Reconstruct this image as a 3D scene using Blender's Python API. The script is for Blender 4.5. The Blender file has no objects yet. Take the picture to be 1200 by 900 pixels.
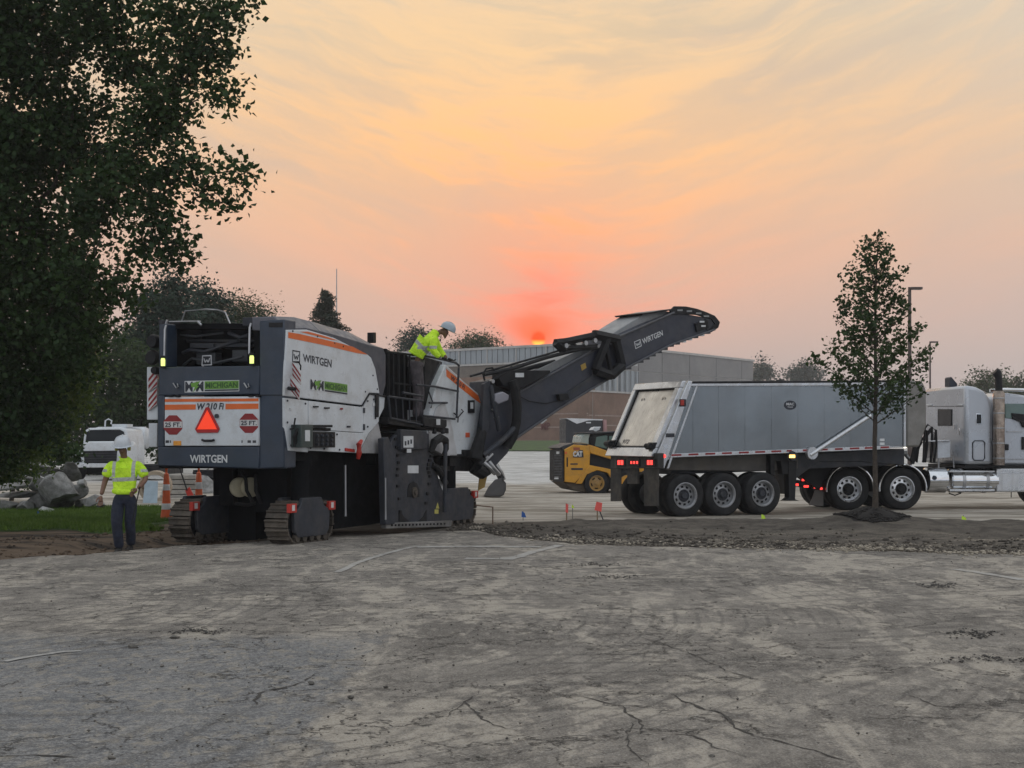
import bpy, bmesh, math, random
import numpy as np
from mathutils import Vector, Matrix
from math import sin, cos, pi, radians as R
rnd = random.Random(7)
SC = bpy.context.scene
COL = SC.collection

# ------------------------------------------------------------------ camera
CAMH, HOR, F = 1.7, 514.0, 1800.0          # eye height, horizon row and focal length in pixels of a 1200 px wide picture
cam_d = bpy.data.cameras.new('camera')
cam_d.sensor_width = 36; cam_d.lens = 54; cam_d.shift_y = (HOR-450)/1200
cam_d.clip_end = 6000; cam_d.clip_start = 0.1
cam = bpy.data.objects.new('camera', cam_d); COL.objects.link(cam)
cam.location = (0, 0, CAMH); cam.rotation_euler = (R(90), 0, 0)
SC.camera = cam
SC.view_settings.view_transform = 'Standard'; SC.view_settings.look = 'None'
SC.view_settings.gamma = 1; SC.view_settings.exposure = 0.50
SC.cycles.volume_bounces = 0; SC.cycles.max_bounces = 5; SC.cycles.transparent_max_bounces = 8
SC.cycles.volume_step_rate = 5

# ------------------------------------------------------------------ sky: hazy sunset
SUN_AZ, SUN_EL = R(0.98), R(3.72)
def srgb(r, g, b):
    f = lambda c: (c/255/12.92) if c/255 <= 0.04045 else ((c/255+0.055)/1.055)**2.4
    return (f(r), f(g), f(b), 1)
W = bpy.data.worlds.new('World'); SC.world = W; W.use_nodes = True
nt = W.node_tree; nt.nodes.clear()
class NT:
    """small helper round a node tree"""
    def __init__(s, t): s.t = t
    def n(s, typ, **kw):
        nd = s.t.nodes.new(typ)
        for k, v in kw.items(): setattr(nd, k, v)
        return nd
    def link(s, a, b): s.t.links.new(a, b)
    def put(s, sock, v):
        if hasattr(v, 'is_output') or isinstance(v, bpy.types.NodeSocket): s.t.links.new(v, sock)
        else: sock.default_value = v
    def m(s, op, a, b=None, c=None, clamp=False):
        nd = s.n('ShaderNodeMath', operation=op); nd.use_clamp = clamp
        s.put(nd.inputs[0], a)
        if b is not None: s.put(nd.inputs[1], b)
        if c is not None: s.put(nd.inputs[2], c)
        return nd.outputs[0]
    def mix(s, fac, a, b, blend='MIX'):
        nd = s.n('ShaderNodeMix', data_type='RGBA', blend_type=blend)
        s.put(nd.inputs[0], fac); s.put(nd.inputs[6], a); s.put(nd.inputs[7], b)
        return nd.outputs[2]
    def ramp(s, fac, stops, interp='LINEAR'):
        nd = s.n('ShaderNodeValToRGB'); cr = nd.color_ramp; cr.interpolation = interp
        while len(cr.elements) < len(stops): cr.elements.new(0.5)
        for e, (p, c) in zip(cr.elements, stops):
            e.position = p; e.color = c if not isinstance(c, (int, float)) else (c, c, c, 1)
        s.put(nd.inputs[0], fac)
        return nd.outputs[0]
    def noise(s, vec, scale, detail=4, rough=0.55, dist=0.0):
        nd = s.n('ShaderNodeTexNoise'); s.put(nd.inputs['Vector'], vec)
        nd.inputs['Scale'].default_value = scale; nd.inputs['Detail'].default_value = detail
        nd.inputs['Roughness'].default_value = rough; nd.inputs['Distortion'].default_value = dist
        return nd.outputs['Fac']
    def comb(s, x, y, z):
        nd = s.n('ShaderNodeCombineXYZ'); s.put(nd.inputs[0], x); s.put(nd.inputs[1], y); s.put(nd.inputs[2], z)
        return nd.outputs[0]
    def mrange(s, v, a, b, c=0.0, d=1.0, smooth=True):
        nd = s.n('ShaderNodeMapRange'); nd.interpolation_type = 'SMOOTHSTEP' if smooth else 'LINEAR'
        s.put(nd.inputs[0], v); nd.inputs[1].default_value = a; nd.inputs[2].default_value = b
        nd.inputs[3].default_value = c; nd.inputs[4].default_value = d
        return nd.outputs[0]
w = NT(nt)
tc = w.n('ShaderNodeTexCoord'); sep = w.n('ShaderNodeSeparateXYZ'); w.link(tc.outputs['Generated'], sep.inputs[0])
X, Y, Z = sep.outputs
az = w.m('ARCTAN2', X, Y)                                   # 0 towards the sun side, radians
el = w.m('ARCSINE', Z)
eln = w.m('DIVIDE', w.m('MAXIMUM', el, 0.0), pi/2)          # 0..1
D = lambda deg: deg/90
front = w.ramp(eln, [(0.0, srgb(174,164,162)), (D(2.6), srgb(179,165,161)), (D(4.5), srgb(196,168,157)), (D(7), srgb(212,172,150)),
                     (D(10.5), srgb(218,182,150)), (D(15), srgb(206,187,160)), (D(24), srgb(226,214,196)), (D(45), srgb(234,236,238)), (D(90), srgb(228,235,242))])
side = w.ramp(eln, [(0.0, srgb(180,175,174)), (D(5), srgb(192,180,174)), (D(11), srgb(206,192,176)), (D(18), srgb(212,208,200)), (D(45), srgb(224,228,232)), (D(90), srgb(220,227,234))])
back = w.ramp(eln, [(0.0, srgb(196,208,222)), (D(12), srgb(212,221,232)), (D(45), srgb(220,227,236)), (D(90), srgb(220,227,234))])
aaz = w.m('ABSOLUTE', w.m('SUBTRACT', az, SUN_AZ))
base = w.mix(w.mrange(aaz, 0.0, 0.62), front, side)
base = w.mix(w.mrange(aaz, 0.8, 2.2), base, back)
# cirrus: bands that fan up to both sides of the sun column
du = w.m('SUBTRACT', az, R(2.5))
fan = w.m('SQRT', w.m('ADD', w.m('MULTIPLY', du, du), 0.006))
slope = w.m('MULTIPLY', fan, -0.34)
wv = w.m('ADD', el, slope)
warp = w.noise(w.comb(w.m('MULTIPLY', az, 3.0), w.m('MULTIPLY', el, 5.0), 0.3), 1.6, 3)
wv2 = w.m('ADD', wv, w.m('MULTIPLY', w.m('SUBTRACT', warp, 0.5), 0.05))
st1 = w.noise(w.comb(w.m('MULTIPLY', az, 4.2), w.m('MULTIPLY', wv2, 17.0), 3.1), 1.5, 8, 0.6, 0.5)
st2 = w.noise(w.comb(w.m('MULTIPLY', az, 7.0), w.m('MULTIPLY', wv2, 42.0), 4.2), 1.7, 6, 0.62, 0.5)
big = w.noise(w.comb(w.m('MULTIPLY', az, 2.6), w.m('MULTIPLY', el, 7.0), 8.9), 1.3, 4)
streak = w.m('ADD', w.m('MULTIPLY', st1, 0.58), w.m('MULTIPLY', st2, 0.42))
cl = w.mrange(streak, 0.43, 0.62)
# how strongly clouds are lit: a plume above the sun, widening upwards
plw = w.m('ADD', 0.035, w.m('MULTIPLY', w.m('MAXIMUM', w.m('SUBTRACT', el, 0.05), 0.0), 0.95))
pl = w.m('DIVIDE', w.m('SUBTRACT', az, w.m('SUBTRACT', 0.035, w.m('MULTIPLY', w.m('SUBTRACT', el, 0.065), 0.28))), plw)
plume = w.m('EXPONENT', w.m('MULTIPLY', w.m('MULTIPLY', pl, pl), -1.0))
plume = w.m('MULTIPLY', plume, w.mrange(el, 0.02, 0.07))
plume = w.m('MULTIPLY', plume, w.m('SUBTRACT', 1.0, w.mrange(el, 0.20, 0.5)))
ccol = w.ramp(eln, [(D(2), srgb(250,135,120)), (D(5), srgb(248,150,125)), (D(7.5), srgb(250,172,122)), (D(10.5), srgb(252,190,128)), (D(14), srgb(238,200,152)), (D(30), srgb(222,212,190)), (1.0, srgb(200,205,205))])
ccols = w.ramp(eln, [(D(2), srgb(192,168,162)), (D(7), srgb(220,178,155)), (D(12), srgb(232,196,158)), (D(20), srgb(228,208,184)), (D(45), srgb(200,203,200)), (1.0, srgb(185,195,203))])
base = w.mix(w.m('MULTIPLY', cl, w.m('MULTIPLY', w.mrange(el, 0.03, 0.16), 0.62)), base, ccols)
lit = w.m('MULTIPLY', plume, w.m('ADD', 0.15, w.m('MULTIPLY', cl, 0.80)))
base = w.mix(w.m('MULTIPLY', lit, 0.95, clamp=True), base, ccol)
# grey gaps between the bands
dark = w.m('MULTIPLY', w.mrange(w.m('ADD', w.m('MULTIPLY', big, 0.5), w.m('MULTIPLY', st1, 0.5)), 0.50, 0.38), w.mrange(el, 0.05, 0.14))
base = w.mix(w.m('MULTIPLY', dark, 0.34), base, srgb(182,172,166))
# red glow and sun disc
sd = Vector((sin(SUN_AZ)*cos(SUN_EL), cos(SUN_AZ)*cos(SUN_EL), sin(SUN_EL)))
def glow(cx, cel, sx, sy):
    a = w.m('DIVIDE', w.m('SUBTRACT', az, cx), sx); b = w.m('DIVIDE', w.m('SUBTRACT', el, cel), sy)
    return w.m('EXPONENT', w.m('MULTIPLY', w.m('ADD', w.m('MULTIPLY', a, a), w.m('MULTIPLY', b, b)), -1.0))
base = w.mix(w.m('MULTIPLY', glow(SUN_AZ, SUN_EL+0.03, 0.06, 0.06), 0.30), base, srgb(236,135,118))
redst = w.m('MULTIPLY', glow(SUN_AZ+0.003, SUN_EL+0.024, 0.024, 0.019), w.mrange(st2, 0.36, 0.64))
base = w.mix(w.m('MULTIPLY', redst, 0.70), base, srgb(255,120,104))
base = w.mix(w.m('MULTIPLY', glow(SUN_AZ-0.002, SUN_EL+0.007, 0.0170, 0.0115), 1.25, clamp=True), base, srgb(255,118,92))
dx = w.m('SUBTRACT', az, SUN_AZ); dy = w.m('SUBTRACT', el, SUN_EL)
rad = w.m('SQRT', w.m('ADD', w.m('MULTIPLY', dx, dx), w.m('MULTIPLY', dy, dy)))
disc = w.m('MULTIPLY', w.mrange(rad, 0.0058, 0.0030), 0.95)
sunc = w.mix(w.mrange(dy, 0.000, -0.0035), (1.0, 0.055, 0.006, 1), (1.8, 0.75, 0.10, 1))
base = w.mix(w.m('MULTIPLY', glow(SUN_AZ, SUN_EL+0.001, 0.0085, 0.0075), 0.85), base, (1.0, 0.13, 0.05, 1))
base = w.mix(disc, base, sunc)
# faint physical sky on top
nis = w.n('ShaderNodeTexSky', sky_type='NISHITA'); nis.sun_disc = False
nis.sun_elevation = SUN_EL; nis.sun_rotation = SUN_AZ; nis.dust_density = 6.0; nis.air_density = 1.5
nis.altitude = 200
b1 = w.n('ShaderNodeBackground'); w.put(b1.inputs[0], base); b1.inputs[1].default_value = 0.79
b2 = w.n('ShaderNodeBackground'); w.link(nis.outputs[0], b2.inputs[0]); b2.inputs[1].default_value = 0.003
ad = w.n('ShaderNodeAddShader'); w.link(b1.outputs[0], ad.inputs[0]); w.link(b2.outputs[0], ad.inputs[1])
wo = w.n('ShaderNodeOutputWorld'); w.link(ad.outputs[0], wo.inputs[0])

sl = bpy.data.lights.new('sun', 'SUN'); sl.energy = 0.35; sl.angle = R(2.0); sl.color = (1.0, 0.42, 0.2)
so = bpy.data.objects.new('sun', sl); COL.objects.link(so)
so.rotation_euler = (-sd).to_track_quat('-Z', 'Y').to_euler()

# ------------------------------------------------------------------ object helpers
ORG = {}
def tag(o, label=None, cat=None, group=None, kind=None):
    if label: o['label'] = label
    if cat: o['category'] = cat
    if group: o['group'] = group
    if kind: o['kind'] = kind
    return o
def thing(name, loc, label, cat, group=None):
    o = bpy.data.objects.new(name, None); o.empty_display_size = 0.3
    COL.objects.link(o); o.location = loc; ORG[o.name] = Vector(loc)
    return tag(o, label, cat, group)
def copy_tree(o, parent=None):
    c = o.copy(); COL.objects.link(c)
    if parent is not None: c.parent = parent
    for ch in list(o.children): copy_tree(ch, c)
    return c

class MB:
    """collects shapes, then becomes ONE mesh object"""
    def __init__(s): s.v = []; s.f = []; s.mi = []; s.cur = 0
    def add(s, vs, fs):
        b = len(s.v); s.v.extend(tuple(v) for v in vs)
        for f in fs: s.f.append(tuple(b+i for i in f)); s.mi.append(s.cur)
    def box(s, c, d, M=None):
        hx, hy, hz = d[0]/2, d[1]/2, d[2]/2
        vs = [Vector((x, y, z)) for x in (-hx, hx) for y in (-hy, hy) for z in (-hz, hz)]
        if M is not None: vs = [M @ v for v in vs]
        c = Vector(c)
        s.add([v+c for v in vs], [(0,1,3,2), (4,6,7,5), (0,4,5,1), (2,3,7,6), (0,2,6,4), (1,5,7,3)])
        return s
    def loft(s, rings, cap=True, closed=True):
        n = len(rings[0]); b = len(s.v); vs = [v for r in rings for v in r]; fs = []
        for i in range(len(rings)-1):
            for j in range(n if closed else n-1):
                k = (j+1) % n
                fs.append((i*n+j, i*n+k, (i+1)*n+k, (i+1)*n+j))
        if cap and closed:
            fs.append(tuple(range(n-1, -1, -1))); fs.append(tuple((len(rings)-1)*n+j for j in range(n)))
        s.add(vs, fs); return s
    def tube(s, pts, r, seg=8, cap=True):
        pts = [Vector(p) for p in pts]; rings = []
        rr = r if isinstance(r, (list, tuple)) else [r]*len(pts)
        up = None
        for i, p in enumerate(pts):
            a = pts[max(i-1, 0)]; b = pts[min(i+1, len(pts)-1)]; d = (b-a)
            d = d.normalized() if d.length > 1e-9 else Vector((0, 0, 1))
            if up is None:
                up = Vector((0, 0, 1)) if abs(d.z) < 0.9 else Vector((1, 0, 0))
            x = d.cross(up)
            if x.length < 1e-6: x = d.cross(Vector((0.3, 1, 0.2)))
            x.normalize(); y = d.cross(x).normalized(); up = -y if False else up
            rings.append([p + (x*cos(2*pi*k/seg) + y*sin(2*pi*k/seg))*rr[i] for k in range(seg)])
        return s.loft(rings, cap)
    def cyl(s, a, b, r, seg=16): return s.tube([a, b], r, seg)
    def lathe(s, c, axis, prof, seg=28, cap=False):
        """prof: list of (r, t), t along the axis"""
        axis = Vector(axis).normalized(); up = Vector((0, 0, 1)) if abs(axis.z) < 0.9 else Vector((1, 0, 0))
        x = axis.cross(up).normalized(); y = axis.cross(x).normalized(); c = Vector(c)
        rings = [[c + axis*t + (x*cos(2*pi*k/seg)+y*sin(2*pi*k/seg))*max(r, 1e-4) for k in range(seg)] for r, t in prof]
        return s.loft(rings, cap)
    def prism(s, front, back):
        n = len(front)
        s.add(list(front)+list(back), [tuple(range(n)), tuple(range(2*n-1, n-1, -1))] + [(i, i+n, (i+1) % n+n, (i+1) % n) for i in range(n)])
        return s
    def build(s, name, mats, parent=None, bevel=0.0, smooth=35, org=None, seg=2, label=None):
        o0 = Vector(org) if org is not None else (ORG.get(parent.name, Vector()) if parent else Vector())
        me = bpy.data.meshes.new(name)
        me.from_pydata([tuple(Vector(v)-o0) for v in s.v], [], s.f)
        for m in (mats if isinstance(mats, (list, tuple)) else [mats]): me.materials.append(m)
        if max(s.mi, default=0): me.polygons.foreach_set('material_index', s.mi)
        bm = bmesh.new(); bm.from_mesh(me); bmesh.ops.recalc_face_normals(bm, faces=bm.faces); bm.to_mesh(me); bm.free()
        if smooth:
            me.polygons.foreach_set('use_smooth', [True]*len(me.polygons)); me.set_sharp_from_angle(angle=R(smooth))
        me.update()
        o = bpy.data.objects.new(name, me); COL.objects.link(o)
        if parent: o.parent = parent; ORG[o.name] = o0
        else: o.location = o0; ORG[o.name] = o0
        if bevel:
            bv = o.modifiers.new('bevel', 'BEVEL'); bv.width = bevel; bv.segments = seg; bv.limit_method = 'ANGLE'; bv.angle_limit = R(40)
            bv.harden_normals = False
        if label: o['label'] = label
        return o
def fast_mesh(name, V, Fq, mat, parent=None, org=(0, 0, 0), smooth=False):
    """numpy verts, equal-sized faces"""
    V = np.asarray(V, np.float32) - np.asarray(org, np.float32); Fq = np.asarray(Fq, np.int32); k = Fq.shape[1]
    me = bpy.data.meshes.new(name); me.vertices.add(len(V)); me.vertices.foreach_set('co', V.ravel())
    me.loops.add(Fq.size); me.loops.foreach_set('vertex_index', Fq.ravel())
    me.polygons.add(len(Fq)); me.polygons.foreach_set('loop_start', np.arange(0, Fq.size, k, dtype=np.int32))
    if smooth: me.polygons.foreach_set('use_smooth', [True]*len(Fq))
    me.update(calc_edges=True)
    for m in (mat if isinstance(mat, (list, tuple)) else [mat]): me.materials.append(m)
    o = bpy.data.objects.new(name, me); COL.objects.link(o)
    if parent: o.parent = parent
    return o

class Plane:
    """a vertical plane standing in the place; turns a row and column seen from the photographer's spot into a point on it"""
    def __init__(s, ox, oy, th): s.o = Vector((ox, oy)); s.c = cos(th); s.s = sin(th); s.th = th
    def at(s, px, py, n=0.0):
        k = (px-600)/F; ox = s.o.x - s.s*n; oy = s.o.y + s.c*n
        t = (k*oy-ox)/(s.c-k*s.s); y = oy+t*s.s
        return Vector((ox+t*s.c, y, CAMH+(HOR-py)/F*y))
    def st(s, t, z, n=0.0): return Vector((s.o.x+t*s.c-s.s*n, s.o.y+t*s.s+s.c*n, z))
    def nv(s): return Vector((-s.s, s.c, 0))
    def uv(s): return Vector((s.c, s.s, 0))
    def prism(s, mb, poly, n0, depth):
        fr = [s.at(x, y, n0) for x, y in poly]; mb.prism(fr, [p+s.nv()*depth for p in fr]); return mb
    def rect(s, mb, x0, y0, x1, y1, n0, depth): return s.prism(mb, [(x0, y0), (x1, y0), (x1, y1), (x0, y1)], n0, depth)
    def tube(s, mb, pts, r, seg=8): return mb.tube([s.at(*p) for p in pts], r, seg)
    def poly(s, mb, poly, n0):
        mb.add([s.at(x, y, n0) for x, y in poly], [tuple(range(len(poly)))]); return mb
def gp(px, Y, z=0.0): return Vector(((px-600)/F*Y, Y, z))
def gy(py, z=0.0): return (CAMH-z)*F/(py-HOR)

_tc = {}
def text_mesh(s_, bold=0.012, shear=0.0):
    key = (s_, bold, shear)
    if key in _tc: return _tc[key]
    cu = bpy.data.curves.new('lettering', 'FONT'); cu.body = s_; cu.size = 1; cu.offset = bold; cu.shear = shear; cu.resolution_u = 3
    o = bpy.data.objects.new('lettering', cu); COL.objects.link(o)
    dg = bpy.context.evaluated_depsgraph_get(); me = bpy.data.meshes.new_from_object(o.evaluated_get(dg))
    vs = [v.co.copy() for v in me.vertices]; fs = [tuple(p.vertices) for p in me.polygons]
    bpy.data.objects.remove(o); bpy.data.curves.remove(cu); bpy.data.meshes.remove(me)
    x0 = min(v.x for v in vs); x1 = max(v.x for v in vs); y0 = min(v.y for v in vs); y1 = max(v.y for v in vs)
    _tc[key] = ([((v.x-x0)/(x1-x0), (v.y-y0)/(y1-y0)) for v in vs], fs); return _tc[key]
def text_on(P, mb, string, TL, TR, BR, BL, n, bold=0.012, shear=0.0):
    vs, fs = text_mesh(string, bold, shear)
    a, b, c, d = (P.at(*q, n) for q in (TL, TR, BR, BL))
    out = []
    for u, v in vs:
        out.append((d*(1-u)+c*u)*(1-v)+(a*(1-u)+b*u)*v)
    mb.add(out, fs); return mb

# ------------------------------------------------------------------ materials
def mat(name, col, rough=0.6, metal=0.0, var=0.12, vscale=3.0, dirt=0.0, dirtcol=(0.12, 0.105, 0.085, 1), bump=0.0, bscale=40, streak=False, spec=0.5, emit=None, emitc=None, rvar=0.12, coat=0.0):
    m = bpy.data.materials.new(name); m.use_nodes = True; t = NT(m.node_tree); b = t.t.nodes['Principled BSDF']
    col = tuple(col)[:3]+(1,)
    geo = t.n('ShaderNodeNewGeometry'); pos = geo.outputs['Position']
    n1 = t.noise(pos, vscale, 6, 0.6)
    c = t.mix(t.mrange(n1, 0.3, 0.7), tuple(x*(1-var) for x in col[:3])+(1,), tuple(min(1, x*(1+var)) for x in col[:3])+(1,))
    if dirt:
        vec = pos
        if streak:
            mp = t.n('ShaderNodeMapping'); t.link(pos, mp.inputs[0]); mp.inputs['Scale'].default_value = (6, 6, 0.5); vec = mp.outputs[0]
        n2 = t.noise(vec, 2.2, 8, 0.68)
        n3 = t.noise(pos, 30, 3, 0.6)
        fac = t.m('MULTIPLY', t.mrange(t.m('ADD', t.m('MULTIPLY', n2, 0.8), t.m('MULTIPLY', n3, 0.2)), 0.44, 0.66), dirt)
        c = t.mix(fac, c, dirtcol)
    t.put(b.inputs['Base Color'], c)
    b.inputs['Metallic'].default_value = metal; b.inputs['Specular IOR Level'].default_value = spec
    if coat: b.inputs['Coat Weight'].default_value = coat; b.inputs['Coat Roughness'].default_value = 0.15
    t.put(b.inputs['Roughness'], t.mrange(t.noise(pos, vscale*2.3, 5), 0.3, 0.7, max(0.02, rough-rvar), min(1, rough+rvar)))
    if bump:
        bp = t.n('ShaderNodeBump'); bp.inputs['Strength'].default_value = bump; bp.inputs['Distance'].default_value = 0.02
        t.put(bp.inputs['Height'], t.noise(pos, bscale, 5, 0.65)); t.link(bp.outputs[0], b.inputs['Normal'])
    if emit:
        b.inputs['Emission Color'].default_value = emitc or col; b.inputs['Emission Strength'].default_value = emit
    return m
M = {}
M['white'] = mat('white_paint', (0.60, 0.64, 0.68), 0.38, var=0.05, dirt=0.42, dirtcol=(0.36, 0.34, 0.31, 1), coat=0.3)
M['slate'] = mat('slate_blue_paint', (0.016, 0.030, 0.055), 0.42, var=0.15, dirt=0.3, dirtcol=(0.05, 0.055, 0.065, 1), coat=0.2)
M['grey'] = mat('grey_hood_paint', (0.105, 0.11, 0.135), 0.45, var=0.1, dirt=0.3, dirtcol=(0.16, 0.155, 0.155, 1))
M['dgrey'] = mat('dark_frame_paint', (0.030, 0.035, 0.047), 0.55, var=0.2, dirt=0.45, dirtcol=(0.085, 0.08, 0.075, 1), bump=0.15, spec=0.35)
M['black'] = mat('black_steel', (0.008, 0.009, 0.012), 0.6, var=0.3, dirt=0.22, dirtcol=(0.035, 0.033, 0.03, 1), spec=0.3)
M['deep'] = mat('shade_black', (0.006, 0.007, 0.009), 0.9, var=0.3, spec=0.12)  # dull black with the shade of recesses and underside put into its colour
M['rubber'] = mat('rubber', (0.011, 0.012, 0.014), 0.75, var=0.25, dirt=0.3, dirtcol=(0.05, 0.047, 0.043, 1), bump=0.2, bscale=60, spec=0.3)
M['track'] = mat('worn_track_steel', (0.065, 0.055, 0.045), 0.7, metal=0.2, var=0.4, dirt=0.7, dirtcol=(0.15, 0.125, 0.10, 1), bump=0.5)
M['steel'] = mat('galvanised_steel', (0.42, 0.43, 0.45), 0.4, metal=0.85, var=0.12, dirt=0.2)
M['chrome'] = mat('chrome', (0.75, 0.77, 0.80), 0.14, metal=1.0, var=0.05, dirt=0.15, rvar=0.06)
M['alu'] = mat('aluminium', (0.62, 0.64, 0.67), 0.34, metal=0.9, var=0.06, dirt=0.28, dirtcol=(0.30, 0.29, 0.27, 1), streak=True)
M['orange'] = mat('orange_stripe', (0.72, 0.14, 0.02), 0.45, var=0.06, dirt=0.2, dirtcol=(0.4, 0.14, 0.06, 1))
M['red'] = mat('red_paint', (0.45, 0.025, 0.015), 0.45, var=0.1, dirt=0.2)
M['dkred'] = mat('dark_red_print', (0.24, 0.012, 0.015), 0.5, var=0.08)
M['fluor'] = mat('fluorescent_orange_red', (0.95, 0.06, 0.02), 0.5, var=0.04, emit=0.35, emitc=(1, 0.05, 0.01, 1))
M['print'] = mat('dark_print', (0.02, 0.025, 0.04), 0.5)
M['wprint'] = mat('white_print', (0.62, 0.64, 0.66), 0.5)
M['green'] = mat('green_print', (0.13, 0.30, 0.04), 0.5, var=0.15)
M['dgreen'] = mat('dark_green_print', (0.03, 0.09, 0.02), 0.5, var=0.15)
M['amber'] = mat('amber_lens', (0.8, 0.33, 0.03), 0.3)
M['label'] = mat('pale_sticker', (0.6, 0.62, 0.64), 0.5, var=0.1)
M['beacon'] = mat('beacon_lens', (0.7, 0.8, 0.2), 0.3, emit=0.8, emitc=(0.75, 0.9, 0.25, 1))
M['taillight'] = mat('lit_tail_lamp', (0.8, 0.03, 0.02), 0.3, emit=1.6, emitc=(1, 0.05, 0.04, 1))
M['amberlit'] = mat('lit_amber_lamp', (0.9, 0.4, 0.05), 0.3, emit=2.5, emitc=(1, 0.6, 0.15, 1))
M['yellow'] = mat('machine_yellow', (0.62, 0.30, 0.025), 0.42, var=0.08, dirt=0.45, dirtcol=(0.28, 0.18, 0.08, 1))
M['silverp'] = mat('silver_truck_paint', (0.47, 0.50, 0.55), 0.30, metal=0.35, var=0.03, vscale=.7, coat=0.5)
M['glass'] = mat('dark_glass', (0.006, 0.008, 0.01), 0.10, spec=0.25, var=0.1, rvar=0.04)
M['glassg'] = mat('greenish_glass', (0.10, 0.16, 0.14), 0.10, spec=0.8, var=0.1, rvar=0.04)
M['mud'] = mat('mud_flap', (0.03, 0.03, 0.03), 0.8, var=0.3, dirt=0.5)
M['gate'] = mat('tailgate_aluminium', (0.60, 0.585, 0.55), 0.36, metal=0.85, var=0.06, vscale=1, dirt=0.45, dirtcol=(0.34, 0.32, 0.29, 1), streak=True)
M['bark'] = mat('bark', (0.06, 0.048, 0.038), 0.9, var=0.35, vscale=12, bump=0.8, bscale=50)
M['coneo'] = mat('cone_orange', (0.72, 0.12, 0.03), 0.55, var=0.1, dirt=0.35, dirtcol=(0.3, 0.12, 0.07, 1))
M['conew'] = mat('cone_white_band', (0.6, 0.6, 0.6), 0.5, var=0.1, dirt=0.35)
M['concrete'] = mat('pale_concrete', (0.36, 0.34, 0.31), 0.9, var=0.2, vscale=5, dirt=0.5, dirtcol=(0.16, 0.15, 0.13, 1), bump=0.5)
M['rock'] = mat('broken_concrete', (0.27, 0.27, 0.265), 0.92, var=0.35, vscale=6, dirt=0.6, dirtcol=(0.08, 0.075, 0.065, 1), bump=0.9, bscale=25)
# ------------------------------------------------------------------ terrain
def sstep(a, b, x):
    t = np.clip((x-a)/(b-a), 0, 1); return t*t*(3-2*t)
_rs = np.random.RandomState(11)
_lat = _rs.rand(256, 256)
def vnoise(x, y):
    xi = np.floor(x).astype(int); yi = np.floor(y).astype(int); fx = x-xi; fy = y-yi
    fx = fx*fx*(3-2*fx); fy = fy*fy*(3-2*fy); a = lambda i, j: _lat[(xi+i) % 256, (yi+j) % 256]
    return (a(0, 0)*(1-fx)+a(1, 0)*fx)*(1-fy)+(a(0, 1)*(1-fx)+a(1, 1)*fx)*fy
def fbm(x, y, o=4):
    s = 0; am = 0.5
    for i in range(o): s = s+am*vnoise(x*2**i+17.3*i, y*2**i+5.1*i); am *= 0.5
    return s
EDGE_X = np.array([-60, -13, -7.1, -5.1, -2.5, -0.65, -0.2, 1.0, 7.5, 30, 60.0])
EDGE_Y = np.array([9.0, 18.6, 21.3, 24.3, 27.0, 28.6, 26.6, 24.6, 22.4, 21.2, 20.0])
def lot_edge(x): return np.interp(x, EDGE_X, EDGE_Y)
def hgt(x, y):
    x = np.asarray(x, float); y = np.asarray(y, float)
    z = np.zeros(np.broadcast(x, y).shape)
    e = lot_edge(x); d = y-e
    # bank of dirt right of the machine
    ridge = np.exp(-((y-(28.7-0.02*x))/2.0)**2)*sstep(-0.9, 1.8, x)*(0.10+0.15*fbm(x*0.5, y*0.9))
    ridge *= sstep(0.0, 1.2, d)
    z += ridge
    z += 0.15*np.exp(-(((x-6.63)/0.85)**2+((y-28.1)/0.8)**2))
    rough = (fbm(x*1.7+3, y*2.1)-0.45)*0.10*sstep(0.1, 0.8, d)*sstep(33, 30, y)*sstep(-1.5, 0.5, x)
    z += rough + (fbm(x*5, y*6)-0.45)*0.05*sstep(0.1, 0.5, d)*sstep(31, 28.5, y)*sstep(-1.5, 0.2, x)
    # trench and dirt shoulder at the left
    left = sstep(-4.0, -5.5, x)
    z -= 0.10*left*sstep(0.0, 0.35, d)*sstep(3.6, 2.2, d)
    z += left*sstep(0.1, 0.5, d)*(fbm(x*2, y*6)-0.45)*0.10*sstep(6, 3, d)
    z += 0.05*left*sstep(2.6, 3.4, d)
    # far site and rise to the school
    z += 1.50*sstep(62, 122, y)
    z += (fbm(x*0.4, y*0.35)-0.45)*0.16*sstep(33, 45, y)*sstep(110, 80, y)
    z -= 0.02*(1-sstep(-0.05, 0.05, d))
    return z
def hz(x, y): return float(hgt(np.array([x]), np.array([y]))[0])
def grid(name, xs, ys, zf, mats, kind='structure'):
    XX, YY = np.meshgrid(xs, ys); ZZ = zf(XX, YY); nx, ny = len(xs), len(ys)
    V = np.stack([XX.ravel(), YY.ravel(), ZZ.ravel()], 1)
    i = np.arange(nx-1)[None, :]+np.arange(ny-1)[:, None]*nx; i = i.ravel()
    o = fast_mesh(name, V, np.stack([i, i+1, i+nx+1, i+nx], 1), mats, smooth=True); o['kind'] = kind; return o
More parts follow.
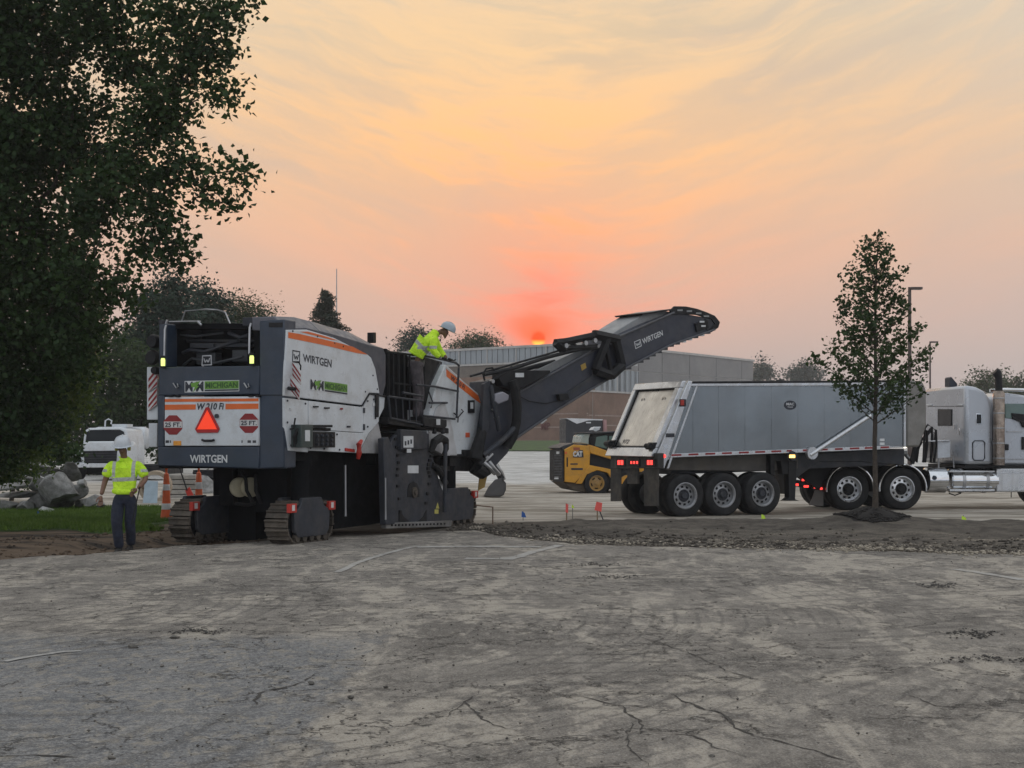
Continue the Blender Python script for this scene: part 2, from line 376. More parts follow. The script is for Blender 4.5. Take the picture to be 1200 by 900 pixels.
def ground_mat(name, kind):
    m = bpy.data.materials.new(name); m.use_nodes = True; t = NT(m.node_tree); b = t.t.nodes['Principled BSDF']
    geo = t.n('ShaderNodeNewGeometry'); pos = geo.outputs['Position']
    sp = t.n('ShaderNodeSeparateXYZ'); t.link(pos, sp.inputs[0])
    fine = t.noise(pos, 38, 5, 0.7); mid = t.noise(pos, 3.1, 7, 0.62); bigr = t.noise(pos, 0.42, 6, 0.6, 0.4)
    mp = t.n('ShaderNodeMapping'); t.link(pos, mp.inputs[0]); mp.inputs['Scale'].default_value = (1.25, 0.42, 1) if kind == 'asphalt' else (.35, 1.5, 1); mp.inputs['Rotation'].default_value = (0, 0, R(-38) if kind == 'asphalt' else R(14))
    strk = t.noise(mp.outputs[0], 0.9, 9, 0.66, 1.4)
    b.inputs['Specular IOR Level'].default_value = 0.3
    hgtv = fine
    if kind == 'asphalt':
        mpi = t.n('ShaderNodeMapping'); t.link(pos, mpi.inputs[0]); mpi.inputs['Scale'].default_value = (1.0, .5, 1); mpi.inputs['Rotation'].default_value = (0, 0, R(20)); ipos = mpi.outputs[0]
        mid = t.noise(ipos, 2.4, 8, 0.66, .5)
        grit = t.noise(pos, 24, 6, 0.8); agg = t.noise(pos, 70, 3, 0.7); med = t.noise(ipos, 8.5, 6, 0.7, 0.6)
        c = t.mix(t.mrange(t.m('ADD', t.m('MULTIPLY', mid, .6), t.m('MULTIPLY', med, .4)), 0.38, 0.62), (0.162, 0.147, 0.130, 1), (0.265, 0.242, 0.212, 1))
        dm = t.m('ADD', t.m('ADD', t.m('MULTIPLY', strk, 0.5), t.m('MULTIPLY', mid, 0.22)), t.m('ADD', t.m('MULTIPLY', med, 0.16), t.m('MULTIPLY', grit, 0.12)))
        dust = t.m('MULTIPLY', t.mrange(dm, 0.485, 0.56), 0.8)
        c = t.mix(dust, c, (0.42, 0.378, 0.318, 1))
        dk = t.mrange(t.m('ADD', t.m('ADD', t.m('MULTIPLY', bigr, 0.45), t.m('MULTIPLY', med, 0.30)), t.m('MULTIPLY', strk, 0.25)), 0.475, 0.40)
        c = t.mix(t.m('MULTIPLY', dk, 0.75), c, (0.105, 0.095, 0.084, 1))
        # the older, bluer and coarser patch at the left front
        wx = t.m('ADD', sp.outputs[0], t.m('MULTIPLY', t.m('SUBTRACT', mid, 0.5), 1.6)); wy = t.m('ADD', sp.outputs[1], t.m('MULTIPLY', t.m('SUBTRACT', bigr, 0.5), 2.0))
        pm = t.m('MULTIPLY', t.m('MULTIPLY', t.mrange(wx, -1.0, -1.35), t.mrange(wy, 13.6, 12.6)), 0.80)
        old = t.mix(t.mrange(grit, .42, .60), (0.105, 0.115, 0.130, 1), (0.24, 0.245, 0.25, 1))
        old = t.mix(t.m('MULTIPLY', t.mrange(med, 0.50, 0.62), 0.7), old, (0.30, 0.27, 0.22, 1))
        c = t.mix(pm, c, old)
        # curved scrape marks of turning tyres and loose black millings
        for (cx_, cy_, sc_, dd_, lo_, am_) in ((2.0, -34, .62, 5.0, .80, .65), (-9.0, -6, .8, 4.0, .84, .55), (7.5, -15.5, 1.5, 3.0, .86, .6)):
            mp2 = t.n('ShaderNodeMapping'); t.link(pos, mp2.inputs[0]); mp2.inputs['Location'].default_value = (cx_, cy_, 0)
            wav = t.n('ShaderNodeTexWave', wave_type='RINGS'); wav.rings_direction = 'Z'; t.link(mp2.outputs[0], wav.inputs['Vector'])
            wav.inputs['Scale'].default_value = sc_; wav.inputs['Distortion'].default_value = dd_; wav.inputs['Detail'].default_value = 6; wav.inputs['Detail Scale'].default_value = 0.5; wav.inputs['Detail Roughness'].default_value = 0.7
            gate = t.mrange(t.noise(mp2.outputs[0], .33, 4, .6), .46, .60)
            sc = t.m('MULTIPLY', t.m('MULTIPLY', t.mrange(wav.outputs['Fac'], lo_, 1.0), gate), t.mrange(grit, .36, .55))
            c = t.mix(t.m('MULTIPLY', sc, am_), c, (0.060, 0.056, 0.052, 1))
        # crazing: two sizes of crack cells
        cr = None
        for sc_, wd_, lo_, se_ in ((0.75, .017, .40, 0.0), (1.9, .022, .49, 7.0)):
            vo = t.n('ShaderNodeTexVoronoi', feature='DISTANCE_TO_EDGE'); wp = t.n('ShaderNodeVectorMath', operation='ADD')
            nz = t.n('ShaderNodeTexNoise'); t.link(pos, nz.inputs['Vector']); nz.inputs['Scale'].default_value = 2.3*sc_; nz.inputs['Detail'].default_value = 8; nz.inputs['Roughness'].default_value = .62
            sv = t.n('ShaderNodeVectorMath', operation='SCALE'); t.link(nz.outputs['Color'], sv.inputs[0]); sv.inputs['Scale'].default_value = 1.1/sc_
            t.link(pos, wp.inputs[0]); t.link(sv.outputs[0], wp.inputs[1]); t.link(wp.outputs[0], vo.inputs['Vector']); vo.inputs['Scale'].default_value = sc_
            mk = t.m('MULTIPLY', t.mrange(t.noise(pos, .38+se_*.01, 3, .5), lo_, lo_+.08), t.mrange(t.noise(pos, 3+se_, 3), .36, .48))
            k_ = t.m('MULTIPLY', t.mrange(vo.outputs['Distance'], wd_, wd_*.25), mk)
            cr = k_ if cr is None else t.m('MAXIMUM', cr, k_)
        c = t.mix(t.m('MULTIPLY', cr, 0.85), c, (0.030, 0.027, 0.024, 1))
        c = t.mix(t.mrange(agg, 0.52, 0.68, 0.0, 0.60), c, (0.46, 0.44, 0.41, 1), 'MIX')
        c = t.mix(t.mrange(agg, 0.46, 0.34, 0.0, 0.60), c, (0.045, 0.043, 0.04, 1), 'MIX')
        c = t.mix(t.mrange(grit, 0.44, 0.34, 0.0, 0.40), c, (0.06, 0.056, 0.052, 1), 'MIX')
        c = t.mix(t.mrange(grit, 0.58, 0.68, 0.0, 0.45), c, (0.42, 0.385, 0.33, 1), 'MIX')
        hgtv = t.m('SUBTRACT', t.m('ADD', t.m('MULTIPLY', agg, 0.25), t.m('ADD', t.m('MULTIPLY', grit, 0.45), t.m('ADD', t.m('MULTIPLY', med, .6), t.m('MULTIPLY', mid, 0.7)))), t.m('MULTIPLY', cr, 0.7))
    elif kind == 'dirt':
        c = t.mix(t.mrange(mid, 0.35, 0.65), (0.060, 0.052, 0.044, 1), (0.115, 0.100, 0.084, 1))
        light = t.m('MULTIPLY', t.mrange(t.m('ADD', t.m('MULTIPLY', fine, 0.35), t.m('MULTIPLY', strk, 0.65)), 0.50, 0.60), 0.8)
        light = t.m('MULTIPLY', light, t.mrange(t.m('ADD', sp.outputs[1], t.m('MULTIPLY', mid, 2.0)), 28.5, 26.4, 0.18, 1.0))
        c = t.mix(light, c, (0.36, 0.315, 0.25, 1))
        br = t.mrange(t.m('ADD', sp.outputs[0], mid), -3.2, -4.0)
        brown = t.mix(t.mrange(strk, 0.42, 0.58), (0.030, 0.024, 0.019, 1), (0.15, 0.108, 0.075, 1))
        c = t.mix(br, c, brown)
        farm = t.mrange(t.m('ADD', sp.outputs[1], t.m('MULTIPLY', mid, 1.0)), 30.6, 31.6)
        pale = t.mix(t.mrange(strk, 0.40, 0.60), (0.25, 0.22, 0.18, 1), (0.52, 0.48, 0.42, 1))
        pale = t.mix(t.m('MULTIPLY', t.mrange(bigr, 0.52, 0.64), 0.5), pale, (0.15, 0.13, 0.10, 1))
        hgtv = hgtv
        pave = t.mix(t.mrange(strk, 0.42, 0.58), (0.42, 0.41, 0.39, 1), (0.66, 0.65, 0.63, 1))
        pale = t.mix(t.mrange(t.m('ADD', sp.outputs[1], t.m('MULTIPLY', bigr, 10.0)), 60, 66), pale, pave)
        c = t.mix(farm, c, pale)
        hgtv = t.m('ADD', t.m('MULTIPLY', fine, 0.5), mid)
    t.put(b.inputs['Base Color'], c); b.inputs['Roughness'].default_value = 0.9
    bp = t.n('ShaderNodeBump'); bp.inputs['Strength'].default_value = 0.8; bp.inputs['Distance'].default_value = 0.025 if kind == 'asphalt' else 0.06
    t.put(bp.inputs['Height'], hgtv); t.link(bp.outputs[0], b.inputs['Normal'])
    return m
M['asphalt'] = ground_mat('dusty_asphalt', 'asphalt'); M['dirt'] = ground_mat('site_dirt', 'dirt')
xs = np.unique(np.concatenate([np.linspace(-380, -60, 15), np.linspace(-60, -16, 45), np.linspace(-16, 18, 420), np.linspace(18, 60, 43), np.linspace(60, 380, 15)]))
ys = np.unique(np.concatenate([np.linspace(-60, 14, 20), np.linspace(14, 20, 20), np.linspace(20, 33, 300), np.linspace(33, 62, 100), np.linspace(62, 130, 60), np.linspace(130, 620, 20)]))
grid('ground', xs, ys, hgt, M['dirt'])
# asphalt lot as its own sheet, rough broken edge
ex = np.unique(np.concatenate([np.linspace(-60, -14, 40), np.linspace(-14, 14, 700), np.linspace(14, 60, 40)]))
ey = lot_edge(ex)+(fbm(ex*1.3, ex*0+2)-0.45)*0.9+(fbm(ex*7, ex*0+9)-0.45)*0.35+(fbm(ex*22, ex*0+4)-0.45)*0.16
rows = np.concatenate([np.linspace(-40, 3, 6), np.linspace(4, 16, 60)])
V = []; nx = len(ex)
frs = np.linspace(0, 1, 90)
for k in rows: V.append(np.stack([ex, np.full(nx, k), 0*ex], 1))
for fr in frs[1:]: V.append(np.stack([ex, 16+(ey-16)*fr if True else 0, 0*ex], 1))
# rows past 16 only where the edge is beyond it
V = np.array(V); V[:, :, 1] = np.minimum(V[:, :, 1], ey[None, :])
V[:, :, 2] = 0.010+(fbm(V[:, :, 0]*0.5, V[:, :, 1]*0.5)-0.47)*0.02 + (fbm(V[:, :, 0]*3.1, V[:, :, 1]*3.1)-0.47)*0.012
V[:, :, 2] = np.maximum(V[:, :, 2], 0.002)
lastz = V[-1].copy(); lastz[:, 2] = -0.12; V = np.concatenate([V, lastz[None]], 0)
nr = V.shape[0]; i = (np.arange(nx-1)[None, :]+np.arange(nr-1)[:, None]*nx).ravel()
lot = fast_mesh('parking_lot', V.reshape(-1, 3), np.stack([i, i+1, i+nx+1, i+nx], 1), M['asphalt'], smooth=True); lot['kind'] = 'structure'
def lotz(x, y): return float(max(0.010+(fbm(np.array([x*.5]), np.array([y*.5]))[0]-0.47)*0.02+(fbm(np.array([x*3.1]), np.array([y*3.1]))[0]-0.47)*0.012, 0.002))
# ------------------------------------------------------------------ cold milling machine
MS = Plane(-3.60, 24.30, R(66)); MR = Plane(-3.60, 24.30, R(-24))     # its right side, its rear
FWD = Vector((sin(R(24)), cos(R(24)), 0)); LAT = Vector((cos(R(24)), -sin(R(24)), 0))
mill = thing('milling_machine', (MS.st(3.2, 0, 1.2)), 'big white and slate blue road milling machine on crawler tracks with a long raised conveyor', 'milling machine')
def sz(P, px, py, n=0.0):
    p = P.at(px, py, n); return (Vector((p.x, p.y))-(P.o+Vector((-P.s, P.c))*n)).dot(Vector((P.c, P.s))), p.z
WID = 2.39
# hood with sloping shoulders
low = [(335, 386), (359, 385), (375, 388.5), (395, 393.5), (420, 401), (432, 404.5), (449, 408)]
upp = [(335, 372.5), (357, 373), (375, 377.5), (400, 384), (425, 390.5), (440, 397), (447, 405)]
rings = []
for (a, b) in zip(low, upp):
    s0, z0 = sz(MS, *a); s1, z1 = sz(MS, *b, 0.22); s1 = s0
    rings.append([MS.st(s0, z0, 0), MS.st(s0, z1, 0.22), MS.st(s0, z1, WID-0.22), MS.st(s0, z0, WID), MS.st(s0, z0-0.03, WID-0.1), MS.st(s0, z0-0.03, 0.1)])
h = MB()
r0 = [MS.st(0.62, 0, 0)]
full = rings
# rear part only over the right pillar, the rest starts behind the engine bay
def cut(r, na):
    out = []
    for v in r: out.append(v)
    return out
side_r = [[r[0], r[1], r[1]+MS.nv()*0.42, r[0]+MS.nv()*0.64, r[5]+MS.nv()*0.2, r[5]] for r in rings[:3]]
h.loft(side_r)
h.loft(rings[2:])
h.build('hood', M['grey'], mill, bevel=0.02)
sp = MB(); MS.prism(sp, [(335.5, 385), (359, 385), (375, 388.5), (395, 393.5), (420, 401), (432, 404.5), (449, 408), (452, 416), (452, 450), (448, 466), (444, 462), (430, 440), (336, 440)], 0.012, 0.08)
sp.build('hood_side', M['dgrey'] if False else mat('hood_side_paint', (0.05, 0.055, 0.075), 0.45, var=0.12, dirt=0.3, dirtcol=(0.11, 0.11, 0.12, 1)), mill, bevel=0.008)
ex_ = MB(); MS.rect(ex_, 437, 389.5, 441, 402, 0.35, 0.12); ex_.build('exhaust_box', M['black'], mill, bevel=0.01)
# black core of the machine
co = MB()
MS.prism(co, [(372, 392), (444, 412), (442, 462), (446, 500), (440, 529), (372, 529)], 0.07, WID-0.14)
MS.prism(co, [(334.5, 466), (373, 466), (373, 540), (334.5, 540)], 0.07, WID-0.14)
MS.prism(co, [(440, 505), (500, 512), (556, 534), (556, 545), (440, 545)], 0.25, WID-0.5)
MS.prism(co, [(346, 528), (450, 532), (452, 612), (440, 614), (392, 620), (385, 590), (346, 590)], 0.45, WID-0.9)  # added block, fills the black shade beneath the body down to the ground
co.build('engine_core_and_shade', M['deep'], mill)
# white side panels
p = MB(); MS.prism(p, [(336, 386.5), (360, 386.3), (392, 396), (431, 415.5), (435, 419), (440, 432), (445, 461), (433, 460.5), (431, 463), (424, 475), (333.6, 464)], -0.022, 0.05)
up = p.build('upper_side_panel', M['white'], mill, bevel=0.012)
s = MB(); MS.prism(s, [(338, 389.2), (352, 391.5), (400, 402.5), (414, 406.5), (431, 415.6), (418, 413.8), (380, 404.5), (338, 396)], -0.026, 0.004); s.build('orange_stripe', M['orange'], up)
s = MB(); MS.prism(s, [(352, 388.9), (361, 388.6), (378, 393), (396, 398.8), (389, 398.4)], -0.026, 0.004); s.build('orange_stripe', M['orange'], up)
t_ = MB(); text_on(MS, t_, 'WIRTGEN', (355, 414.5), (388.8, 421.5), (388.5, 431), (355.3, 423.8), -0.026, 0.02); t_.build('lettering', M['print'], up, smooth=0)
def w_logo(P, q, n, m, parent):
    """square frame with a W inside; q = four corner pixels TL TR BR BL"""
    l = MB(); A = [P.at(*a, n) for a in q]
    bl = lambda u, v: (A[0]*(1-u)+A[1]*u)*(1-v)+(A[3]*(1-u)+A[2]*u)*v
    k = 0.1
    for a, b, c, d in ((0, 0, 1, k), (0, 1-k, 1, 1), (0, k, k, 1-k), (1-k, k, 1, 1-k)):
        l.add([bl(a, b), bl(c, b), bl(c, d), bl(a, d)], [(0, 1, 2, 3)])
    pts = [(.2, .3), (.36, .72), (.5, .42), (.64, .72), (.8, .3)]
    for (u0, v0), (u1, v1) in zip(pts, pts[1:]):
        l.add([bl(u0-.05, v0), bl(u0+.06, v0), bl(u1+.06, v1), bl(u1-.05, v1)], [(0, 1, 2, 3)])
    return l.build('emblem', m, parent, smooth=0)
w_logo(MS, [(342.8, 410), (351.8, 411.5), (351.6, 426), (342.6, 424.5)], -0.026, M['print'], up)
def mm_logo(P, q, n, parent, dark=True, border=None):
    A = [P.at(*a, n) for a in q]; B = [P.at(*a, n-0.003) for a in q]
    def mk(A): return lambda u, v: (A[0]*(1-u)+A[1]*u)*(1-v)+(A[3]*(1-u)+A[2]*u)*v
    a, b = mk(A), mk(B)
    rec = lambda f, mb, u0, v0, u1, v1: mb.add([f(u0, v0), f(u1, v0), f(u1, v1), f(u0, v1)], [(0, 1, 2, 3)])
    plate = MB(); rec(a, plate, -.01, -.04, .99, 1.04); plate.build('decal', border or M['label'], parent, smooth=0)
    g = MB(); rec(b, g, .36, 0.02, .98, .78); g.build('green_block', M['green'], parent, smooth=0)
    k = MB(); rec(b, k, .36, .82, .98, .97)
    def tx(mb, st, u0, v0, u1, v1, f):
        vs, fs = text_mesh(st, 0.03); mb.add([f(u0+(u1-u0)*x, v1+(v0-v1)*y) for x, y in vs], fs)
    tx(k, 'M', 0.0, .03, .14, .97, b); tx(k, 'M', .20, .03, .34, .97, b); k.build('dark_lettering', M['print'], parent, smooth=0)
    C = mk([P.at(*x, n-0.006) for x in q])
    sl_ = MB(); sl_.add([C(.10, .2), C(.28, -.02), C(.22, .45), C(.26, .45), C(.14, 1.05), C(.18, .55), C(.12, .55)], [tuple(range(7))]); sl_.build('green_flash', M['green'], parent, smooth=0)
    d = MB(); tx(d, 'MICHIGAN', .38, .14, .96, .68, C); d.build('lettering', M['dgreen'], parent, smooth=0)
mm_logo(MS, [(364, 444), (408, 450.5), (408, 463), (364, 456.5)], -0.026, up)
lp = MB()
MS.prism(lp, [(333.8, 466.2), (361, 469.5), (361, 530), (338, 528), (334, 500)], -0.012, 0.05)
l1 = lp.build('lower_side_panel', M['white'], mill, bevel=0.006)
lp = MB(); MS.prism(lp, [(361.6, 469.6), (424, 477), (426, 475.5), (426, 507), (361.6, 503)], -0.012, 0.05)
l2 = lp.build('service_door', M['white'], mill, bevel=0.006)
for (x, y) in ((371, 476.5), (384, 478)):
    q = MB(); MS.rect(q, x-3, y-0.8, x+2.5, y+1, -0.035, 0.03); q.build('door_latch', M['black'], l2)
lp = MB(); MS.prism(lp, [(361.6, 503.6), (426, 507.6), (426.6, 475.2), (434, 462), (444.5, 463), (444, 494), (432, 508), (420, 531), (361.6, 528)], -0.012, 0.05)
l3 = lp.build('lower_side_panel', M['white'], mill, bevel=0.006)
for y0, y1 in ((478, 484), (497, 504)):
    q = MB(); MS.rect(q, 426.4, y0, 428, y1, -0.03, 0.03); q.build('hinge', M['dgrey'], l3)
q = MB(); MS.prism(q, [(445, 464), (451, 466), (450, 478), (443, 492), (445, 478)], -0.01, 0.05); q.build('panel_edge', M['white'], mill, bevel=0.005)
q = MB(); MS.prism(q, [(432, 509), (443, 494), (447, 512), (444, 531.5), (421, 531)], 0.0, 0.08); q.build('corner_panel', mat('pale_grey_paint', (0.36, 0.36, 0.37), 0.5, dirt=0.4), mill, bevel=0.006)
q = MB(); MS.tube(q, [(424, 476, -.03), (428, 469, -.03), (433, 461.5, -.03), (446, 464, -.03), (452, 464.5, -.03)], 0.012); q.build('seal_strip', M['black'], mill)
q = MB(); MS.rect(q, 441, 463, 444, 489, -0.05, 0.03); q.build('black_strut', M['black'], mill)
for x, y in ((337, 469.5), (337, 495), (358, 473), (358, 500), (341, 522), (364, 525), (380, 526), (398, 527), (414, 527), (365, 506), (395, 509), (431, 470), (438, 468), (440, 490), (431, 500), (343, 388), (372, 394), (402, 406), (437, 440), (442, 456), (428, 459), (392, 402)):
    q = MB(); q.lathe(MS.at(x, y, -.022), MS.nv(), [(0, -.012), (.014, -.010), (.018, .004)], 8); q.build('panel_bolt', M['dgrey'], mill)
for x0, y0, x1, y1, m_ in ((340, 478, 343, 480.5, 'label'), (407, 499, 411, 501, 'print'), (399, 478, 402, 480, 'dkred'), (437, 472, 439.5, 476, 'label'), (421, 524, 423, 527, 'label')):
    q = MB(); MS.rect(q, x0, y0, x1, y1, -.026, .012); q.build('small_sticker', M[m_], mill)
# striped boards
def striped(P, quad, n, label, mb_mat=None):
    A = [P.at(*a, n) for a in quad]; nv = P.nv()*0.02
    b = MB(); b.prism(A, [a+nv for a in A]); o = b.build('warning_board', M['conew'], mill, bevel=0.004)
    bl = lambda u, v: (A[0]*(1-u)+A[1]*u)*(1-v)+(A[3]*(1-u)+A[2]*u)*v-P.nv()*0.003
    for k in range(3):
        v0 = 0.02+k*0.36; sgn = 1 if label == 'r' else -1
        ua, ub = (0.0, 1.0) if sgn > 0 else (1.0, 0.0)
        pp = [bl(ua, max(0, min(1, v0))), bl(ub, max(0, min(1, v0+.24))), bl(ub, max(0, min(1, v0+.42))), bl(ua, max(0, min(1, v0+.18)))]
        m_ = MB(); m_.add(pp, [(0, 1, 2, 3)]); m_.build('red_stripe', M['dkred'], o, smooth=0)
    return o
# a board standing out from the right rear corner and its twin at the left
BR = Plane(*MS.st(0.05, 0, -0.10).xy, R(-24)); 
striped(BR, [(342.8, 424.5), (352.5, 435), (352.5, 451), (342.8, 441)], 0.13, 'r')
striped(BR, [(340.5, 443), (351.5, 455), (350.5, 469), (340.5, 458)], 0.08, 'r')
q = MB(); MS.tube(q, [(345, 424, -.12), (350, 424, -.13), (352.5, 429, -.13), (352, 434, -.1)], 0.012); q.tube([MS.at(338, 455, -.05), MS.at(346, 456, -.2)], 0.03); q.build('board_bracket', M['black'], mill)
BL = Plane(*MR.st(-WID, 0, 0.05).xy, R(-24))
striped(BL, [(174, 438), (184.5, 430), (184.5, 452), (174, 460)], 0.06, 'l'); striped(BL, [(174, 462), (184, 454), (184, 474), (174, 482)], 0.06, 'l')
q = MB(); BL.rect(q, 172, 430, 185, 492, 0.10, 0.03); BL.rect(q, 174, 496, 184, 524, 0.10, 0.03); q.build('left_side_flap', M['white'], mill, bevel=0.01)
q = MB()
for (x, y, r) in ((178.5, 400, .12), (177.5, 419, .13), (181, 434, .07)): q.lathe(BL.at(x, y, .02), BL.nv(), [(0, -.03), (r*.8, -.03), (r, 0.02), (r*.9, .1), (0, .12)], 20)
q.build('left_mirror', M['black'], mill)
# rear: pillars, beams
q = MB()
MR.prism(q, [(303.8, 376), (333.1, 374), (333.1, 548.5), (303.8, 549.5)], 0.0, 0.35)
q.build('rear_pillar', M['slate'], mill, bevel=0.02); q = MB()
MR.prism(q, [(186, 380), (195, 379), (195, 430), (186, 430)], 0.0, 0.3)
q.build('rear_pillar', M['slate'], mill, bevel=0.02)
q = MB(); MR.prism(q, [(186, 430), (303.8, 428.5), (303.8, 462), (186, 463.5)], -0.01, 0.5)
MR.prism(q, [(184.5, 463), (192.3, 463), (192.3, 524), (184.5, 524)], -0.005, 0.4)
q.build('rear_beam', M['slate'], mill, bevel=0.015)
q = MB(); MR.prism(q, [(184.5, 523.5), (303.6, 523.0), (303.6, 549.5), (184.5, 546)], -0.02, 0.45); bump_ = q.build('rear_bumper', M['slate'], mill, bevel=0.02)
q = MB(); MS.prism(q, [(334.5, 524), (340, 525), (337, 549), (334.5, 549)], 0.005, 0.35); q.build('bumper_end', M['slate'], mill, bevel=0.01)
q = MB(); MR.rect(q, 303.8, 462.5, 333.1, 463.5, -0.006, 0.01); MR.rect(q, 315, 378, 331, 383.5, -0.006, 0.02); q.build('pillar_slot', M['black'], mill)
t_ = MB(); text_on(MR, t_, 'WIRTGEN', (222.5, 533), (266.3, 533), (266.3, 542.3), (222.5, 542.3), -0.026, 0.025); t_.build('lettering', M['wprint'], bump_, smooth=0)
mm_logo(MR, [(217, 447), (281, 445.8), (281, 458), (217, 459.5)], -0.014, mill)
for x in (207, 290):
    q = MB(); q.tube([MR.at(x-4, 449, -.02), MR.at(x, 455, -.05), MR.at(x+2, 453, -.05), MR.at(x+1, 450, -.02)], 0.012); q.build('tie_down_hook', M['steel'], mill)
# rear door
q = MB(); MR.prism(q, [(192.8, 465.2), (303.2, 464.5), (303.2, 522.5), (192.8, 522.7)], -0.035, 0.06); rd = q.build('rear_door', M['white'], mill, bevel=0.012)
for pts in ([(193.2, 467.6), (302.8, 466.9), (302.8, 470.3), (193.2, 471)], [(193.2, 474.2), (229.2, 473.8), (229.2, 479.9), (193.2, 480.4)], [(264.2, 473.2), (302.8, 472.8), (302.8, 479.2), (264.2, 479.6)]):
    q = MB(); MR.prism(q, pts, -0.039, 0.004); q.build('orange_stripe', M['orange'], rd, smooth=0)
t_ = MB(); text_on(MR, t_, 'W 210 Fi', (231, 472.5), (262.5, 472.0), (262.5, 480), (231, 480.4), -0.039, 0.03, 0.2); t_.build('lettering', M['print'], rd, smooth=0)
for cx, cy in ((202.6, 498), (291.6, 496)):
    rr = 10.8; k = 0.4142
    oc = [(cx+rr*a, cy+rr*1.05*b) for a, b in ((-k, -1), (k, -1), (1, -k), (1, k), (k, 1), (-k, 1), (-1, k), (-1, -k))]
    q = MB(); MR.prism(q, oc, -0.04, 0.005); oo = q.build('distance_sign', M['dkred'], rd, smooth=0)
    q = MB(); MR.rect(q, cx-rr+.3, cy-4, cx+rr-.3, cy+3.2, -0.043, 0.003); q.build('white_band', M['conew'], oo, smooth=0)
    t_ = MB(); text_on(MR, t_, '25 FT.', (cx-9.3, cy-3), (cx+9.3, cy-3), (cx+9.3, cy+2.4), (cx-9.3, cy+2.4), -0.046, 0.03); t_.build('lettering', M['print'], oo, smooth=0)
    t_ = MB(); text_on(MR, t_, 'KEEP', (cx-5, cy-8.6), (cx+5, cy-8.6), (cx+5, cy-5.6), (cx-5, cy-5.6), -0.043, 0.01); 
tri = [(240.8, 477.5), (244.5, 477.3), (257.2, 502.5), (255, 507), (231, 507.3), (228.3, 503)]
q = MB(); MR.prism(q, tri, -0.055, 0.012); ts = q.build('slow_vehicle_triangle', mat('dark_red_border', (0.42, 0.01, 0.01), 0.45), rd, bevel=0.003)
q = MB(); MR.prism(q, [(242.7, 480.5), (254, 503), (230.8, 503.2)], -0.062, 0.006); q.build('fluorescent_centre', M['fluor'], ts, smooth=0)
q = MB(); q.lathe(MR.at(254.5, 487.5, -.04), MR.nv(), [(0, -.03), (.035, -.03), (.035, .0)], 14); q.build('lock', M['dgrey'], rd)
q = MB(); MR.tube(q, [(237, 515.5, -.05), (239, 516.5, -.09), (248, 516.5, -.09), (251, 515.5, -.05)], 0.02); q.build('door_handle', M['black'], rd)
q = MB(); MR.rect(q, 203, 516.7, 211.7, 522, -0.05, 0.02); q.build('amber_reflector', M['amber'], rd, bevel=0.004)
for x in (194, 199, 283, 290, 296):
    q = MB(); MR.rect(q, x, 516, x+(1.2 if x % 2 else 4), 519, -0.037, 0.003); q.build('small_sticker', M['dgrey'], rd, smooth=0)
for x in (200, 208, 294, 302):
    q = MB(); MR.rect(q, x-3, 463.4, x+2, 465.2, -0.06, 0.05); q.build('door_hinge', M['black'], rd, bevel=0.003)
# engine bay seen from behind
q = MB(); MR.rect(q, 195, 379, 303.8, 385.5, 0.25, 0.3); MR.rect(q, 195, 384, 304, 428, 1.0, 0.1); MR.rect(q, 195, 384, 199, 428, 0.1, 0.9); MR.rect(q, 298, 384, 304, 428, 0.1, 0.9)
q.build('engine_bay', M['deep'], mill)
eng = MB(); MR.rect(eng, 205, 398, 300, 401, .55, .1); MR.rect(eng, 222, 402, 250, 408, .45, .3); MR.rect(eng, 252, 402, 292, 407, .5, .3)
MR.tube(eng, [(205, 418, .5), (222, 410, .4), (240, 412, .4), (262, 405, .5), (280, 399, .5)], .03); MR.tube(eng, [(268, 390, .4), (282, 396, .3), (296, 391, .4)], .035)
eng.build('radiator_pipes', M['dgrey'], mill, bevel=0.01)
eng = MB(); MR.tube(eng, [(215, 428, .4), (225, 420, .35), (250, 426, .35), (285, 418, .4)], .025); MR.tube(eng, [(206, 392, .4), (230, 394, .35), (262, 390, .4)], .02); MR.rect(eng, 230, 413, 252, 427, .5, .2); MR.rect(eng, 272, 410, 290, 424, .5, .2)
eng.build('hose_bundle', mat('worn_hose', (0.035, 0.04, 0.048), 0.6, var=0.3), mill, bevel=0.01)
w_logo(MR, [(237, 416.5), (247.8, 416), (248.3, 428), (236, 428.5)], 0.2, M['steel'], mill)
for x, y0, y1, bx in ((193.2, 386, 418, 191), (292.6, 384, 415, 295)):
    q = MB(); MR.tube(q, [(x+1.5, y0-5, -.02), (x, y0, -.05), (x-.6, y1, -.06)], 0.018); o = q.build('beacon_pole', M['steel'], mill)
    q = MB(); c = MR.at(bx, y1+6, -.06); q.lathe(c+Vector((0, 0, -.07)), (0, 0, 1), [(0, 0), (.034, 0), (.036, .1), (.028, .13), (0, .13)], 14); q.build('beacon_lens', M['beacon'], o)
    q = MB(); q.lathe(c+Vector((0, 0, .06)), (0, 0, 1), [(0, 0), (.045, 0), (.045, .04), (0, .04)], 14); q.lathe(c+Vector((0, 0, -.11)), (0, 0, 1), [(0, 0), (.045, 0), (.045, .04), (0, .04)], 14); q.build('beacon_cap', M['black'], o)
q = MB(); MR.tube(q, [(213, 376, .3), (217, 364.5, .3), (240, 362.5, .3), (255, 363, .3), (264, 366, .3), (270, 380, .3)], 0.013); q.tube([MR.at(198, 377, .2), MR.at(235, 376.5, .2)], 0.012)
q.tube([MR.at(196, 375, .1), MR.at(193.5, 383, .1)], 0.02); q.tube([MR.at(232, 377, .1), MR.at(236, 381, .1)], 0.02); q.build('roof_rail', M['steel'], mill)
q = MB(); MR.rect(q, 284, 372, 297, 382, .1, .3); MR.rect(q, 186, 375, 190, 382, .05, .5); q.build('camera_housing', M['dgrey'], mill, bevel=0.01)
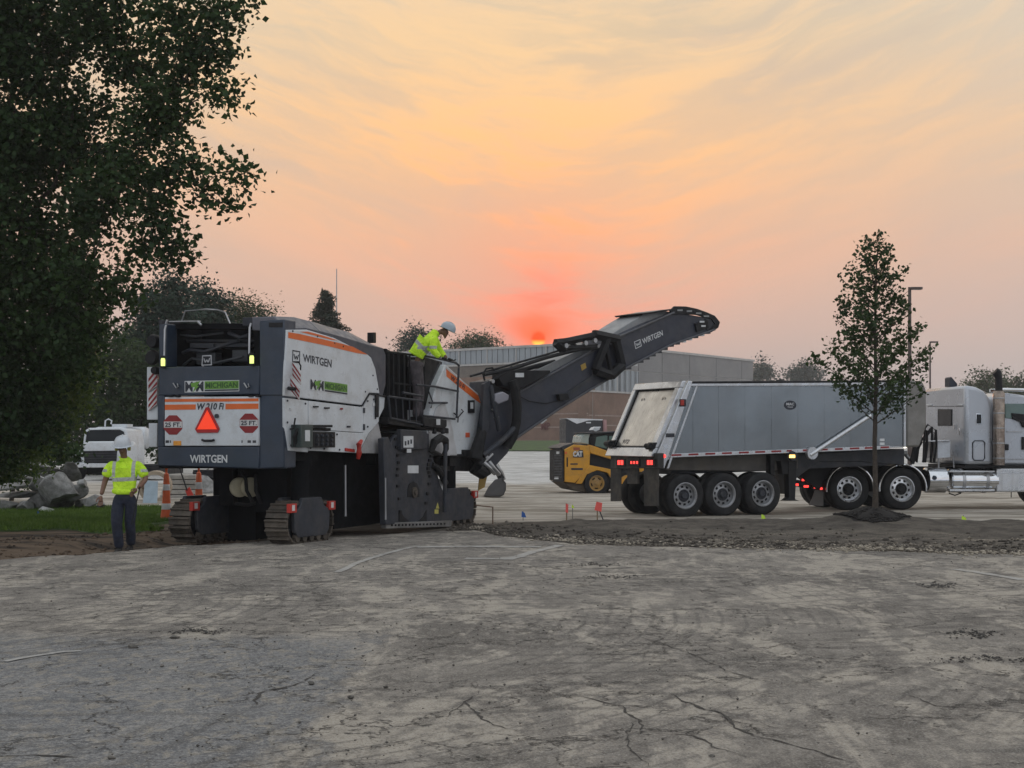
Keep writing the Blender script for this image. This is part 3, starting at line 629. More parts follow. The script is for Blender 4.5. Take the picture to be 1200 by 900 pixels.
# side control box
q = MB(); MS.rect(q, 353, 497.5, 367, 524.5, -0.20, 0.2); cb = q.build('control_box', mat('box_green_grey', (0.03, 0.05, 0.05), 0.5, dirt=.3), mill, bevel=0.01)
q = MB(); MS.rect(q, 358, 504, 363.3, 517, -0.21, 0.012); q.build('white_label', M['label'], cb)
q = MB(); MS.rect(q, 367.3, 506, 393, 524.5, -0.14, 0.14); MS.rect(q, 366, 497.8, 390, 500.8, -0.14, 0.14); MS.rect(q, 368, 501.5, 388, 504.5, -.06, .05); cn = q.build('connector_panel', M['black'], mill, bevel=0.008)
for i in range(4):
    for j in range(3):
        q = MB(); q.lathe(MS.at(371.5+i*5.6, 510.5+j*5, -.14), MS.nv(), [(0, -.03), (.024, -.03), (.03, 0)], 10); q.build('connector', M['dgrey'], cn)
q = MB()
for k, dx_ in enumerate((0, 2.5, 5)): MS.tube(q, [(353, 500+k*2, -.1), (348+dx_, 503, -.14), (344+dx_, 512, -.12), (345+dx_, 523, -.1)], 0.018)
MS.tube(q, [(340, 503, -.05), (344, 502, -.08), (345, 496, -.08), (346, 490, -.08)], 0.014)
q.build('side_hose', M['rubber'], mill)
q = MB(); MS.prism(q, [(405, 525), (416, 526.5), (416, 530), (405, 528.5)], -.03, .03); MS.tube(q, [(423.5, 516.5, -.1), (420.5, 521, -.12), (421, 530, -.12), (419.5, 538, -.1)], [.03, .05, .05, .03]); q.build('red_lock_lever', M['red'], mill)
# legs and crawlers
def crawler(bx, fr_off, Lc, Wc, Hc, base, guard=True):
    """bx: outer right lateral offset inwards from the side plane, fr_off: distance forward of the rear face"""
    O = MS.st(fr_off, 0, bx+Wc/2)           # rear centre on the ground
    cr = thing('crawler', O, None, None); cr.parent = mill; cr.location = O-ORG[mill.name]; ORG[cr.name] = O
    r = Hc/2; Lf = Lc-Hc; per = 2*Lf+2*pi*r; n = int(round(per/0.155)); pitch = per/n
    padme = None
    for i in range(n):
        t = (i+.5)*pitch
        if t < Lf: y, z, a = r+t, 0.0, 0
        elif t < Lf+pi*r: b = (t-Lf)/r; y, z, a = r+Lf+r*sin(b), r-r*cos(b), b
        elif t < 2*Lf+pi*r: y, z, a = r+Lf-(t-Lf-pi*r), Hc, pi
        else: b = (t-2*Lf-pi*r)/r; y, z, a = r-r*sin(b), r+r*cos(b), pi+b
        if padme is None:
            q = MB(); q.box((0, 0, .018), (Wc, pitch*.86, .036)); q.box((0, -pitch*.28, -.014), (Wc*.98, .026, .04)); o = q.build('track_pad', M['track'], cr, org=(0, 0, 0), bevel=0.004, seg=1); padme = o
        else: o = padme.copy(); COL.objects.link(o)
        Mx = Matrix.Rotation(R(-24), 4, 'Z') @ Matrix.Translation((0, y, z)) @ Matrix.Rotation(a, 4, 'X')
        o.matrix_local = Mx
    fr = MB(); side = []
    for k in range(24):
        a = 2*pi*k/24; yy = (r+Lf if sin(a) > 0 else r)+(r-.05)*sin(a); zz = r-(r-.05)*cos(a); side.append((yy, zz))
    P0 = lambda y, z, n: MS.st(fr_off+y, z, bx+n)
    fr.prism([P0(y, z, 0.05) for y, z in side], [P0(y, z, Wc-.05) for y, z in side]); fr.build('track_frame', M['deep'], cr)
    g = MB(); gy_ = [(0.20, Hc*.30), (.17, Hc*.80), (.34, Hc*.90), (.44, Hc*1.12), (Lc-.44, Hc*1.12), (Lc-.34, Hc*.90), (Lc-.17, Hc*.80), (Lc-.20, Hc*.30), (Lc-.3, Hc*.16), (.3, Hc*.16)]
    g.prism([P0(y, z, -.03) for y, z in gy_], [P0(y, z, 0.04) for y, z in gy_]); g.prism([P0(y, z, Wc-.04) for y, z in gy_], [P0(y, z, Wc+.03) for y, z in gy_])
    g.build('side_guard', M['dgrey'], cr, bevel=0.012)
    for yy in (.02, Lc-.22):
        q = MB(); q.prism([P0(yy, Hc*.78, -.05), P0(yy+.2, Hc*.78, -.05), P0(yy+.2, Hc*1.0, -.05), P0(yy, Hc*1.0, -.05)], [P0(yy, Hc*.78, .02), P0(yy+.2, Hc*.78, .02), P0(yy+.2, Hc*1.0, .02), P0(yy, Hc*1.0, .02)]); qq = q.build('corner_marker', M['red'], cr, bevel=.006)
        q = MB(); q.prism([P0(yy+.05, Hc*.83, -.056), P0(yy+.13, Hc*.83, -.056), P0(yy+.13, Hc*.97, -.056), P0(yy+.05, Hc*.97, -.056)], [P0(yy+.05, Hc*.83, -.05), P0(yy+.13, Hc*.83, -.05), P0(yy+.13, Hc*.97, -.05), P0(yy+.05, Hc*.97, -.05)]); q.build('reflector', M['conew'], qq)
    for k in range(5):
        q = MB(); yy = .3+(Lc-.6)*k/4; q.lathe(P0(yy, .10, -.02), MS.nv(), [(0, 0), (.07, 0), (.07, .1)], 14); q.build('track_roller', M['track'], cr)
    yc = Lc/2 if not (bx > 1 and fr_off < 1) else Lc/2+.5
    q = MB(); q.tube([P0(yc, Hc*.8, Wc/2), P0(yc, base, Wc/2)], 0.15, 20); q.tube([P0(yc, base-.05, Wc/2), P0(yc, base+.3, Wc/2)], 0.20, 20); q.build('lift_column', M['deep'], cr)  # columns take the shade black, so under-body darkness is in their colour
    return cr
crawler(0.03, 0.12, 1.45, 0.42, 0.66, 1.3)
crawler(1.90, 0.12, 1.45, 0.42, 0.66, 1.3)
crawler(0.0, 5.35, 1.75, 0.40, 0.66, 1.45)
crawler(1.95, 5.55, 1.55, 0.36, 0.62, 1.45)
# what hangs between the rear legs; dark blocks fill in the shade there
q = MB(); MR.rect(q, 257, 547, 273, 592, .9, .3); MR.rect(q, 262, 588, 300, 641, 1.2, .5); MR.rect(q, 300, 547, 336, 600, .8, .5); MR.rect(q, 272, 585, 300, 640, 1.6, .3); MR.rect(q, 186, 540, 334, 549, .5, .6); q.build('underframe_shade_fill', M['deep'], mill)
for x in (280, 293):
    q = MB(); q.lathe(MR.at(x, 571, .9), (LAT*0.75-FWD*0.6), [(.03, -.02), (.05, -.03), (.14, -.02), (.165, .0), (.165, .06), (.1, .07), (.0, .07)], 24); q.build('belt_roller', mat('cream_plastic', (.5, .46, .33), .5, dirt=.5), mill)
q = MB(); MR.tube(q, [(283, 552, .8), (288, 562, .75), (289, 575, .75), (296, 588, .8)], .03); MR.tube(q, [(300, 556, .8), (300, 575, .7), (306, 590, .8)], .035); MR.tube(q, [(276, 590, .9), (290, 592, .9), (306, 588, .9)], .03); q.build('hanging_hose', M['rubber'], mill)
# drum side plate
q = MB(); MS.prism(q, [(452, 528), (462, 512), (471, 505), (503, 508), (503, 525), (511, 546), (515, 565), (527.5, 595), (528.7, 613), (453, 615.5)], -0.10, 0.08); dp = q.build('drum_side_plate', M['dgrey'], mill, bevel=0.012)
q = MB(); MS.prism(q, [(452, 613), (530, 610), (529, 617.2), (452.5, 619.5)], -0.16, 0.1); sk = q.build('skid_shoe', mat('scuffed_steel', (0.20, 0.20, 0.20), .5, metal=.4, var=.3, dirt=.5), dp, bevel=0.008)
for k in range(16):
    b_ = MB(); b_.lathe(MS.at(459+k*4.1, 615.5-k*.12, -.16), MS.nv(), [(0, -.02), (.02, -.02), (.02, 0)], 6)
    b_.build('bolt', M['black'], sk)
q = MB(); MS.prism(q, [(449.5, 514), (455, 512), (463, 530), (463, 614), (452, 615)], -0.20, 0.12); q.build('guide_post', M['dgrey'], mill, bevel=0.012)
q = MB(); MS.tube(q, [(451.5, 560, -.24), (451.8, 609, -.24)], 0.018); MS.tube(q, [(404.5, 545, .2), (404.8, 605, .2)], 0.02); q.build('lift_rod', M['steel'], mill)
q = MB(); cc = MS.at(484.5, 577, -.10)
ar = [(478, 582.5), (478, 573), (480, 567), (484.5, 564), (489, 567), (491.5, 573), (491.5, 582.5)]
MS.prism(q, ar, -0.108, 0.008); ao = q.build('arch_opening', M['black'], dp)
q = MB(); q.lathe(MS.at(485, 577, -.10), MS.nv(), [(0, -.06), (.05, -.06), (.05, -.03), (.1, -.03), (.1, 0)], 16); q.build('gear_hub', M['track'], dp)
for a, b, c, d in ((478, 545.5, 490.5, 554.5), (489, 553, 489.1, 553.1)):
    q = MB(); MS.rect(q, a, b, c, d, -0.106, 0.006); q.build('white_sticker', M['label'], dp)
q = MB(); MS.prism(q, [(513, 589), (515, 596), (511, 596)], -0.106, 0.006); MS.rect(q, 509.5, 597, 514, 602, -0.106, .006); q.build('warning_sticker', mat('yellow_sticker', (.5, .45, .12), .5), dp)
q = MB(); MS.prism(q, [(470, 503), (500.5, 505), (500.5, 526), (488, 527), (470, 527)], -0.18, 0.1); jb = q.build('side_junction_box', M['dgrey'], mill, bevel=0.015)
q = MB(); MS.rect(q, 473, 511, 484.5, 524.5, -0.186, .006); MS.rect(q, 477, 526, 482, 530.5, -.186, .006); jl = q.build('pictogram_sticker', M['label'], jb)
for k in range(3):
    q = MB(); MS.rect(q, 474.5+k*3.3, 517-k, 476.3+k*3.3, 522-k, -0.19, .003); q.build('pictogram', M['print'], jl)
for pts in ([(464, 515), (468, 540), (466, 560), (470, 600)], [(506, 535), (502, 548), (505, 560), (500, 590)]):
    q = MB()
    for k in range(9):
        u = k/8*(len(pts)-1); i = min(int(u), len(pts)-2); f = u-i; x = pts[i][0]*(1-f)+pts[i+1][0]*f; y = pts[i][1]*(1-f)+pts[i+1][1]*f
        MS.rect(q, x-1.2, y-2.0, x+1.2, y+1.2, -0.125, .03)
    q.build('bolt_row', M['black'], dp)
q = MB(); MS.prism(q, [(468, 598), (474, 606), (480, 611), (468, 611)], -.115, .02); q.build('gusset', M['black'], dp); q = MB(); MS.prism(q, [(500, 598), (500, 611), (490, 611), (496, 606)], -.115, .02); q.build('gusset', M['black'], dp)
# scraper arm with hoses before the front crawler
q = MB(); MS.tube(q, [(505, 530, -.15), (509, 518, -.18), (516, 513, -.18), (522, 516, -.18), (523, 526, -.15), (520, 533, -.1)], [.05, .08, .08, .07, .05, .04]); MS.tube(q, [(506, 545, -.1), (512, 548, -.15), (517, 556, -.15), (522, 566, -.1)], .06); q.build('hose_arch', M['rubber'], mill)
q = MB(); MS.tube(q, [(522, 520, -.2), (521.5, 560, -.2), (521, 600, -.18)], .04); q.build('ram_rod', M['dgrey'], mill)
q = MB(); MS.rect(q, 515, 561, 519, 590, -.05, .02); q.build('pale_guard_strip', M['label'], mill)
q = MB(); MS.rect(q, 512, 546, 560, 552, .1, .3); MS.prism(q, [(527, 536), (556, 535), (556, 546), (527, 546)], .05, .3); q.build('front_crossbeam', M['black'], mill)
# operator platform
q = MB(); MS.prism(q, [(453, 408), (459, 412), (478, 415), (478, 470), (478, 505), (453, 500), (446, 480), (453, 455)], 0.35, 1.6); MS.prism(q, [(470, 416), (498, 420), (500, 505), (470, 500)], 1.2, .7); q.build('operator_station', M['deep'], mill, bevel=.02)
q = MB(); MS.prism(q, [(455, 497), (497, 503), (526, 508), (526, 502), (497, 494), (455, 489)], -0.05, 0.6); fl = q.build('platform_floor', M['black'], mill, bevel=.01)
q = MB()
for x in (455, 460.5, 467, 473.5, 480): MS.tube(q, [(x, 411+(x-455)*.2, .2), (x+.4, 466, .2)], .02)
MS.tube(q, [(453, 412, .2), (470, 414, .2), (497, 418, .2)], .02); MS.tube(q, [(462, 449, .2), (488, 452, .2)], .016)
q.build('cab_guard_rail', M['black'], mill)
q = MB(); f4 = [(455, 464.5), (496, 470), (495, 498), (458, 490)]
MS.tube(q, [(*f4[0], -.08), (*f4[1], -.08), (*f4[2], -.08), (*f4[3], -.08), (*f4[0], -.08)], .02)
MS.tube(q, [(472, 460, -.08), (496, 464.5, -.08)], .022)
for k in range(1, 5):
    u = k/5; MS.tube(q, [(455+41*u, 464.5+5.5*u, -.08), (458+37*u, 490+8*u, -.08)], .013)
q.build('access_gate', M['dgrey'], mill)
q = MB(); MS.tube(q, [(498, 417, -.02), (520, 421.5, -.05), (534, 425, -.08), (538, 428.5, -.08), (537.5, 432, -.08), (535, 490, -.08)], .022)
MS.tube(q, [(488, 451, -.02), (510, 453, -.05), (537, 458.5, -.08)], .02); MS.tube(q, [(496, 487, -.02), (533, 491, -.08)], .02)
MS.tube(q, [(516, 425, -.02), (504, 450, -.02)], .014); MS.tube(q, [(502, 458, -.02), (507, 471, -.02), (505, 478, -.02)], .014); MS.tube(q, [(503, 472, -.06), (524, 472, -.06)], .02)
q.build('hand_rail', M['dgrey'], mill)
q = MB(); MS.prism(q, [(497, 488), (524, 492), (524, 500), (520, 503), (497, 500)], -.12, .3); lb = q.build('lamp_bracket', M['black'], mill, bevel=.02)
for x in (509, 519):
    q = MB(); q.lathe(MS.at(x, 505, -.12)+Vector((0, 0, .04)), (0, 0, -1), [(0, 0), (.02, 0), (.03, .03), (.045, .06), (.04, .09), (0, .1)], 14); q.build('work_lamp', M['black'], lb)
q = MB(); MS.rect(q, 511.5, 491, 516, 498, -.126, .006); q.build('white_sticker', M['label'], lb)
q = MB(); MS.prism(q, [(498, 418), (519, 424), (504, 476), (498, 492)], .12, .5); q.build('seat_console', M['black'], mill, bevel=.02)
# front body with slanting nose
q = MB(); MS.prism(q, [(522.5, 427), (560, 462), (565, 474), (555.5, 535), (521, 534), (502, 523), (500, 502), (506, 474), (511, 452)], 0.0, 1.9); fb = q.build('front_body', M['white'], mill, bevel=.02)
q = MB(); MS.prism(q, [(523, 431.5), (560.5, 463.5), (563.5, 473), (556, 467.5), (540, 455), (523.3, 441)], -.004, .004); q.build('orange_stripe', M['orange'], fb)
q = MB(); MS.prism(q, [(523.5, 430.3), (560, 461.2), (560.5, 463), (523, 432.2)], -.007, .003); q.build('white_line', M['conew'], fb)
t_ = MB(); text_on(MS, t_, 'W 210 Fi', (529, 439.5), (545, 451.5), (544.5, 457), (528.5, 444.5), -.008, .03, .2); t_.build('lettering', M['print'], fb, smooth=0)
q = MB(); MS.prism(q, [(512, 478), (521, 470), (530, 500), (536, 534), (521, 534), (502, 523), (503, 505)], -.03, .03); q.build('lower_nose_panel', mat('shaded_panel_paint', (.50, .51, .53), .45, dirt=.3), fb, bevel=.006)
q = MB(); MS.rect(q, 549.5, 469, 556.5, 484, -.03, .03); fl_ = q.build('fuel_flap', M['black'], fb, bevel=.008)
q = MB(); MS.rect(q, 551.5, 471.5, 554.7, 479, -.036, .006); q.build('pictogram', M['label'], fl_)
q = MB(); MS.rect(q, 546, 507, 550.5, 512.5, -.01, .01); q.build('red_sticker', mat('red_orange_sticker', (.55, .09, .03), .5), fb)
q = MB(); MS.rect(q, 527, 532, 560, 535.5, -.03, .3); MS.rect(q, 544, 527, 551, 535, -.06, .1); q.build('front_sill', M['black'], mill, bevel=.01)
q = MB(); MS.tube(q, [(532, 484, -.02), (537, 489, -.05), (543, 482, -.05), (541, 480, -.05)], .012); MS.tube(q, [(537, 489, -.05), (536.5, 495, -.05)], .012); q.build('grab_handle', M['black'], fb)

# ---- conveyor
CP = Plane(-0.34, 30.9, R(37.4)); CW = 1.0
def cpr(name, poly, n0, d, m, par=mill, bevel=.012): q = MB(); CP.prism(q, poly, n0, d); return q.build(name, M[m] if isinstance(m, str) else m, par, bevel=bevel)
cm = mat('conveyor_paint', (0.024, 0.030, 0.048), 0.48, var=0.12, dirt=0.4, dirtcol=(0.07, 0.068, 0.075, 1))
coverm = mat('conveyor_cover', (0.26, 0.27, 0.28), 0.5, var=.1, dirt=.4, dirtcol=(.14, .14, .14, 1))
lower = cpr('lower_conveyor', [(606, 461), (652, 434.5), (697.5, 409), (715, 402), (728, 435.3), (692, 457), (655.5, 479), (602, 515.5), (595, 531), (579, 548), (566, 553), (560, 548), (563, 505), (572, 470), (595, 462)], 0, CW, cm)
cpr('conveyor_cover', [(604, 462), (628, 434), (660, 419), (690, 404.5), (699, 409.5)], .12, CW-.24, coverm)
upper = cpr('upper_conveyor', [(718, 396), (755, 379), (790, 365.5), (826, 372), (838, 378), (838, 386), (829, 390), (785.5, 404.5), (754, 420.5), (728, 435), (712, 425)], 0, CW, cm)
cpr('conveyor_cover', [(714, 393.5), (735, 380), (754, 368.5), (772, 363.5), (790, 366), (755, 381), (720, 397)], .12, CW-.24, coverm)
# flanges along the frame, with bolt-like teeth
q = MB()
for (a, b) in (((606, 461), (697.5, 409.5)), ((602, 515.5), (655.5, 479)), ((655.5, 479), (692, 456.5)), ((692, 456.5), (728, 435.3))):
    CP.tube(q, [(*a, -.03), (*b, -.03)], .025, 6)
for (a, b) in (((722, 396), (790, 366)), ((728, 434.5), (785.5, 404.3)), ((785.5, 404.3), (838, 386))):
    CP.tube(q, [(*a, -.03), (*b, -.03)], .025, 6)
q.build('frame_flange', mat('flange_paint', (.07, .075, .09), .5, dirt=.4), mill)
for k in range(14):
    u = (k+.5)/14; x = 732+u*100; y = np.interp(x, [728, 785.5, 838], [435.3, 405, 386.5])
    q = MB(); q.box(CP.at(x, y+.2, .03), (.11, .12, .045), Matrix.Rotation(R(37.4), 3, 'Z')); q.build('carrier_roller', M['label'] if k in (1, 9, 10, 12) else M['dgrey'], upper)
cpr('stiffener', [(655, 466), (700, 436), (702, 439), (660, 469)], -.03, .03, M['dgrey'], lower, .004)
cpr('idler_box', [(655, 462), (666, 461), (668, 468), (657, 470)], -.12, .12, 'black', lower)
cpr('bolt_plate', [(633, 494), (640, 489), (641, 492), (635, 497)], -.03, .03, 'label', lower, .004)
cpr('yellow_sticker', [(680.5, 428), (686, 425), (687.3, 431), (682, 434.5)], -.006, .006, mat('mustard_sticker', (.4, .26, .05), .5), lower, 0)
w_logo(CP, [(743, 400.5), (750.3, 397.3), (752, 405.5), (744.8, 409)], -.006, M['label'], upper)
t_ = MB(); text_on(CP, t_, 'WIRTGEN', (752, 397.2), (776, 386.8), (777, 393), (753.5, 403.6), -.006, .02); t_.build('lettering', M['label'], upper, smooth=0)
# head of the conveyor
q = MB()
for n in (-.04, CW-.02):
    outer = [(786, 364), (791, 358.8), (804, 359), (817, 361.7), (829, 366), (838, 370), (844, 377.5), (842, 384), (834, 389.5), (830, 388), (838, 380), (834, 374), (817, 369), (800, 368), (788, 369)]
    CP.prism(q, outer, n, .06)
q.build('head_guard', M['black'], mill, bevel=.008)
for x, y in ((797, 363.5), (808, 364.5), (819, 367), (828, 370.5)):
    q = MB(); CP.rect(q, x-3, y-.9, x+3, y+1, -.05, .01); q.build('guard_slot', coverm, mill)
q = MB(); q.lathe(CP.at(832, 379, -.02), CP.nv(), [(0, 0), (.17, 0), (.17, CW), (0, CW)], 20); hp = q.build('head_drum', M['dgrey'], mill)
q = MB(); CP.prism(q, [(815, 379), (830, 375), (831, 384), (817, 389)], -.05, .05); q.build('head_bearing', M['black'], mill, bevel=.01)
for x, y in ((823, 377), (824.5, 382)):
    q = MB(); CP.rect(q, x-2.5, y-1, x+2.5, y+1, -.06, .02); q.build('bearing_bolt', M['label'], mill)
# belt running over the frame
q = MB(); CP.prism(q, [(752, 367.2), (790, 361.6), (792, 362.8), (754, 369)], .0, CW*.9); q.build('side_rail', M['black'], mill)
# folding joint
q = MB()
for n in (-.10, CW+.02):
    q = MB(); tr_o = [(696, 391), (712, 392), (724, 398), (730, 426), (716, 441), (698, 435), (703, 420), (706, 404)]
    A = [CP.at(x, y, n) for x, y in tr_o]
    for a, b, r in (((696, 392), (724, 398), .11), ((722, 398), (729, 428), .10), ((729, 428), (716, 440), .11), ((716, 440), (698, 434), .11), ((698, 434), (712, 396), .10), ((708, 396), (716, 436), .06)):
        q.tube([CP.at(*a, n), CP.at(*b, n)], r, 6)
    q.build('fold_joint', M['black'], mill)
q = MB()
CP.tube(q, [(651, 401.5, -.08), (665, 400, -.08), (698, 393, -.08)], .085, 6); CP.tube(q, [(656, 408.5, -.08), (698, 407, -.08)], .07, 6); CP.tube(q, [(651, 401, -.08), (661, 411, -.08)], .09, 6); CP.tube(q, [(668, 400, -.08), (676, 408, -.08)], .05, 6)
q.build('fold_arm', M['black'], mill)
for x, y in ((663, 405), (686, 402), (697, 399)):
    q = MB(); q.lathe(CP.at(x, y, -.15), CP.nv(), [(0, -.03), (.05, -.03), (.05, .05)], 12); q.build('pivot_pin', M['steel'], mill)
# tie rods, cables
q = MB(); CP.tube(q, [(551, 441, -.05), (600, 427, -.05), (655, 411, -.05), (700, 404, -.05)], .022); CP.tube(q, [(567, 439, -.1), (600, 432, -.1), (640, 419, -.1), (680, 409, -.1)], .04); CP.tube(q, [(585, 441, .2), (625, 430, .2), (650, 424, .2)], .05)
CP.tube(q, [(604, 462, -.05), (620, 470, -.05), (640, 473, -.05), (660, 468, -.05)], .01)
q.build('tie_rod', M['black'], mill)
q = MB(); CP.tube(q, [(568, 446, -.1), (566, 438, -.1), (570, 432, -.1), (577, 431, -.1), (581, 437, -.1)], .02); CP.tube(q, [(577, 445, -.1), (590, 438, -.1), (600, 430, -.1)], .03); q.build('hose_loop', M['rubber'], mill)
# swing bracket
cpr('swing_frame', [(567, 447), (585, 443), (600, 445), (606, 462), (603, 500), (590, 520), (575, 540), (561, 540), (563, 505), (566, 470)], .15, .5, 'dgrey')
cpr('cylinder_box', [(585, 434), (645, 434), (645, 437), (632, 445), (606, 458), (590, 452), (585, 444)], -.12, .25, 'black')
cpr('white_sticker', [(604, 437), (614, 437), (614, 442), (604, 442)], -.126, .006, 'label', mill, 0)
q = MB(); CP.tube(q, [(600, 446, -.16), (604, 458, -.18), (606, 478, -.18), (605, 495, -.18), (601, 512, -.16), (594, 524, -.1)], .10, 10); q.build('thick_hose', M['rubber'], mill)
q = MB(); CP.tube(q, [(566, 502, -.1), (561, 520, -.16), (556, 538, -.18), (557.5, 549, -.18), (565, 554, -.15), (572, 551, -.1)], [.09, .12, .15, .15, .13, .10], 10); q.build('spray_hose', M['rubber'], mill)
q = MB(); CP.prism(q, [(567, 450), (574, 446), (577, 470), (572, 505), (565, 510)], -.2, .1); CP.tube(q, [(575, 452, -.2), (580, 480, -.25), (585, 505, -.2)], .05); CP.tube(q, [(566, 534, -.2), (590, 515, -.2), (604, 500, -.2)], .06); q.build('swing_bracket', M['dgrey'], mill, bevel=.01)
cpr('work_light', [(581, 462), (590, 459), (597, 463), (596, 469), (584, 474), (580, 470)], -.3, .12, mat('grey_lamp', (.25, .25, .29), .4), mill, .02)
q = MB(); CP.tube(q, [(567, 542, -.2), (573, 548, -.25), (580, 555, -.2)], .045); CP.tube(q, [(573, 541, -.2), (578, 548, -.25), (585, 556, -.2)], .045); CP.tube(q, [(577, 532, -.1), (568, 541, -.15)], .03); q.build('hydraulic_ram', M['steel'], mill)
for x, y in ((570, 536), (577, 447), (579, 481), (582, 489)):
    q = MB(); q.lathe(CP.at(x, y, -.2), CP.nv(), [(0, -.03), (.04, -.03), (.04, .05)], 12); q.build('fitting', M['steel'], mill)
# ------------------------------------------------------------------ wheels
def wheel(parent, P, px, py, n, Rr, Wd=0.27, holes=10, rimm='alu', inward=True, name='wheel', C=None, N=None, hubm='dgrey', far=False, deep=0.11, lugs=True):
    C = C if C is not None else P.at(px, py, n); N = N if N is not None else P.nv()
    q = MB(); prof = [(Rr*.60, .03), (Rr*.63, .0), (Rr*.74, -.008), (Rr*.88, -.006), (Rr*.955, .012), (Rr, .04)]
    t = .055
    while t < Wd-.055: prof += [(Rr, t), (Rr, t+.032), (Rr*.975, t+.034), (Rr*.975, t+.042)]; t += .044
    prof += [(Rr, Wd-.04), (Rr*.955, Wd-.012), (Rr*.8, Wd+.006), (Rr*.60, Wd-.02)]
    q.lathe(C, N, prof, 40)
    o = q.build(name, M['rubber'], parent, smooth=50)
    q = MB(); q.lathe(C, N, [(Rr*.60, .04), (Rr*.615, .0), (Rr*.585, -.004), (Rr*.565, .015), (Rr*.53, .03), (Rr*.52, deep+.02)], 36)
    # disc with hand holes
    x = N.cross(Vector((0, 0, 1))).normalized(); y = N.cross(x).normalized(); K = holes*4
    rad = [Rr*.52, Rr*.46, Rr*.36, Rr*.29]
    dep = [deep, deep-.005, deep-.015, deep-.03]
    rg = [[C+N*dep[i]+(x*cos(2*pi*k/K)+y*sin(2*pi*k/K))*rad[i] for k in range(K)] for i in range(4)]
    b = len(q.v); q.v += [tuple(v) for r in rg for v in r]
    for i in range(3):
        for k in range(K):
            if i == 1 and k % 4 in (0, 1): continue
            q.f.append((b+i*K+k, b+i*K+(k+1) % K, b+(i+1)*K+(k+1) % K, b+(i+1)*K+k)); q.mi.append(0)
    q.build('rim', M[rimm], o, smooth=40)
    q = MB(); q.lathe(C, N, [(0, deep-.085), (Rr*.13, deep-.085), (Rr*.16, deep-.07), (Rr*.17, deep-.03), (Rr*.29, deep-.028)], 20)
    if lugs:
        for k in range(10):
            a = 2*pi*k/10; p = C+N*(deep-.05)+(x*cos(a)+y*sin(a))*Rr*.235; q.lathe(p, N, [(0, -.012), (Rr*.028, -.012), (Rr*.03, .03)], 6)
    q.build('hub', M[hubm], o)
    q = MB(); q.lathe(C, N, [(0, deep+.03), (Rr*.55, deep+.03)], 24); q.build('brake_drum', M['black'], o)
    return o
M['rim'] = mat('dull_rim', (0.36, 0.37, 0.39), 0.45, metal=.6, var=.15, dirt=.5, dirtcol=(.12, .11, .10, 1))

# ------------------------------------------------------------------ end dump trailer
TP = Plane(3.77, 33.4, R(24)); TW = 2.15
trl = thing('dump_trailer', TP.st(3, 0, TW/2), 'polished silver end dump trailer with three axles under the conveyor tip', 'trailer')
TN = TP.nv()
for (x, y) in ((803.5, 581), (849, 579.6), (894.5, 578.2)):
    wheel(trl, TP, x, y, 0, .475, rimm='rim')
    C = TP.at(x, y, 0)
    for off, sg in ((.33, 1), (TW-.33, -1), (TW, -1)):
        q = MB(); c2 = C+TN*off; c2 = c2 if sg > 0 else c2; Nn = TN*sg; Rr = .475
        q.lathe(c2, Nn, [(Rr*.55, .06), (Rr*.63, .0), (Rr*.88, -.006), (Rr, .04), (Rr, .23), (Rr*.9, .27), (Rr*.55, .22)], 36); w_ = q.build('wheel', M['rubber'], trl, smooth=50)
        q = MB(); q.lathe(c2, Nn, [(Rr*.6, .03), (Rr*.5, .1), (0, .1)], 24); q.build('rim', M['rim'], w_)
    q = MB(); q.cyl(C+TN*.15, C+TN*(TW-.15), .08); q.build('axle', M['black'], trl)
sidey = lambda x, a, b: a+(b-a)*(x-806)/(1062-806)
xsn = [787, 812, 842, 873, 904, 935, 966, 997, 1028, 1062]
body = MB(); TP.prism(body, [(805, 452), (1062, 451), (1062, 524), (1042, 524.8), (787, 534), (776, 548), (770, 545), (771.5, 532)], .03, TW-.06); body.build('dump_body', M['alu'], trl, bevel=.01)
M['aluside'] = mat('polished_side', (0.24, 0.26, 0.275), 0.22, metal=0.9, var=0.12, vscale=.6, rvar=.03, bump=.16, bscale=.8)
for a, b in zip(xsn, xsn[1:]):
    ta = lambda x: 451.5 if x >= 806 else 451.5+(806-x)*2.4
    yb = lambda x: 532-(x-787)*(532-523)/(1042-787)
    poly = [(a+.05, 452.5+(0 if a > 800 else (806-a)*2.35)), (b-.05, 452.3), (b-.05, yb(b)), (a+.05, yb(a))] if a > 790 else [(806.5, 453), (b-.05, 452.5), (b-.05, yb(b)), (777.5, 533), (774, 531)]
    q = MB(); TP.prism(q, poly, 0.0, .03); q.build('side_panel', M['aluside'], trl, bevel=.003, seg=1)
q = MB(); TP.prism(q, [(807, 448.6), (1063, 447.2), (1063, 451.6), (806, 452.6)], -.03, .09); tr = q.build('top_rail', M['alu'], trl, bevel=.008)
q = MB(); TP.tube(q, [(806, 448.4, -.02), (1063, 446.7, -.02)], .028); TP.tube(q, [(806, 449, TW), (1063, 447, TW)], .028); q.build('tarp_cable', M['black'], trl)
q = MB(); TP.prism(q, [(787, 531.8), (1043, 522.3), (1043, 526.3), (786, 536.2)], -.035, .08); br_ = q.build('bottom_rail', M['alu'], trl, bevel=.006)
rr_ = [787+ (x-400)/4.615 for x in (400, 492, 583, 673, 765, 853, 940)]
reds = [(a, a+11.5) for a in rr_]+[(922, 928), (941, 950), (961, 970), (978.5, 987.5), (996, 1007), (1013.5, 1022.5), (1032, 1042)]
for a, b in reds:
    q = MB(); ya = lambda x: 532.3-(x-787)*(532-522.6)/(1042-787)
    TP.prism(q, [(a, ya(a)), (b, ya(b)), (b, ya(b)+2.2), (a, ya(a)+2.2)], -.038, .003); q.build('red_reflector', M['dkred'], br_, smooth=0)
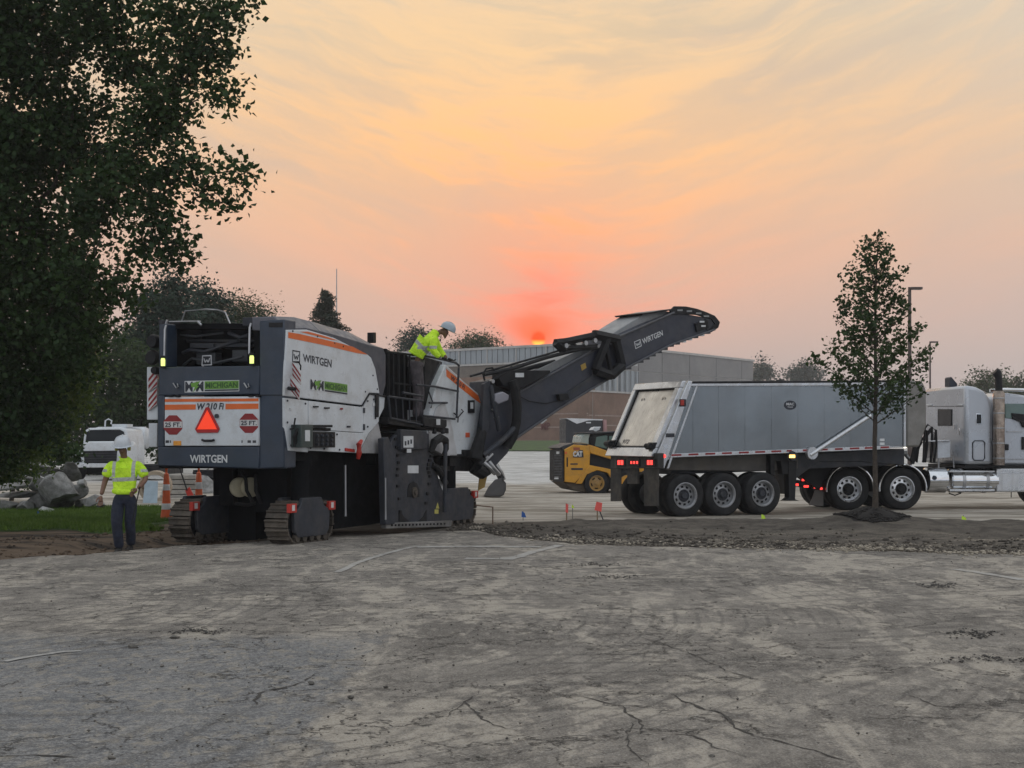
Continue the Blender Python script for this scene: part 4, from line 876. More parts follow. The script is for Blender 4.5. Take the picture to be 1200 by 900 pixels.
# nose
q = MB(); TP.prism(q, [(1062.5, 447), (1070, 446), (1083, 449), (1086, 458), (1086, 500), (1078, 524), (1062.5, 524)], .05, TW-.1); q.build('front_bulkhead', mat('front_bulkhead_metal', (.24, .235, .225), .5, metal=.5, dirt=.3), trl, bevel=.05)
q = MB(); TP.tube(q, [(1060, 449, -.02), (1060, 523, -.02)], .03); q.build('corner_post', M['alu'], trl)
# heap of millings in the body
q = MB(); c_ = TP.at(915, 452, .6); rings = []
for i_ in range(7):
    f_ = i_/6; rings.append([c_+TP.uv()*(.62*(1-f_**1.6)*cos(2*pi*k/24))*(1+.06*sin(5*k))+TN*(.5*(1-f_**1.6)*sin(2*pi*k/24))+Vector((0, 0, -.15+.30*f_+.01*sin(k*3+i_))) for k in range(24)])
q.loft(rings)
hp_ = q.build('load_of_millings', mat('black_millings', (.02, .02, .02), .95, bump=.8), None, smooth=60, org=TP.at(915, 452, .5)); tag(hp_, 'dark heap of asphalt millings showing over the trailer rim', 'millings', kind='stuff')
# tailgate
GA = TP.at(806, 448, 0); GB = TP.at(771.5, 531, 0); LX = TN*TW
def G(u, v, off=0.0):       # u: 0 left (far) .. 1 right (near), v: 0 top .. 1 bottom, off: outward
    p = GA*(1-v)+GB*v+LX*(1-u); out = -TP.uv(); return p+out*off
def gbox(mb, u0, v0, u1, v1, o0, o1):
    fr = [G(u0, v0, o1), G(u1, v0, o1), G(u1, v1, o1), G(u0, v1, o1)]; bk = [G(u0, v0, o0), G(u1, v0, o0), G(u1, v1, o0), G(u0, v1, o0)]; mb.prism(fr, bk); return mb
tg = gbox(MB(), .0, .0, 1, 1, .01, .05).build('tailgate', M['gate'], trl, bevel=.01)
gbox(MB(), .09, .10, .87, .90, .05, .062).build('gate_sheet', M['gate'], tg, bevel=.006)
for u0, v0, u1, v1, nm in ((0, -.02, 1, .075, 'gate_beam'), (0, .925, 1, 1.05, 'gate_beam'), (0, .075, .07, .925, 'gate_post'), (.90, .075, 1.0, .925, 'gate_post')):
    gbox(MB(), u0, v0, u1, v1, .05, .15).build(nm, M['alu'], tg, bevel=.015)
q = MB()
for a, b in (((.085, .09), (.885, .09)), ((.885, .09), (.885, .915)), ((.885, .915), (.085, .915)), ((.085, .915), (.085, .09))): q.tube([G(*a, .07), G(*b, .07)], .018, 6)
q.build('gate_seal', M['black'], tg)
for u in (.26, .70):
    q = MB(); q.lathe(G(u, .24, .05), -TP.uv(), [(.07, 0), (.075, .015), (.055, .02), (.05, .012)], 18); q.build('lifting_boss', M['gate'], tg)
for u, v in ((.03, .87), (.93, .90)):
    q = MB(); gbox(q, u-.05, v-.05, u+.07, v+.05, .12, .22); q.lathe(G(u+.01, v, .24), TN, [(0, -.12), (.06, -.12), (.06, .12), (0, .12)], 10); q.build('gate_latch', M['black'], tg, bevel=.01)
t_ = MB(); vs, fs = text_mesh('972', .02, .2); t_.add([G(.20+.14*a, .87-.06*b, .066) for a, b in vs], fs); t_.build('number', M['print'], tg, smooth=0)
# near side frame round the gate opening
q = MB(); TP.prism(q, [(807, 446), (812, 447), (779, 549), (771.5, 549), (770, 532)], -.05, .10); q.build('corner_frame', M['alu'], trl, bevel=.015)
q = MB(); TP.prism(q, [(816, 452), (818, 452), (784, 549), (781.5, 549)], -.02, .05); q.build('side_rib', M['alu'], trl, bevel=.005)
q = MB(); q.box(TP.at(800, 472, -.07), (.14, .1, .16)); q.box(TP.at(785, 510, -.05), (.2, .08, .08), Matrix.Rotation(R(24), 3, 'Z')); q.build('side_latch', M['dgrey'], trl, bevel=.01)
q = MB(); q.box(TP.at(799.5, 472, -.12), (.08, .05, .12)); q.build('marker_lamp', M['red'], trl, bevel=.01)
q = MB(); q.lathe(TP.at(778, 534.5, -.04), TN, [(0, -.05), (.03, -.04), (.045, 0)], 12); q.build('marker_lamp', M['taillight'], trl)
TR_ = Plane(*(GB-TP.uv()*.12).xy, R(-66))
def trr(name, x0, y0, x1, y1, n0, d, m, par=trl, bevel=.01): q = MB(); TR_.rect(q, x0, y0, x1, y1, n0, d); return q.build(name, M[m], par, bevel=bevel)
lbr = trr('light_bar', 715.5, 531, 771, 549, .02, .15, 'mud')
for cx, wd in ((727, 4.5), (743, 6), (761.5, 6)):
    h_ = trr('lamp_housing', cx-wd-.8, 537.5, cx+wd*.9+.8, 546.5, -.01, .04, 'black', lbr, .006)
    for k in ((-2, 1.6) if wd != 6 or cx > 750 else (-3.4, 0, 3.4)):
        q = MB(); s_ = 1.55 if (wd != 6 or cx > 750) else .9
        TR_.rect(q, cx+k-s_*.8, 542-s_*1.7, cx+k+s_*.8, 542+s_*1.7, -.02, .012); q.build('tail_lamp', M['taillight'], h_)
trr('mud_flap', 715.5, 549, 727.5, 587.5, .05, .02, 'mud', bevel=0); trr('mud_flap', 754.5, 549, 771.5, 593, .05, .02, 'mud', bevel=0); trr('centre_flap', 735, 549, 747, 567, .08, .05, 'mud', bevel=0)
q = MB(); TP.prism(q, [(787, 536), (1040, 526), (1040, 545), (900, 552), (787, 556)], .6, .95); TP.prism(q, [(930, 532), (1060, 526), (1060, 545), (1010, 541), (960, 541), (934, 560), (930, 580)], .55, 1.0)
q.build('subframe', M['dgrey'], trl, bevel=.02)
q = MB(); TP.prism(q, [(790, 535), (935, 531), (935, 549), (905, 552), (780, 551)], .30, .12); q.build('hopper_slope', mat('dusty_underbody', (.09, .085, .08), .8, dirt=.6), trl, bevel=.01)
q = MB(); TP.prism(q, [(924, 540), (934, 540), (932, 585), (937, 587), (920, 587), (925, 583)], .1, .2); q.build('landing_leg', M['black'], trl, bevel=.01)
q = MB(); TP.prism(q, [(903, 532), (924, 531.5), (926, 556), (917, 556), (915, 540), (908, 540), (908, 558), (903, 556)], .12, .2); q.build('spring_hanger', M['black'], trl, bevel=.01)
q = MB(); TP.tube(q, [(949, 533.5, -.08), (1020, 487, -.08)], .05, 12); q.build('draft_arm', M['alu'], trl)
q = MB(); q.lathe(TP.at(951, 531, -.06), TN, [(0, -.05), (.14, -.05), (.14, .04)], 20); q.build('arm_pivot', M['alu'], trl)
q = MB(); q.lathe(TP.at(928.6, 534.5, -.05), TN, [(0, -.05), (.10, -.05), (.12, .02), (.05, .1)], 20); o = q.build('lamp_ring', M['dgrey'], trl); q = MB(); TP.rect(q, 925.5, 533, 931.7, 536.5, -.115, .02); q.build('amber_lamp', M['amberlit'], o)
q = MB(); N0 = TP.nv()
c0 = TP.at(926, 474.8, -.004); ux = TP.uv()
q.add([c0+ux*.165*cos(2*pi*k/28)+Vector((0, 0, .105*sin(2*pi*k/28))) for k in range(28)], [tuple(range(28))]); ov = q.build('oval_badge', M['print'], trl, smooth=0)
t_ = MB()
for st_, h0, h1, ww in (('MAC', -.005, .055, .105), ('TRAILER', -.055, -.03, .075)):
    vs, fs = text_mesh(st_, .02); t_.add([c0-N0*.004+ux*(a*2-1)*ww+Vector((0, 0, h0+(h1-h0)*b)) for a, b in vs], fs)
t_.build('lettering', M['label'], ov, smooth=0)
q = MB()
for a, b in ((1031, 514), (1031, 518.5)):
    TP.rect(q, a, b, a+5.5, b+3, -.004, .003)
q.build('side_sticker', M['label'], trl, smooth=0)

# ------------------------------------------------------------------ tractor
KP = Plane(7.98, 36.5, R(8)); KN = KP.nv(); KU = KP.uv()
trk = thing('truck_tractor', KP.st(3, 0, 1.1), 'silver conventional truck tractor with tall sleeper and chrome stack pulling the dump trailer', 'truck')
def kpr(name, poly, n0, d, m, par=trk, bevel=.01): q = MB(); KP.prism(q, poly, n0, d); return q.build(name, M[m] if isinstance(m, str) else m, par, bevel=bevel)
for (x, y) in ((995.5, 573.5), (1057.5, 573)):
    wheel(trk, KP, x, y, 0, .50, rimm='alu', hubm='black')
    C = KP.at(x, y, 0)
    for off, sg in ((.33, 1), (1.9, -1), (2.23, -1)):
        q = MB(); c2 = C+KN*off; Rr = .5
        q.lathe(c2, KN*sg, [(Rr*.55, .06), (Rr*.63, .0), (Rr*.88, -.006), (Rr, .04), (Rr, .23), (Rr*.9, .27), (Rr*.55, .22)], 36); w_ = q.build('wheel', M['rubber'], trk, smooth=50)
        q = MB(); q.lathe(c2, KN*sg, [(Rr*.6, .03), (Rr*.5, .1), (0, .1)], 24); q.build('rim', M['rim'], w_)
    q = MB(); q.cyl(C+KN*.15, C+KN*2.0, .09); q.build('axle', M['black'], trk)
    # fender: half ring
    q = MB(); rings = []
    for k in range(17):
        a = pi*(-.03)+pi*1.06*k/16; c_ = C+KN*-.03
        d_ = KU*cos(a)+Vector((0, 0, sin(a)))
        rings.append([c_+d_*.595, c_+d_*.565, c_+d_*.565+KN*.62, c_+d_*.595+KN*.62])
    q.loft(rings); fd = q.build('fender', M['black'], trk)
    q = MB(); q.tube([C+KN*-.04+(KU*cos(a)+Vector((0, 0, sin(a))))*.585 for a in [pi*(-.03)+pi*1.06*k/20 for k in range(21)]], .02, 6); q.build('chrome_edge', M['chrome'], fd)
q = MB(); KP.prism(q, [(955, 545), (1200, 548), (1200, 560), (955, 563)], .75, .12); KP.prism(q, [(955, 545), (1200, 548), (1200, 560), (955, 563)], 1.45, .12)
KP.prism(q, [(1005, 541), (1050, 541), (1060, 548), (1000, 548)], .6, 1.1); q.build('frame_rail', M['black'], trk)
kpr('deck_plate', [(951, 545), (965, 541), (1013, 541.5), (1013, 545), (968, 544.5), (952, 548.5)], .1, .5, 'alu')
kpr('rear_quarter_fender', [(930, 556), (944, 548), (970, 544.5), (985, 548), (968, 560), (960, 575), (940, 560)], .15, .4, 'black')
kpr('rear_crossmember', [(932, 562), (965, 566), (965, 573), (932, 570)], .25, 1.6, 'black')
for x, y, s_ in ((941.3, 562.5, 1.2), (948.8, 562, 1.2), (934.3, 568, 1.6), (945, 570, 2.6), (957, 571.2, 2.8), (963, 572.6, 1.6)):
    q = MB(); KP.rect(q, x-s_, y-1.2, x+s_, y+1.2, .22, .03); q.build('tail_lamp', M['taillight'], trk)
kpr('mud_flap', [(955.5, 574), (965, 575), (965, 593), (948, 592), (952, 584)], .2, .03, mat('grey_flap', (.13, .12, .115), .6, dirt=.5), trk, 0)
# sleeper
sl_b = kpr('sleeper_cab', [(1131, 544.5), (1164, 544.5), (1164, 476), (1160.5, 466), (1154, 458), (1145, 453.5), (1131, 451)], .0, 2.42, 'silverp', trk, .09)
KR = Plane(*KP.at(1131, 545, 0).xy, R(-82))
def krr(name, x0, y0, x1, y1, n0, d, m, par=sl_b, bevel=.01): q = MB(); KR.rect(q, x0, y0, x1, y1, n0, d); return q.build(name, M[m], par, bevel=bevel)
krr('window_frame', 1098.6, 479.5, 1115.4, 499, -.015, .03, 'black'); krr('rear_window', 1099.6, 480.5, 1114.4, 498, -.02, .01, 'glass')
for a in (1085.5, 1121.5): krr('clearance_lamp', a, 473.5, a+6, 475.4, -.02, .03, 'label')
krr('roof_seam', 1087, 475.8, 1129, 476.5, -.006, .01, 'dgrey'); krr('grab_bar', 1123, 502, 1124.3, 510, -.05, .02, 'chrome'); krr('grab_bar', 1117, 497, 1118, 503, -.04, .02, 'chrome')
q = MB(); KP.rect(q, 1143.8, 484.5, 1150.8, 497.5, -.012, .03); o = q.build('side_window_frame', M['chrome'], sl_b, bevel=.01); q = MB(); KP.rect(q, 1144.6, 485.5, 1150, 496.5, -.016, .01); q.build('side_window', M['glass'], o)
q = MB(); hx = [(1140, 519), (1142, 516.5), (1152, 516.5), (1154, 519), (1154, 537), (1152, 539.5), (1142, 539.5), (1140, 537), (1140, 519)]
KP.tube(q, [(a, b, -.01) for a, b in hx], .014, 6); q.build('hatch_seal', M['dgrey'], sl_b)
q = MB(); KP.prism(q, [(1142, 518), (1152, 518), (1152, 538), (1142, 538)], -.006, .01); q.build('luggage_hatch', M['silverp'], sl_b, bevel=.004)
kpr('cab_skirt', [(1131, 545), (1205, 545), (1205, 549), (1131, 549)], .05, 2.2, 'black')
# deflector and lamps on the roof
kpr('roof_horn', [(1113, 443), (1115, 441.5), (1118, 445), (1122, 450), (1122, 453), (1113, 453)], 1.0, .3, 'dgrey')
# stack
q = MB(); c0 = KP.at(1170.5, 545, -.12); zt = KP.at(1170.5, 461, -.12).z
q.lathe(Vector((c0.x, c0.y, 0)), (0, 0, 1), [(.0, c0.z), (.138, c0.z), (.138, zt), (.10, zt+.06), (0, zt+.06)], 24); st_ = q.build('muffler_shield', mat('discoloured_chrome', (.26, .22, .19), .35, metal=.9, var=.3, vscale=6, dirt=.5, dirtcol=(.12, .08, .06, 1), streak=True), trk)
q = MB(); ztt = KP.at(1170, 440, -.12).z
q.tube([Vector((c0.x, c0.y, zt)), Vector((c0.x, c0.y, zt+.25)), Vector((c0.x-.01, c0.y, ztt-.05)), Vector((c0.x-.04, c0.y, ztt+.06)), Vector((c0.x-.09, c0.y, ztt+.1))], [.09, .085, .085, .11, .10], 16, True); q.build('exhaust_elbow', M['black'], st_)
for k in range(5):
    q = MB(); z_ = c0.z+.15+k*.36; q.lathe(Vector((c0.x, c0.y, z_)), (0, 0, 1), [(.140, 0), (.144, .01), (.140, .03)], 24); q.build('band_clamp', M['steel'], st_)
# cab, hood
cab_ = kpr('cab', [(1165.5, 545), (1165.5, 466), (1176, 460), (1200, 463), (1217, 470), (1226, 492), (1230, 545)], .12, 2.1, 'silverp', trk, .06)
q = MB(); KP.prism(q, [(1178, 473), (1208, 473), (1216, 494), (1196, 494), (1190, 491), (1178, 490)], .10, .03); q.build('side_window', M['glassg'], cab_, bevel=.01)
q = MB(); KP.prism(q, [(1186, 484), (1206, 486), (1214, 500), (1199, 501), (1196, 494), (1187, 491)], .06, .05); q.build('mirror', M['black'], cab_, bevel=.01)
q = MB(); KP.rect(q, 1178.6, 520.5, 1182.4, 527.5, .06, .06); q.build('door_handle', M['black'], cab_, bevel=.01)
q = MB(); KP.rect(q, 1198, 512, 1206, 527, .07, .05); q.build('door_vent', M['black'], cab_, bevel=.01)
q = MB(); KP.rect(q, 1180, 505, 1198, 506.5, .10, .03); KP.rect(q, 1178.5, 537.5, 1225, 538.5, .10, .03); q.build('trim_line', M['steel'], cab_)
q = MB(); KP.tube(q, [(1160, 458, .1), (1176, 456.5, .1), (1200, 457, .1)], .04); q.tube([KP.at(1161, 456, .1), KP.at(1164, 461, .1)], .03); q.build('air_horn', M['chrome'], trk)
hd = kpr('hood', [(1231, 545), (1227, 497), (1285, 505), (1297, 512), (1299, 548), (1280, 548), (1276, 540), (1262, 536), (1248, 540), (1243, 548)], .25, 1.85, 'silverp', trk, .08)
kpr('front_bumper', [(1296, 551), (1306, 551), (1306, 570), (1296, 570)], .0, 2.3, 'chrome', trk, .02)
wheel(trk, KP, 1262, 572.5, 0.02, .50, rimm='alu', deep=.03)
q = MB(); C = KP.at(1262, 572.5, .02); Rr = .5; q.lathe(C+KN*2.2, -KN, [(Rr*.55, .06), (Rr*.63, .0), (Rr*.88, -.006), (Rr, .04), (Rr, .23), (Rr*.9, .27), (Rr*.55, .22)], 32); q.build('wheel', M['rubber'], trk, smooth=50)
# box behind the sleeper
bx = kpr('tool_box', [(1098.8, 517.5), (1113.8, 516.5), (1113.8, 536), (1098.8, 537)], .35, .9, mat('white_box_paint', (.62, .66, .72), .35, dirt=.2), trk, .01)
q = MB(); KP.tube(q, [(1100, 537, .4), (1100, 548, .4)], .02); KP.tube(q, [(1117, 537, .4), (1118, 548, .4)], .02); q.build('box_stand', M['steel'], trk)
kpr('box_cover', [(1086, 516.5), (1113.8, 515.5), (1113.8, 517), (1086, 518)], .3, 1.4, 'alu')
# tanks
def htank(name, x0, x1, yc, r, m, n=.32, straps=2):
    a = KP.at(x0, yc, n); b = KP.at(x1, yc, n); q = MB(); d = (b-a); L_ = d.length; d.normalize()
    q.lathe(a, d, [(0, 0), (r*.86, 0), (r, .03), (r, L_-.03), (r*.86, L_), (0, L_)], 32); o = q.build(name, M[m], trk)
    for k in range(straps):
        q = MB(); tt = L_*(k+.5)/straps; q.lathe(a, d, [(r+.006, tt-.04), (r+.012, tt-.03), (r+.012, tt+.03), (r+.006, tt+.04)], 32); q.build('tank_strap', M['steel'], o)
    return o
bb = htank('battery_box', 1083, 1107.5, 562.7, .305, 'chrome', straps=0)
q = MB(); q.lathe(KP.at(1095.5, 560, .0), KN, [(0, -.01), (.05, -.01), (.06, .05)], 16); q.build('round_vent', M['slate'], bb)
htank('fuel_tank', 1111, 1166, 563.3, .285, 'chrome')
kpr('tank_step', [(1113, 551.5), (1166, 551.5), (1166, 553.5), (1113, 553.5)], .0, .3, 'alu'); kpr('tank_rail', [(1113, 573.5), (1166, 573.5), (1166, 576), (1113, 576)], .0, .08, 'alu')
sb = kpr('step_box', [(1168, 549), (1232, 549), (1232, 576.5), (1168, 576.5)], .05, .55, 'alu', trk, .02)
q = MB(); KP.rect(q, 1168, 553.5, 1232, 554.5, .04, .02); KP.rect(q, 1168, 574, 1232, 575, .04, .02); q.build('step_edge', M['chrome'], sb)
q = MB(); KP.tube(q, [(1112, 578, .3), (1119, 580.5, .3), (1126, 578, .3)], .015); KP.tube(q, [(1185, 576, .3), (1185, 583, .3)], .012); q.build('drain_hose', M['black'], trk)
rs = random.Random(3)
for k in range(9):
    q = MB(); x0 = 1067+k*.9; t0 = 1080+rs.uniform(-2, 12); y0 = rs.uniform(497, 506); n_ = -.1+.12*k
    KP.tube(q, [(x0, 540+rs.uniform(-3, 5), n_), (x0+3+rs.uniform(-2, 2), 525, n_), (t0-5, y0+6, n_), (t0, y0, n_), (t0+5, y0+3, n_), (t0+5+rs.uniform(-2, 2), 520, n_), (t0+3, 542, n_)], .026, 6); q.build('air_line', M['black'], trk)
q = MB(); KP.tube(q, [(1060, 531, .5), (1064, 536, .45), (1070, 541, .4)], .05); KP.rect(q, 1058, 528, 1064, 533, .4, .1); q.build('coupling', M['steel'], trk, bevel=.01)
q = MB(); q.lathe(KP.at(1060.5, 523.5, .2), KN, [(0, -.03), (.03, -.02), (.03, .02)], 10); q.build('work_lamp', mat('lit_work_lamp', (1, .95, .8), .3, emit=3, emitc=(1, .93, .75, 1)), trk)

# ------------------------------------------------------------------ skid steer
SP = Plane((661.5-600)/F*47.8, 47.8, R(14)); SN = SP.nv()
sk_ = thing('skid_steer', SP.st(1, 0, .8), 'yellow compact skid steer loader parked behind the silver trailer', 'loader')
def spr(name, poly, n0, d, m, par=sk_, bevel=.015): q = MB(); SP.prism(q, poly, n0, d); return q.build(name, M[m] if isinstance(m, str) else m, par, bevel=bevel)
yb_ = spr('body', [(661.5, 527), (673, 521), (692, 522.5), (691, 545), (680, 559), (674, 566), (661.5, 564.5)], 0, 1.65, 'yellow')
spr('grille_housing', [(661, 527), (661, 564), (659.5, 564), (659.5, 527)], .05, 1.55, 'black', sk_, .005)
SRp = Plane(*SP.at(659.5, 560, .03).xy, R(-76))
gz = MB(); SRp.rect(gz, 648, 526.5, 659.4, 564.5, -.02, .04); gz.build('rear_grille', M['black'], sk_, bevel=.01)
for k in range(9):
    q = MB(); SRp.rect(q, 649.5, 533+k*3.2, 658.5, 534.2+k*3.2, -.04, .02); q.build('grille_slat', M['dgrey'], sk_)
q = MB(); SRp.rect(q, 652, 529, 655, 532, -.04, .02); SRp.rect(q, 649.5, 558.5, 654, 561.5, -.04, .02); q.build('rear_lamp', M['label'], sk_)
spr('belly', [(659, 564.5), (674, 566), (690, 562), (700, 575), (688, 577), (672, 574)], .1, 1.4, mat('dusty_brown_steel', (.09, .07, .05), .8, dirt=.5))
spr('hood_top', [(655, 525), (661, 522), (672, 519), (676, 521), (661.5, 527)], .1, 1.4, 'dgrey')
spr('lift_arm', [(690, 521), (700, 524), (718, 531), (740, 538), (760, 552), (756, 556), (736, 545), (716, 538), (692, 531)], -.02, .18, 'yellow')
spr('lift_arm', [(690, 521), (700, 524), (718, 531), (740, 538), (760, 552), (756, 556), (736, 545), (716, 538), (692, 531)], 1.5, .18, 'yellow')
spr('chassis', [(691, 531), (735, 543), (740, 570), (700, 575), (688, 560), (691, 545)], .12, 1.4, 'black')
spr('side_fender', [(691, 545), (704, 547.5), (716, 550), (738, 556), (740, 566), (722, 568), (712, 554), (700, 551), (688, 556), (682, 567), (675, 567), (680, 559)], -.01, .1, 'yellow')
cabs = spr('cab', [(692, 523), (690.5, 514), (694, 507.5), (722, 506), (726, 510), (728, 532), (700, 524)], .3, 1.05, 'black', sk_, .03)
spr('cab_side_glass', [(697, 522.5), (699, 512), (710, 510), (712, 511), (711, 526)], .28, .02, 'glassg', cabs, .004)
spr('cab_side_glass', [(714, 511), (721, 511), (722, 529), (713.5, 527)], .28, .02, 'glassg', cabs, .004)
spr('rear_window', [(680.5, 519), (682, 511), (687, 507.6), (692, 508), (690, 514), (690, 521)], .3, 1.0, mat('pale_cab_plastic', (.34, .40, .38), .3), cabs, .02)
spr('cab_roof', [(684, 507), (722, 505.3), (724, 507), (690, 508.6)], .22, 1.2, 'dgrey', cabs, .01)
spr('roof_item', [(697, 500.5), (703, 500.5), (703, 503.5), (698, 506), (694, 504)], .6, .4, 'label', cabs)
q = MB(); SP.prism(q, [(671, 536), (684, 536), (683, 527.5), (679, 527.5)], -.015, .015); q.build('dark_triangle', M['print'], yb_, bevel=0)
t_ = MB(); text_on(SP, t_, 'CAT', (671.6, 528.6), (682.6, 528.6), (682.6, 535.2), (671.6, 535.2), -.02, .05); t_.build('lettering', M['wprint'], yb_, smooth=0)
q = MB(); SP.rect(q, 672, 524.3, 679.5, 527.4, -.008, .008); q.build('red_sticker', mat('faded_red_sticker', (.3, .08, .04), .5), yb_)
for x0, y0, x1, y1 in ((668.5, 543, 677, 544.5), (669.5, 548.5, 683, 550.8)):
    q = MB(); SP.rect(q, x0, y0, x1, y1, -.008, .008); q.build('dark_sticker', M['print'], yb_)
q = MB(); SP.rect(q, 664, 536, 665.5, 547, -.008, .01); q.build('side_vent', M['black'], yb_)
q = MB(); SP.rect(q, 662, 529.5, 664.5, 532, -.01, .01); q.build('side_lamp', M['coneo'], yb_)
M['tanrim'] = mat('dusty_yellow_rim', (.40, .24, .07), .6, dirt=.6, dirtcol=(.22, .15, .09, 1))
for x in (699.5, 735):
    wheel(sk_, SP, x, 566.3 if x < 710 else 565.8, -.02, .40, Wd=.28, holes=5, rimm='tanrim', hubm='tanrim', lugs=False, deep=.06)
    q = MB(); C = SP.at(x, 566.3, 1.7); Rr = .4; q.lathe(C, -SN, [(0, .1), (Rr*.55, .06), (Rr*.63, .0), (Rr*.88, -.006), (Rr, .04), (Rr, .23), (Rr*.9, .27)], 28); q.build('wheel', M['rubber'], sk_, smooth=50)
bk = MB(); SP.prism(bk, [(752, 553), (757, 550), (768, 572), (790, 575), (790, 577), (760, 577)], -.05, 1.8); bk.build('bucket', M['dgrey'], sk_, bevel=.01)

# black roofed box standing behind it
BXP = Plane((663-600)/F*72, 72, R(6))
cb_ = thing('office_container', BXP.st(1, hz(3.5, 72.5), 1), 'black metal site container with a pale roof edge in front of the school', 'container')
q = MB(); BXP.prism(q, [(663, 491.5), (676, 496.5), (680, 495), (690, 493), (697, 492.6), (706, 493), (706, 541), (663, 541)], 0, 2.2); q.build('body', mat('black_container', (.022, .024, .03), .5), cb_, bevel=.02)
q = MB(); BXP.prism(q, [(663, 490), (706.5, 491.3), (706, 492.8), (690, 492.6), (676, 496.8)], -.03, 2.4); q.build('roof', mat('pale_sheet', (.55, .56, .58), .5), cb_, bevel=.01)
q = MB(); BXP.rect(q, 687, 494.5, 692.5, 496, -.05, .05); BXP.rect(q, 695, 500, 704, 501.2, -.05, .05); q.build('vent', M['label'], cb_)
q = MB(); BXP.rect(q, 707, 492, 711, 506, .2, .3); q.build('pink_panel', mat('pink_board', (.38, .22, .22), .7), cb_)

# ------------------------------------------------------------------ school
FR = Plane(6.25, 125, math.atan2(28, 17.75)); FL = Plane(-7.6, 137, math.atan2(-12, 13.85))
sch = thing('school_building', (6.25, 128, hz(6, 128)), 'long flat roofed school building of tan brick and grey metal panels below the sun', 'building')
brick = mat('brown_brick', (.20, .13, .10), .9, var=.15, vscale=.7, dirt=.25)
brick2 = mat('pink_brick', (.24, .14, .13), .9, var=.1, vscale=.7)
M['metalp'] = mat('grey_metal_panel', (.20, .20, .205), .55, var=.06, vscale=.3, dirt=.2, dirtcol=(.16, .16, .155, 1))
M['ribp'] = mat('blue_grey_ribbed_panel', (.27, .30, .33), .5, var=.08, vscale=.3)
M['band'] = mat('pale_band', (.40, .39, .38), .6)
LEN_R = 33.2; ZT, ZB = 9.56, 0.9
def wallbox(P, t0, t1, z0, z1, n0, d, name, m, par=sch, bevel=0):
    q = MB(); q.prism([P.st(t0, z0, n0), P.st(t1, z0, n0), P.st(t1, z1, n0), P.st(t0, z1, n0)], [P.st(t0, z0, n0+d), P.st(t1, z0, n0+d), P.st(t1, z1, n0+d), P.st(t0, z1, n0+d)])
    return q.build(name, M[m] if isinstance(m, str) else m, par, bevel=bevel)
zB = lambda P, px, py: P.at(px, py).z
zs1 = CAMH+(514-459)/F*125                 # top of the brick, 5.5 m
w1 = wallbox(FR, 0, LEN_R, 0, zs1, 0, 1.0, 'brick_wall', brick)
wallbox(FR, 0, LEN_R, zs1, zs1+.14, -.08, 1.1, 'ledge', 'band')
wallbox(FR, 0.2, LEN_R-.2, zs1+.14, ZT-.2, .03, 1.0, 'backing_wall', 'band')
tt = [0.02]; seams = [724, 748, 775.7, 808, 839, 869]
for px in seams: tt.append(sz(FR, px, 430)[0])
tt.append(LEN_R)
zm = CAMH+(514-431)/F*125
for a, b in zip(tt, tt[1:]):
    wallbox(FR, a+.05, b-.05, zm+.06, ZT-.2, -.02, .1, 'metal_panel', 'metalp')
    if a < 7: 
        k = a+.05
        while k < b-.3:
            wallbox(FR, k, min(k+.42, b-.05), zs1+.14, zm, -.02+.05*(int(k/.5) % 2), .1, 'rib_panel', 'ribp'); k += .47
    else: wallbox(FR, a+.05, b-.05, zs1+.14, zm-.0, -.02, .1, 'metal_panel', 'metalp')
wallbox(FR, -.1, LEN_R+.1, ZT-.2, ZT, -.12, .9, 'roof_coping', 'band')
for zz in (3.55, 2.75): wallbox(FR, 0, LEN_R, zz, zz+.10, -.03, .2, 'brick_band', mat('light_brick_band', (.30, .24, .21), .9))
LEN_L = math.hypot(12, 13.85)-.05
wallbox(FL, -40, LEN_L-.02, 0, zs1+1.5, 0, .9, 'brick_wall', brick)
wallbox(FL, -40, LEN_L, 8.15, ZT-.25, .12, .8, 'upper_wall', 'metalp')
k = -12.0
while k < LEN_L:
    wallbox(FL, k, k+.55, 8.2, ZT-.2, 0.0, .12, 'rib_panel', 'ribp'); k += .62
wallbox(FL, -40, LEN_L, zs1+1.5, 8.15, .02, .8, 'brown_wall', mat('brown_render', (.15, .13, .115), .8))
wallbox(FL, -40, LEN_L+.05, ZT-.2, ZT, -.1, .9, 'roof_coping', 'band'); wallbox(FL, -40, LEN_L, 8.02, 8.18, -.08, .3, 'ledge', 'band')
for k in range(7): wallbox(FL, -6+k*3.3, -5.9+k*3.3, 8.18, ZT-.2, -.06, .1, 'mullion', 'band')
wallbox(FL, 7.0, 10.5, 1.0, 3.6, -.05, .1, 'pink_wall_panel', brick2)
for zz in (3.7, 2.6): wallbox(FL, -20, LEN_L, zz, zz+.10, -.03, .2, 'brick_band', mat('light_brick_band', (.30, .24, .21), .9))
for a, b in ((9.5, 11.3), (21.0, 22.8)): 
    wallbox(FR, a, b, 1.2, 3.5, -.06, .1, 'door', 'dgrey')
for a in (13.0, 15.2, 17.4): wallbox(FR, a, a+1.5, 2.3, 3.5, -.05, .1, 'window', 'glass')
t_ = MB(); text_on(FL, t_, 'MP', (634, 495.5), (644.5, 495), (644.5, 503.5), (634, 504), -.08, .04); t_.build('wall_lettering', mat('dark_red_letters', (.10, .03, .03), .6), sch, smooth=0)
q = MB(); cc = [FR.st(0, 0, .5), FR.st(LEN_R, 0, .5), FR.st(LEN_R, 0, 30), FL.st(-40, 0, 30), FL.st(-40, 0, .5), FL.st(LEN_L, 0, .6)]
q.prism([Vector((v.x, v.y, ZT-.35)) for v in cc], [Vector((v.x, v.y, 0)) for v in cc]); q.build('roof_slab', mat('roof_membrane', (.25, .25, .25), .9), sch)
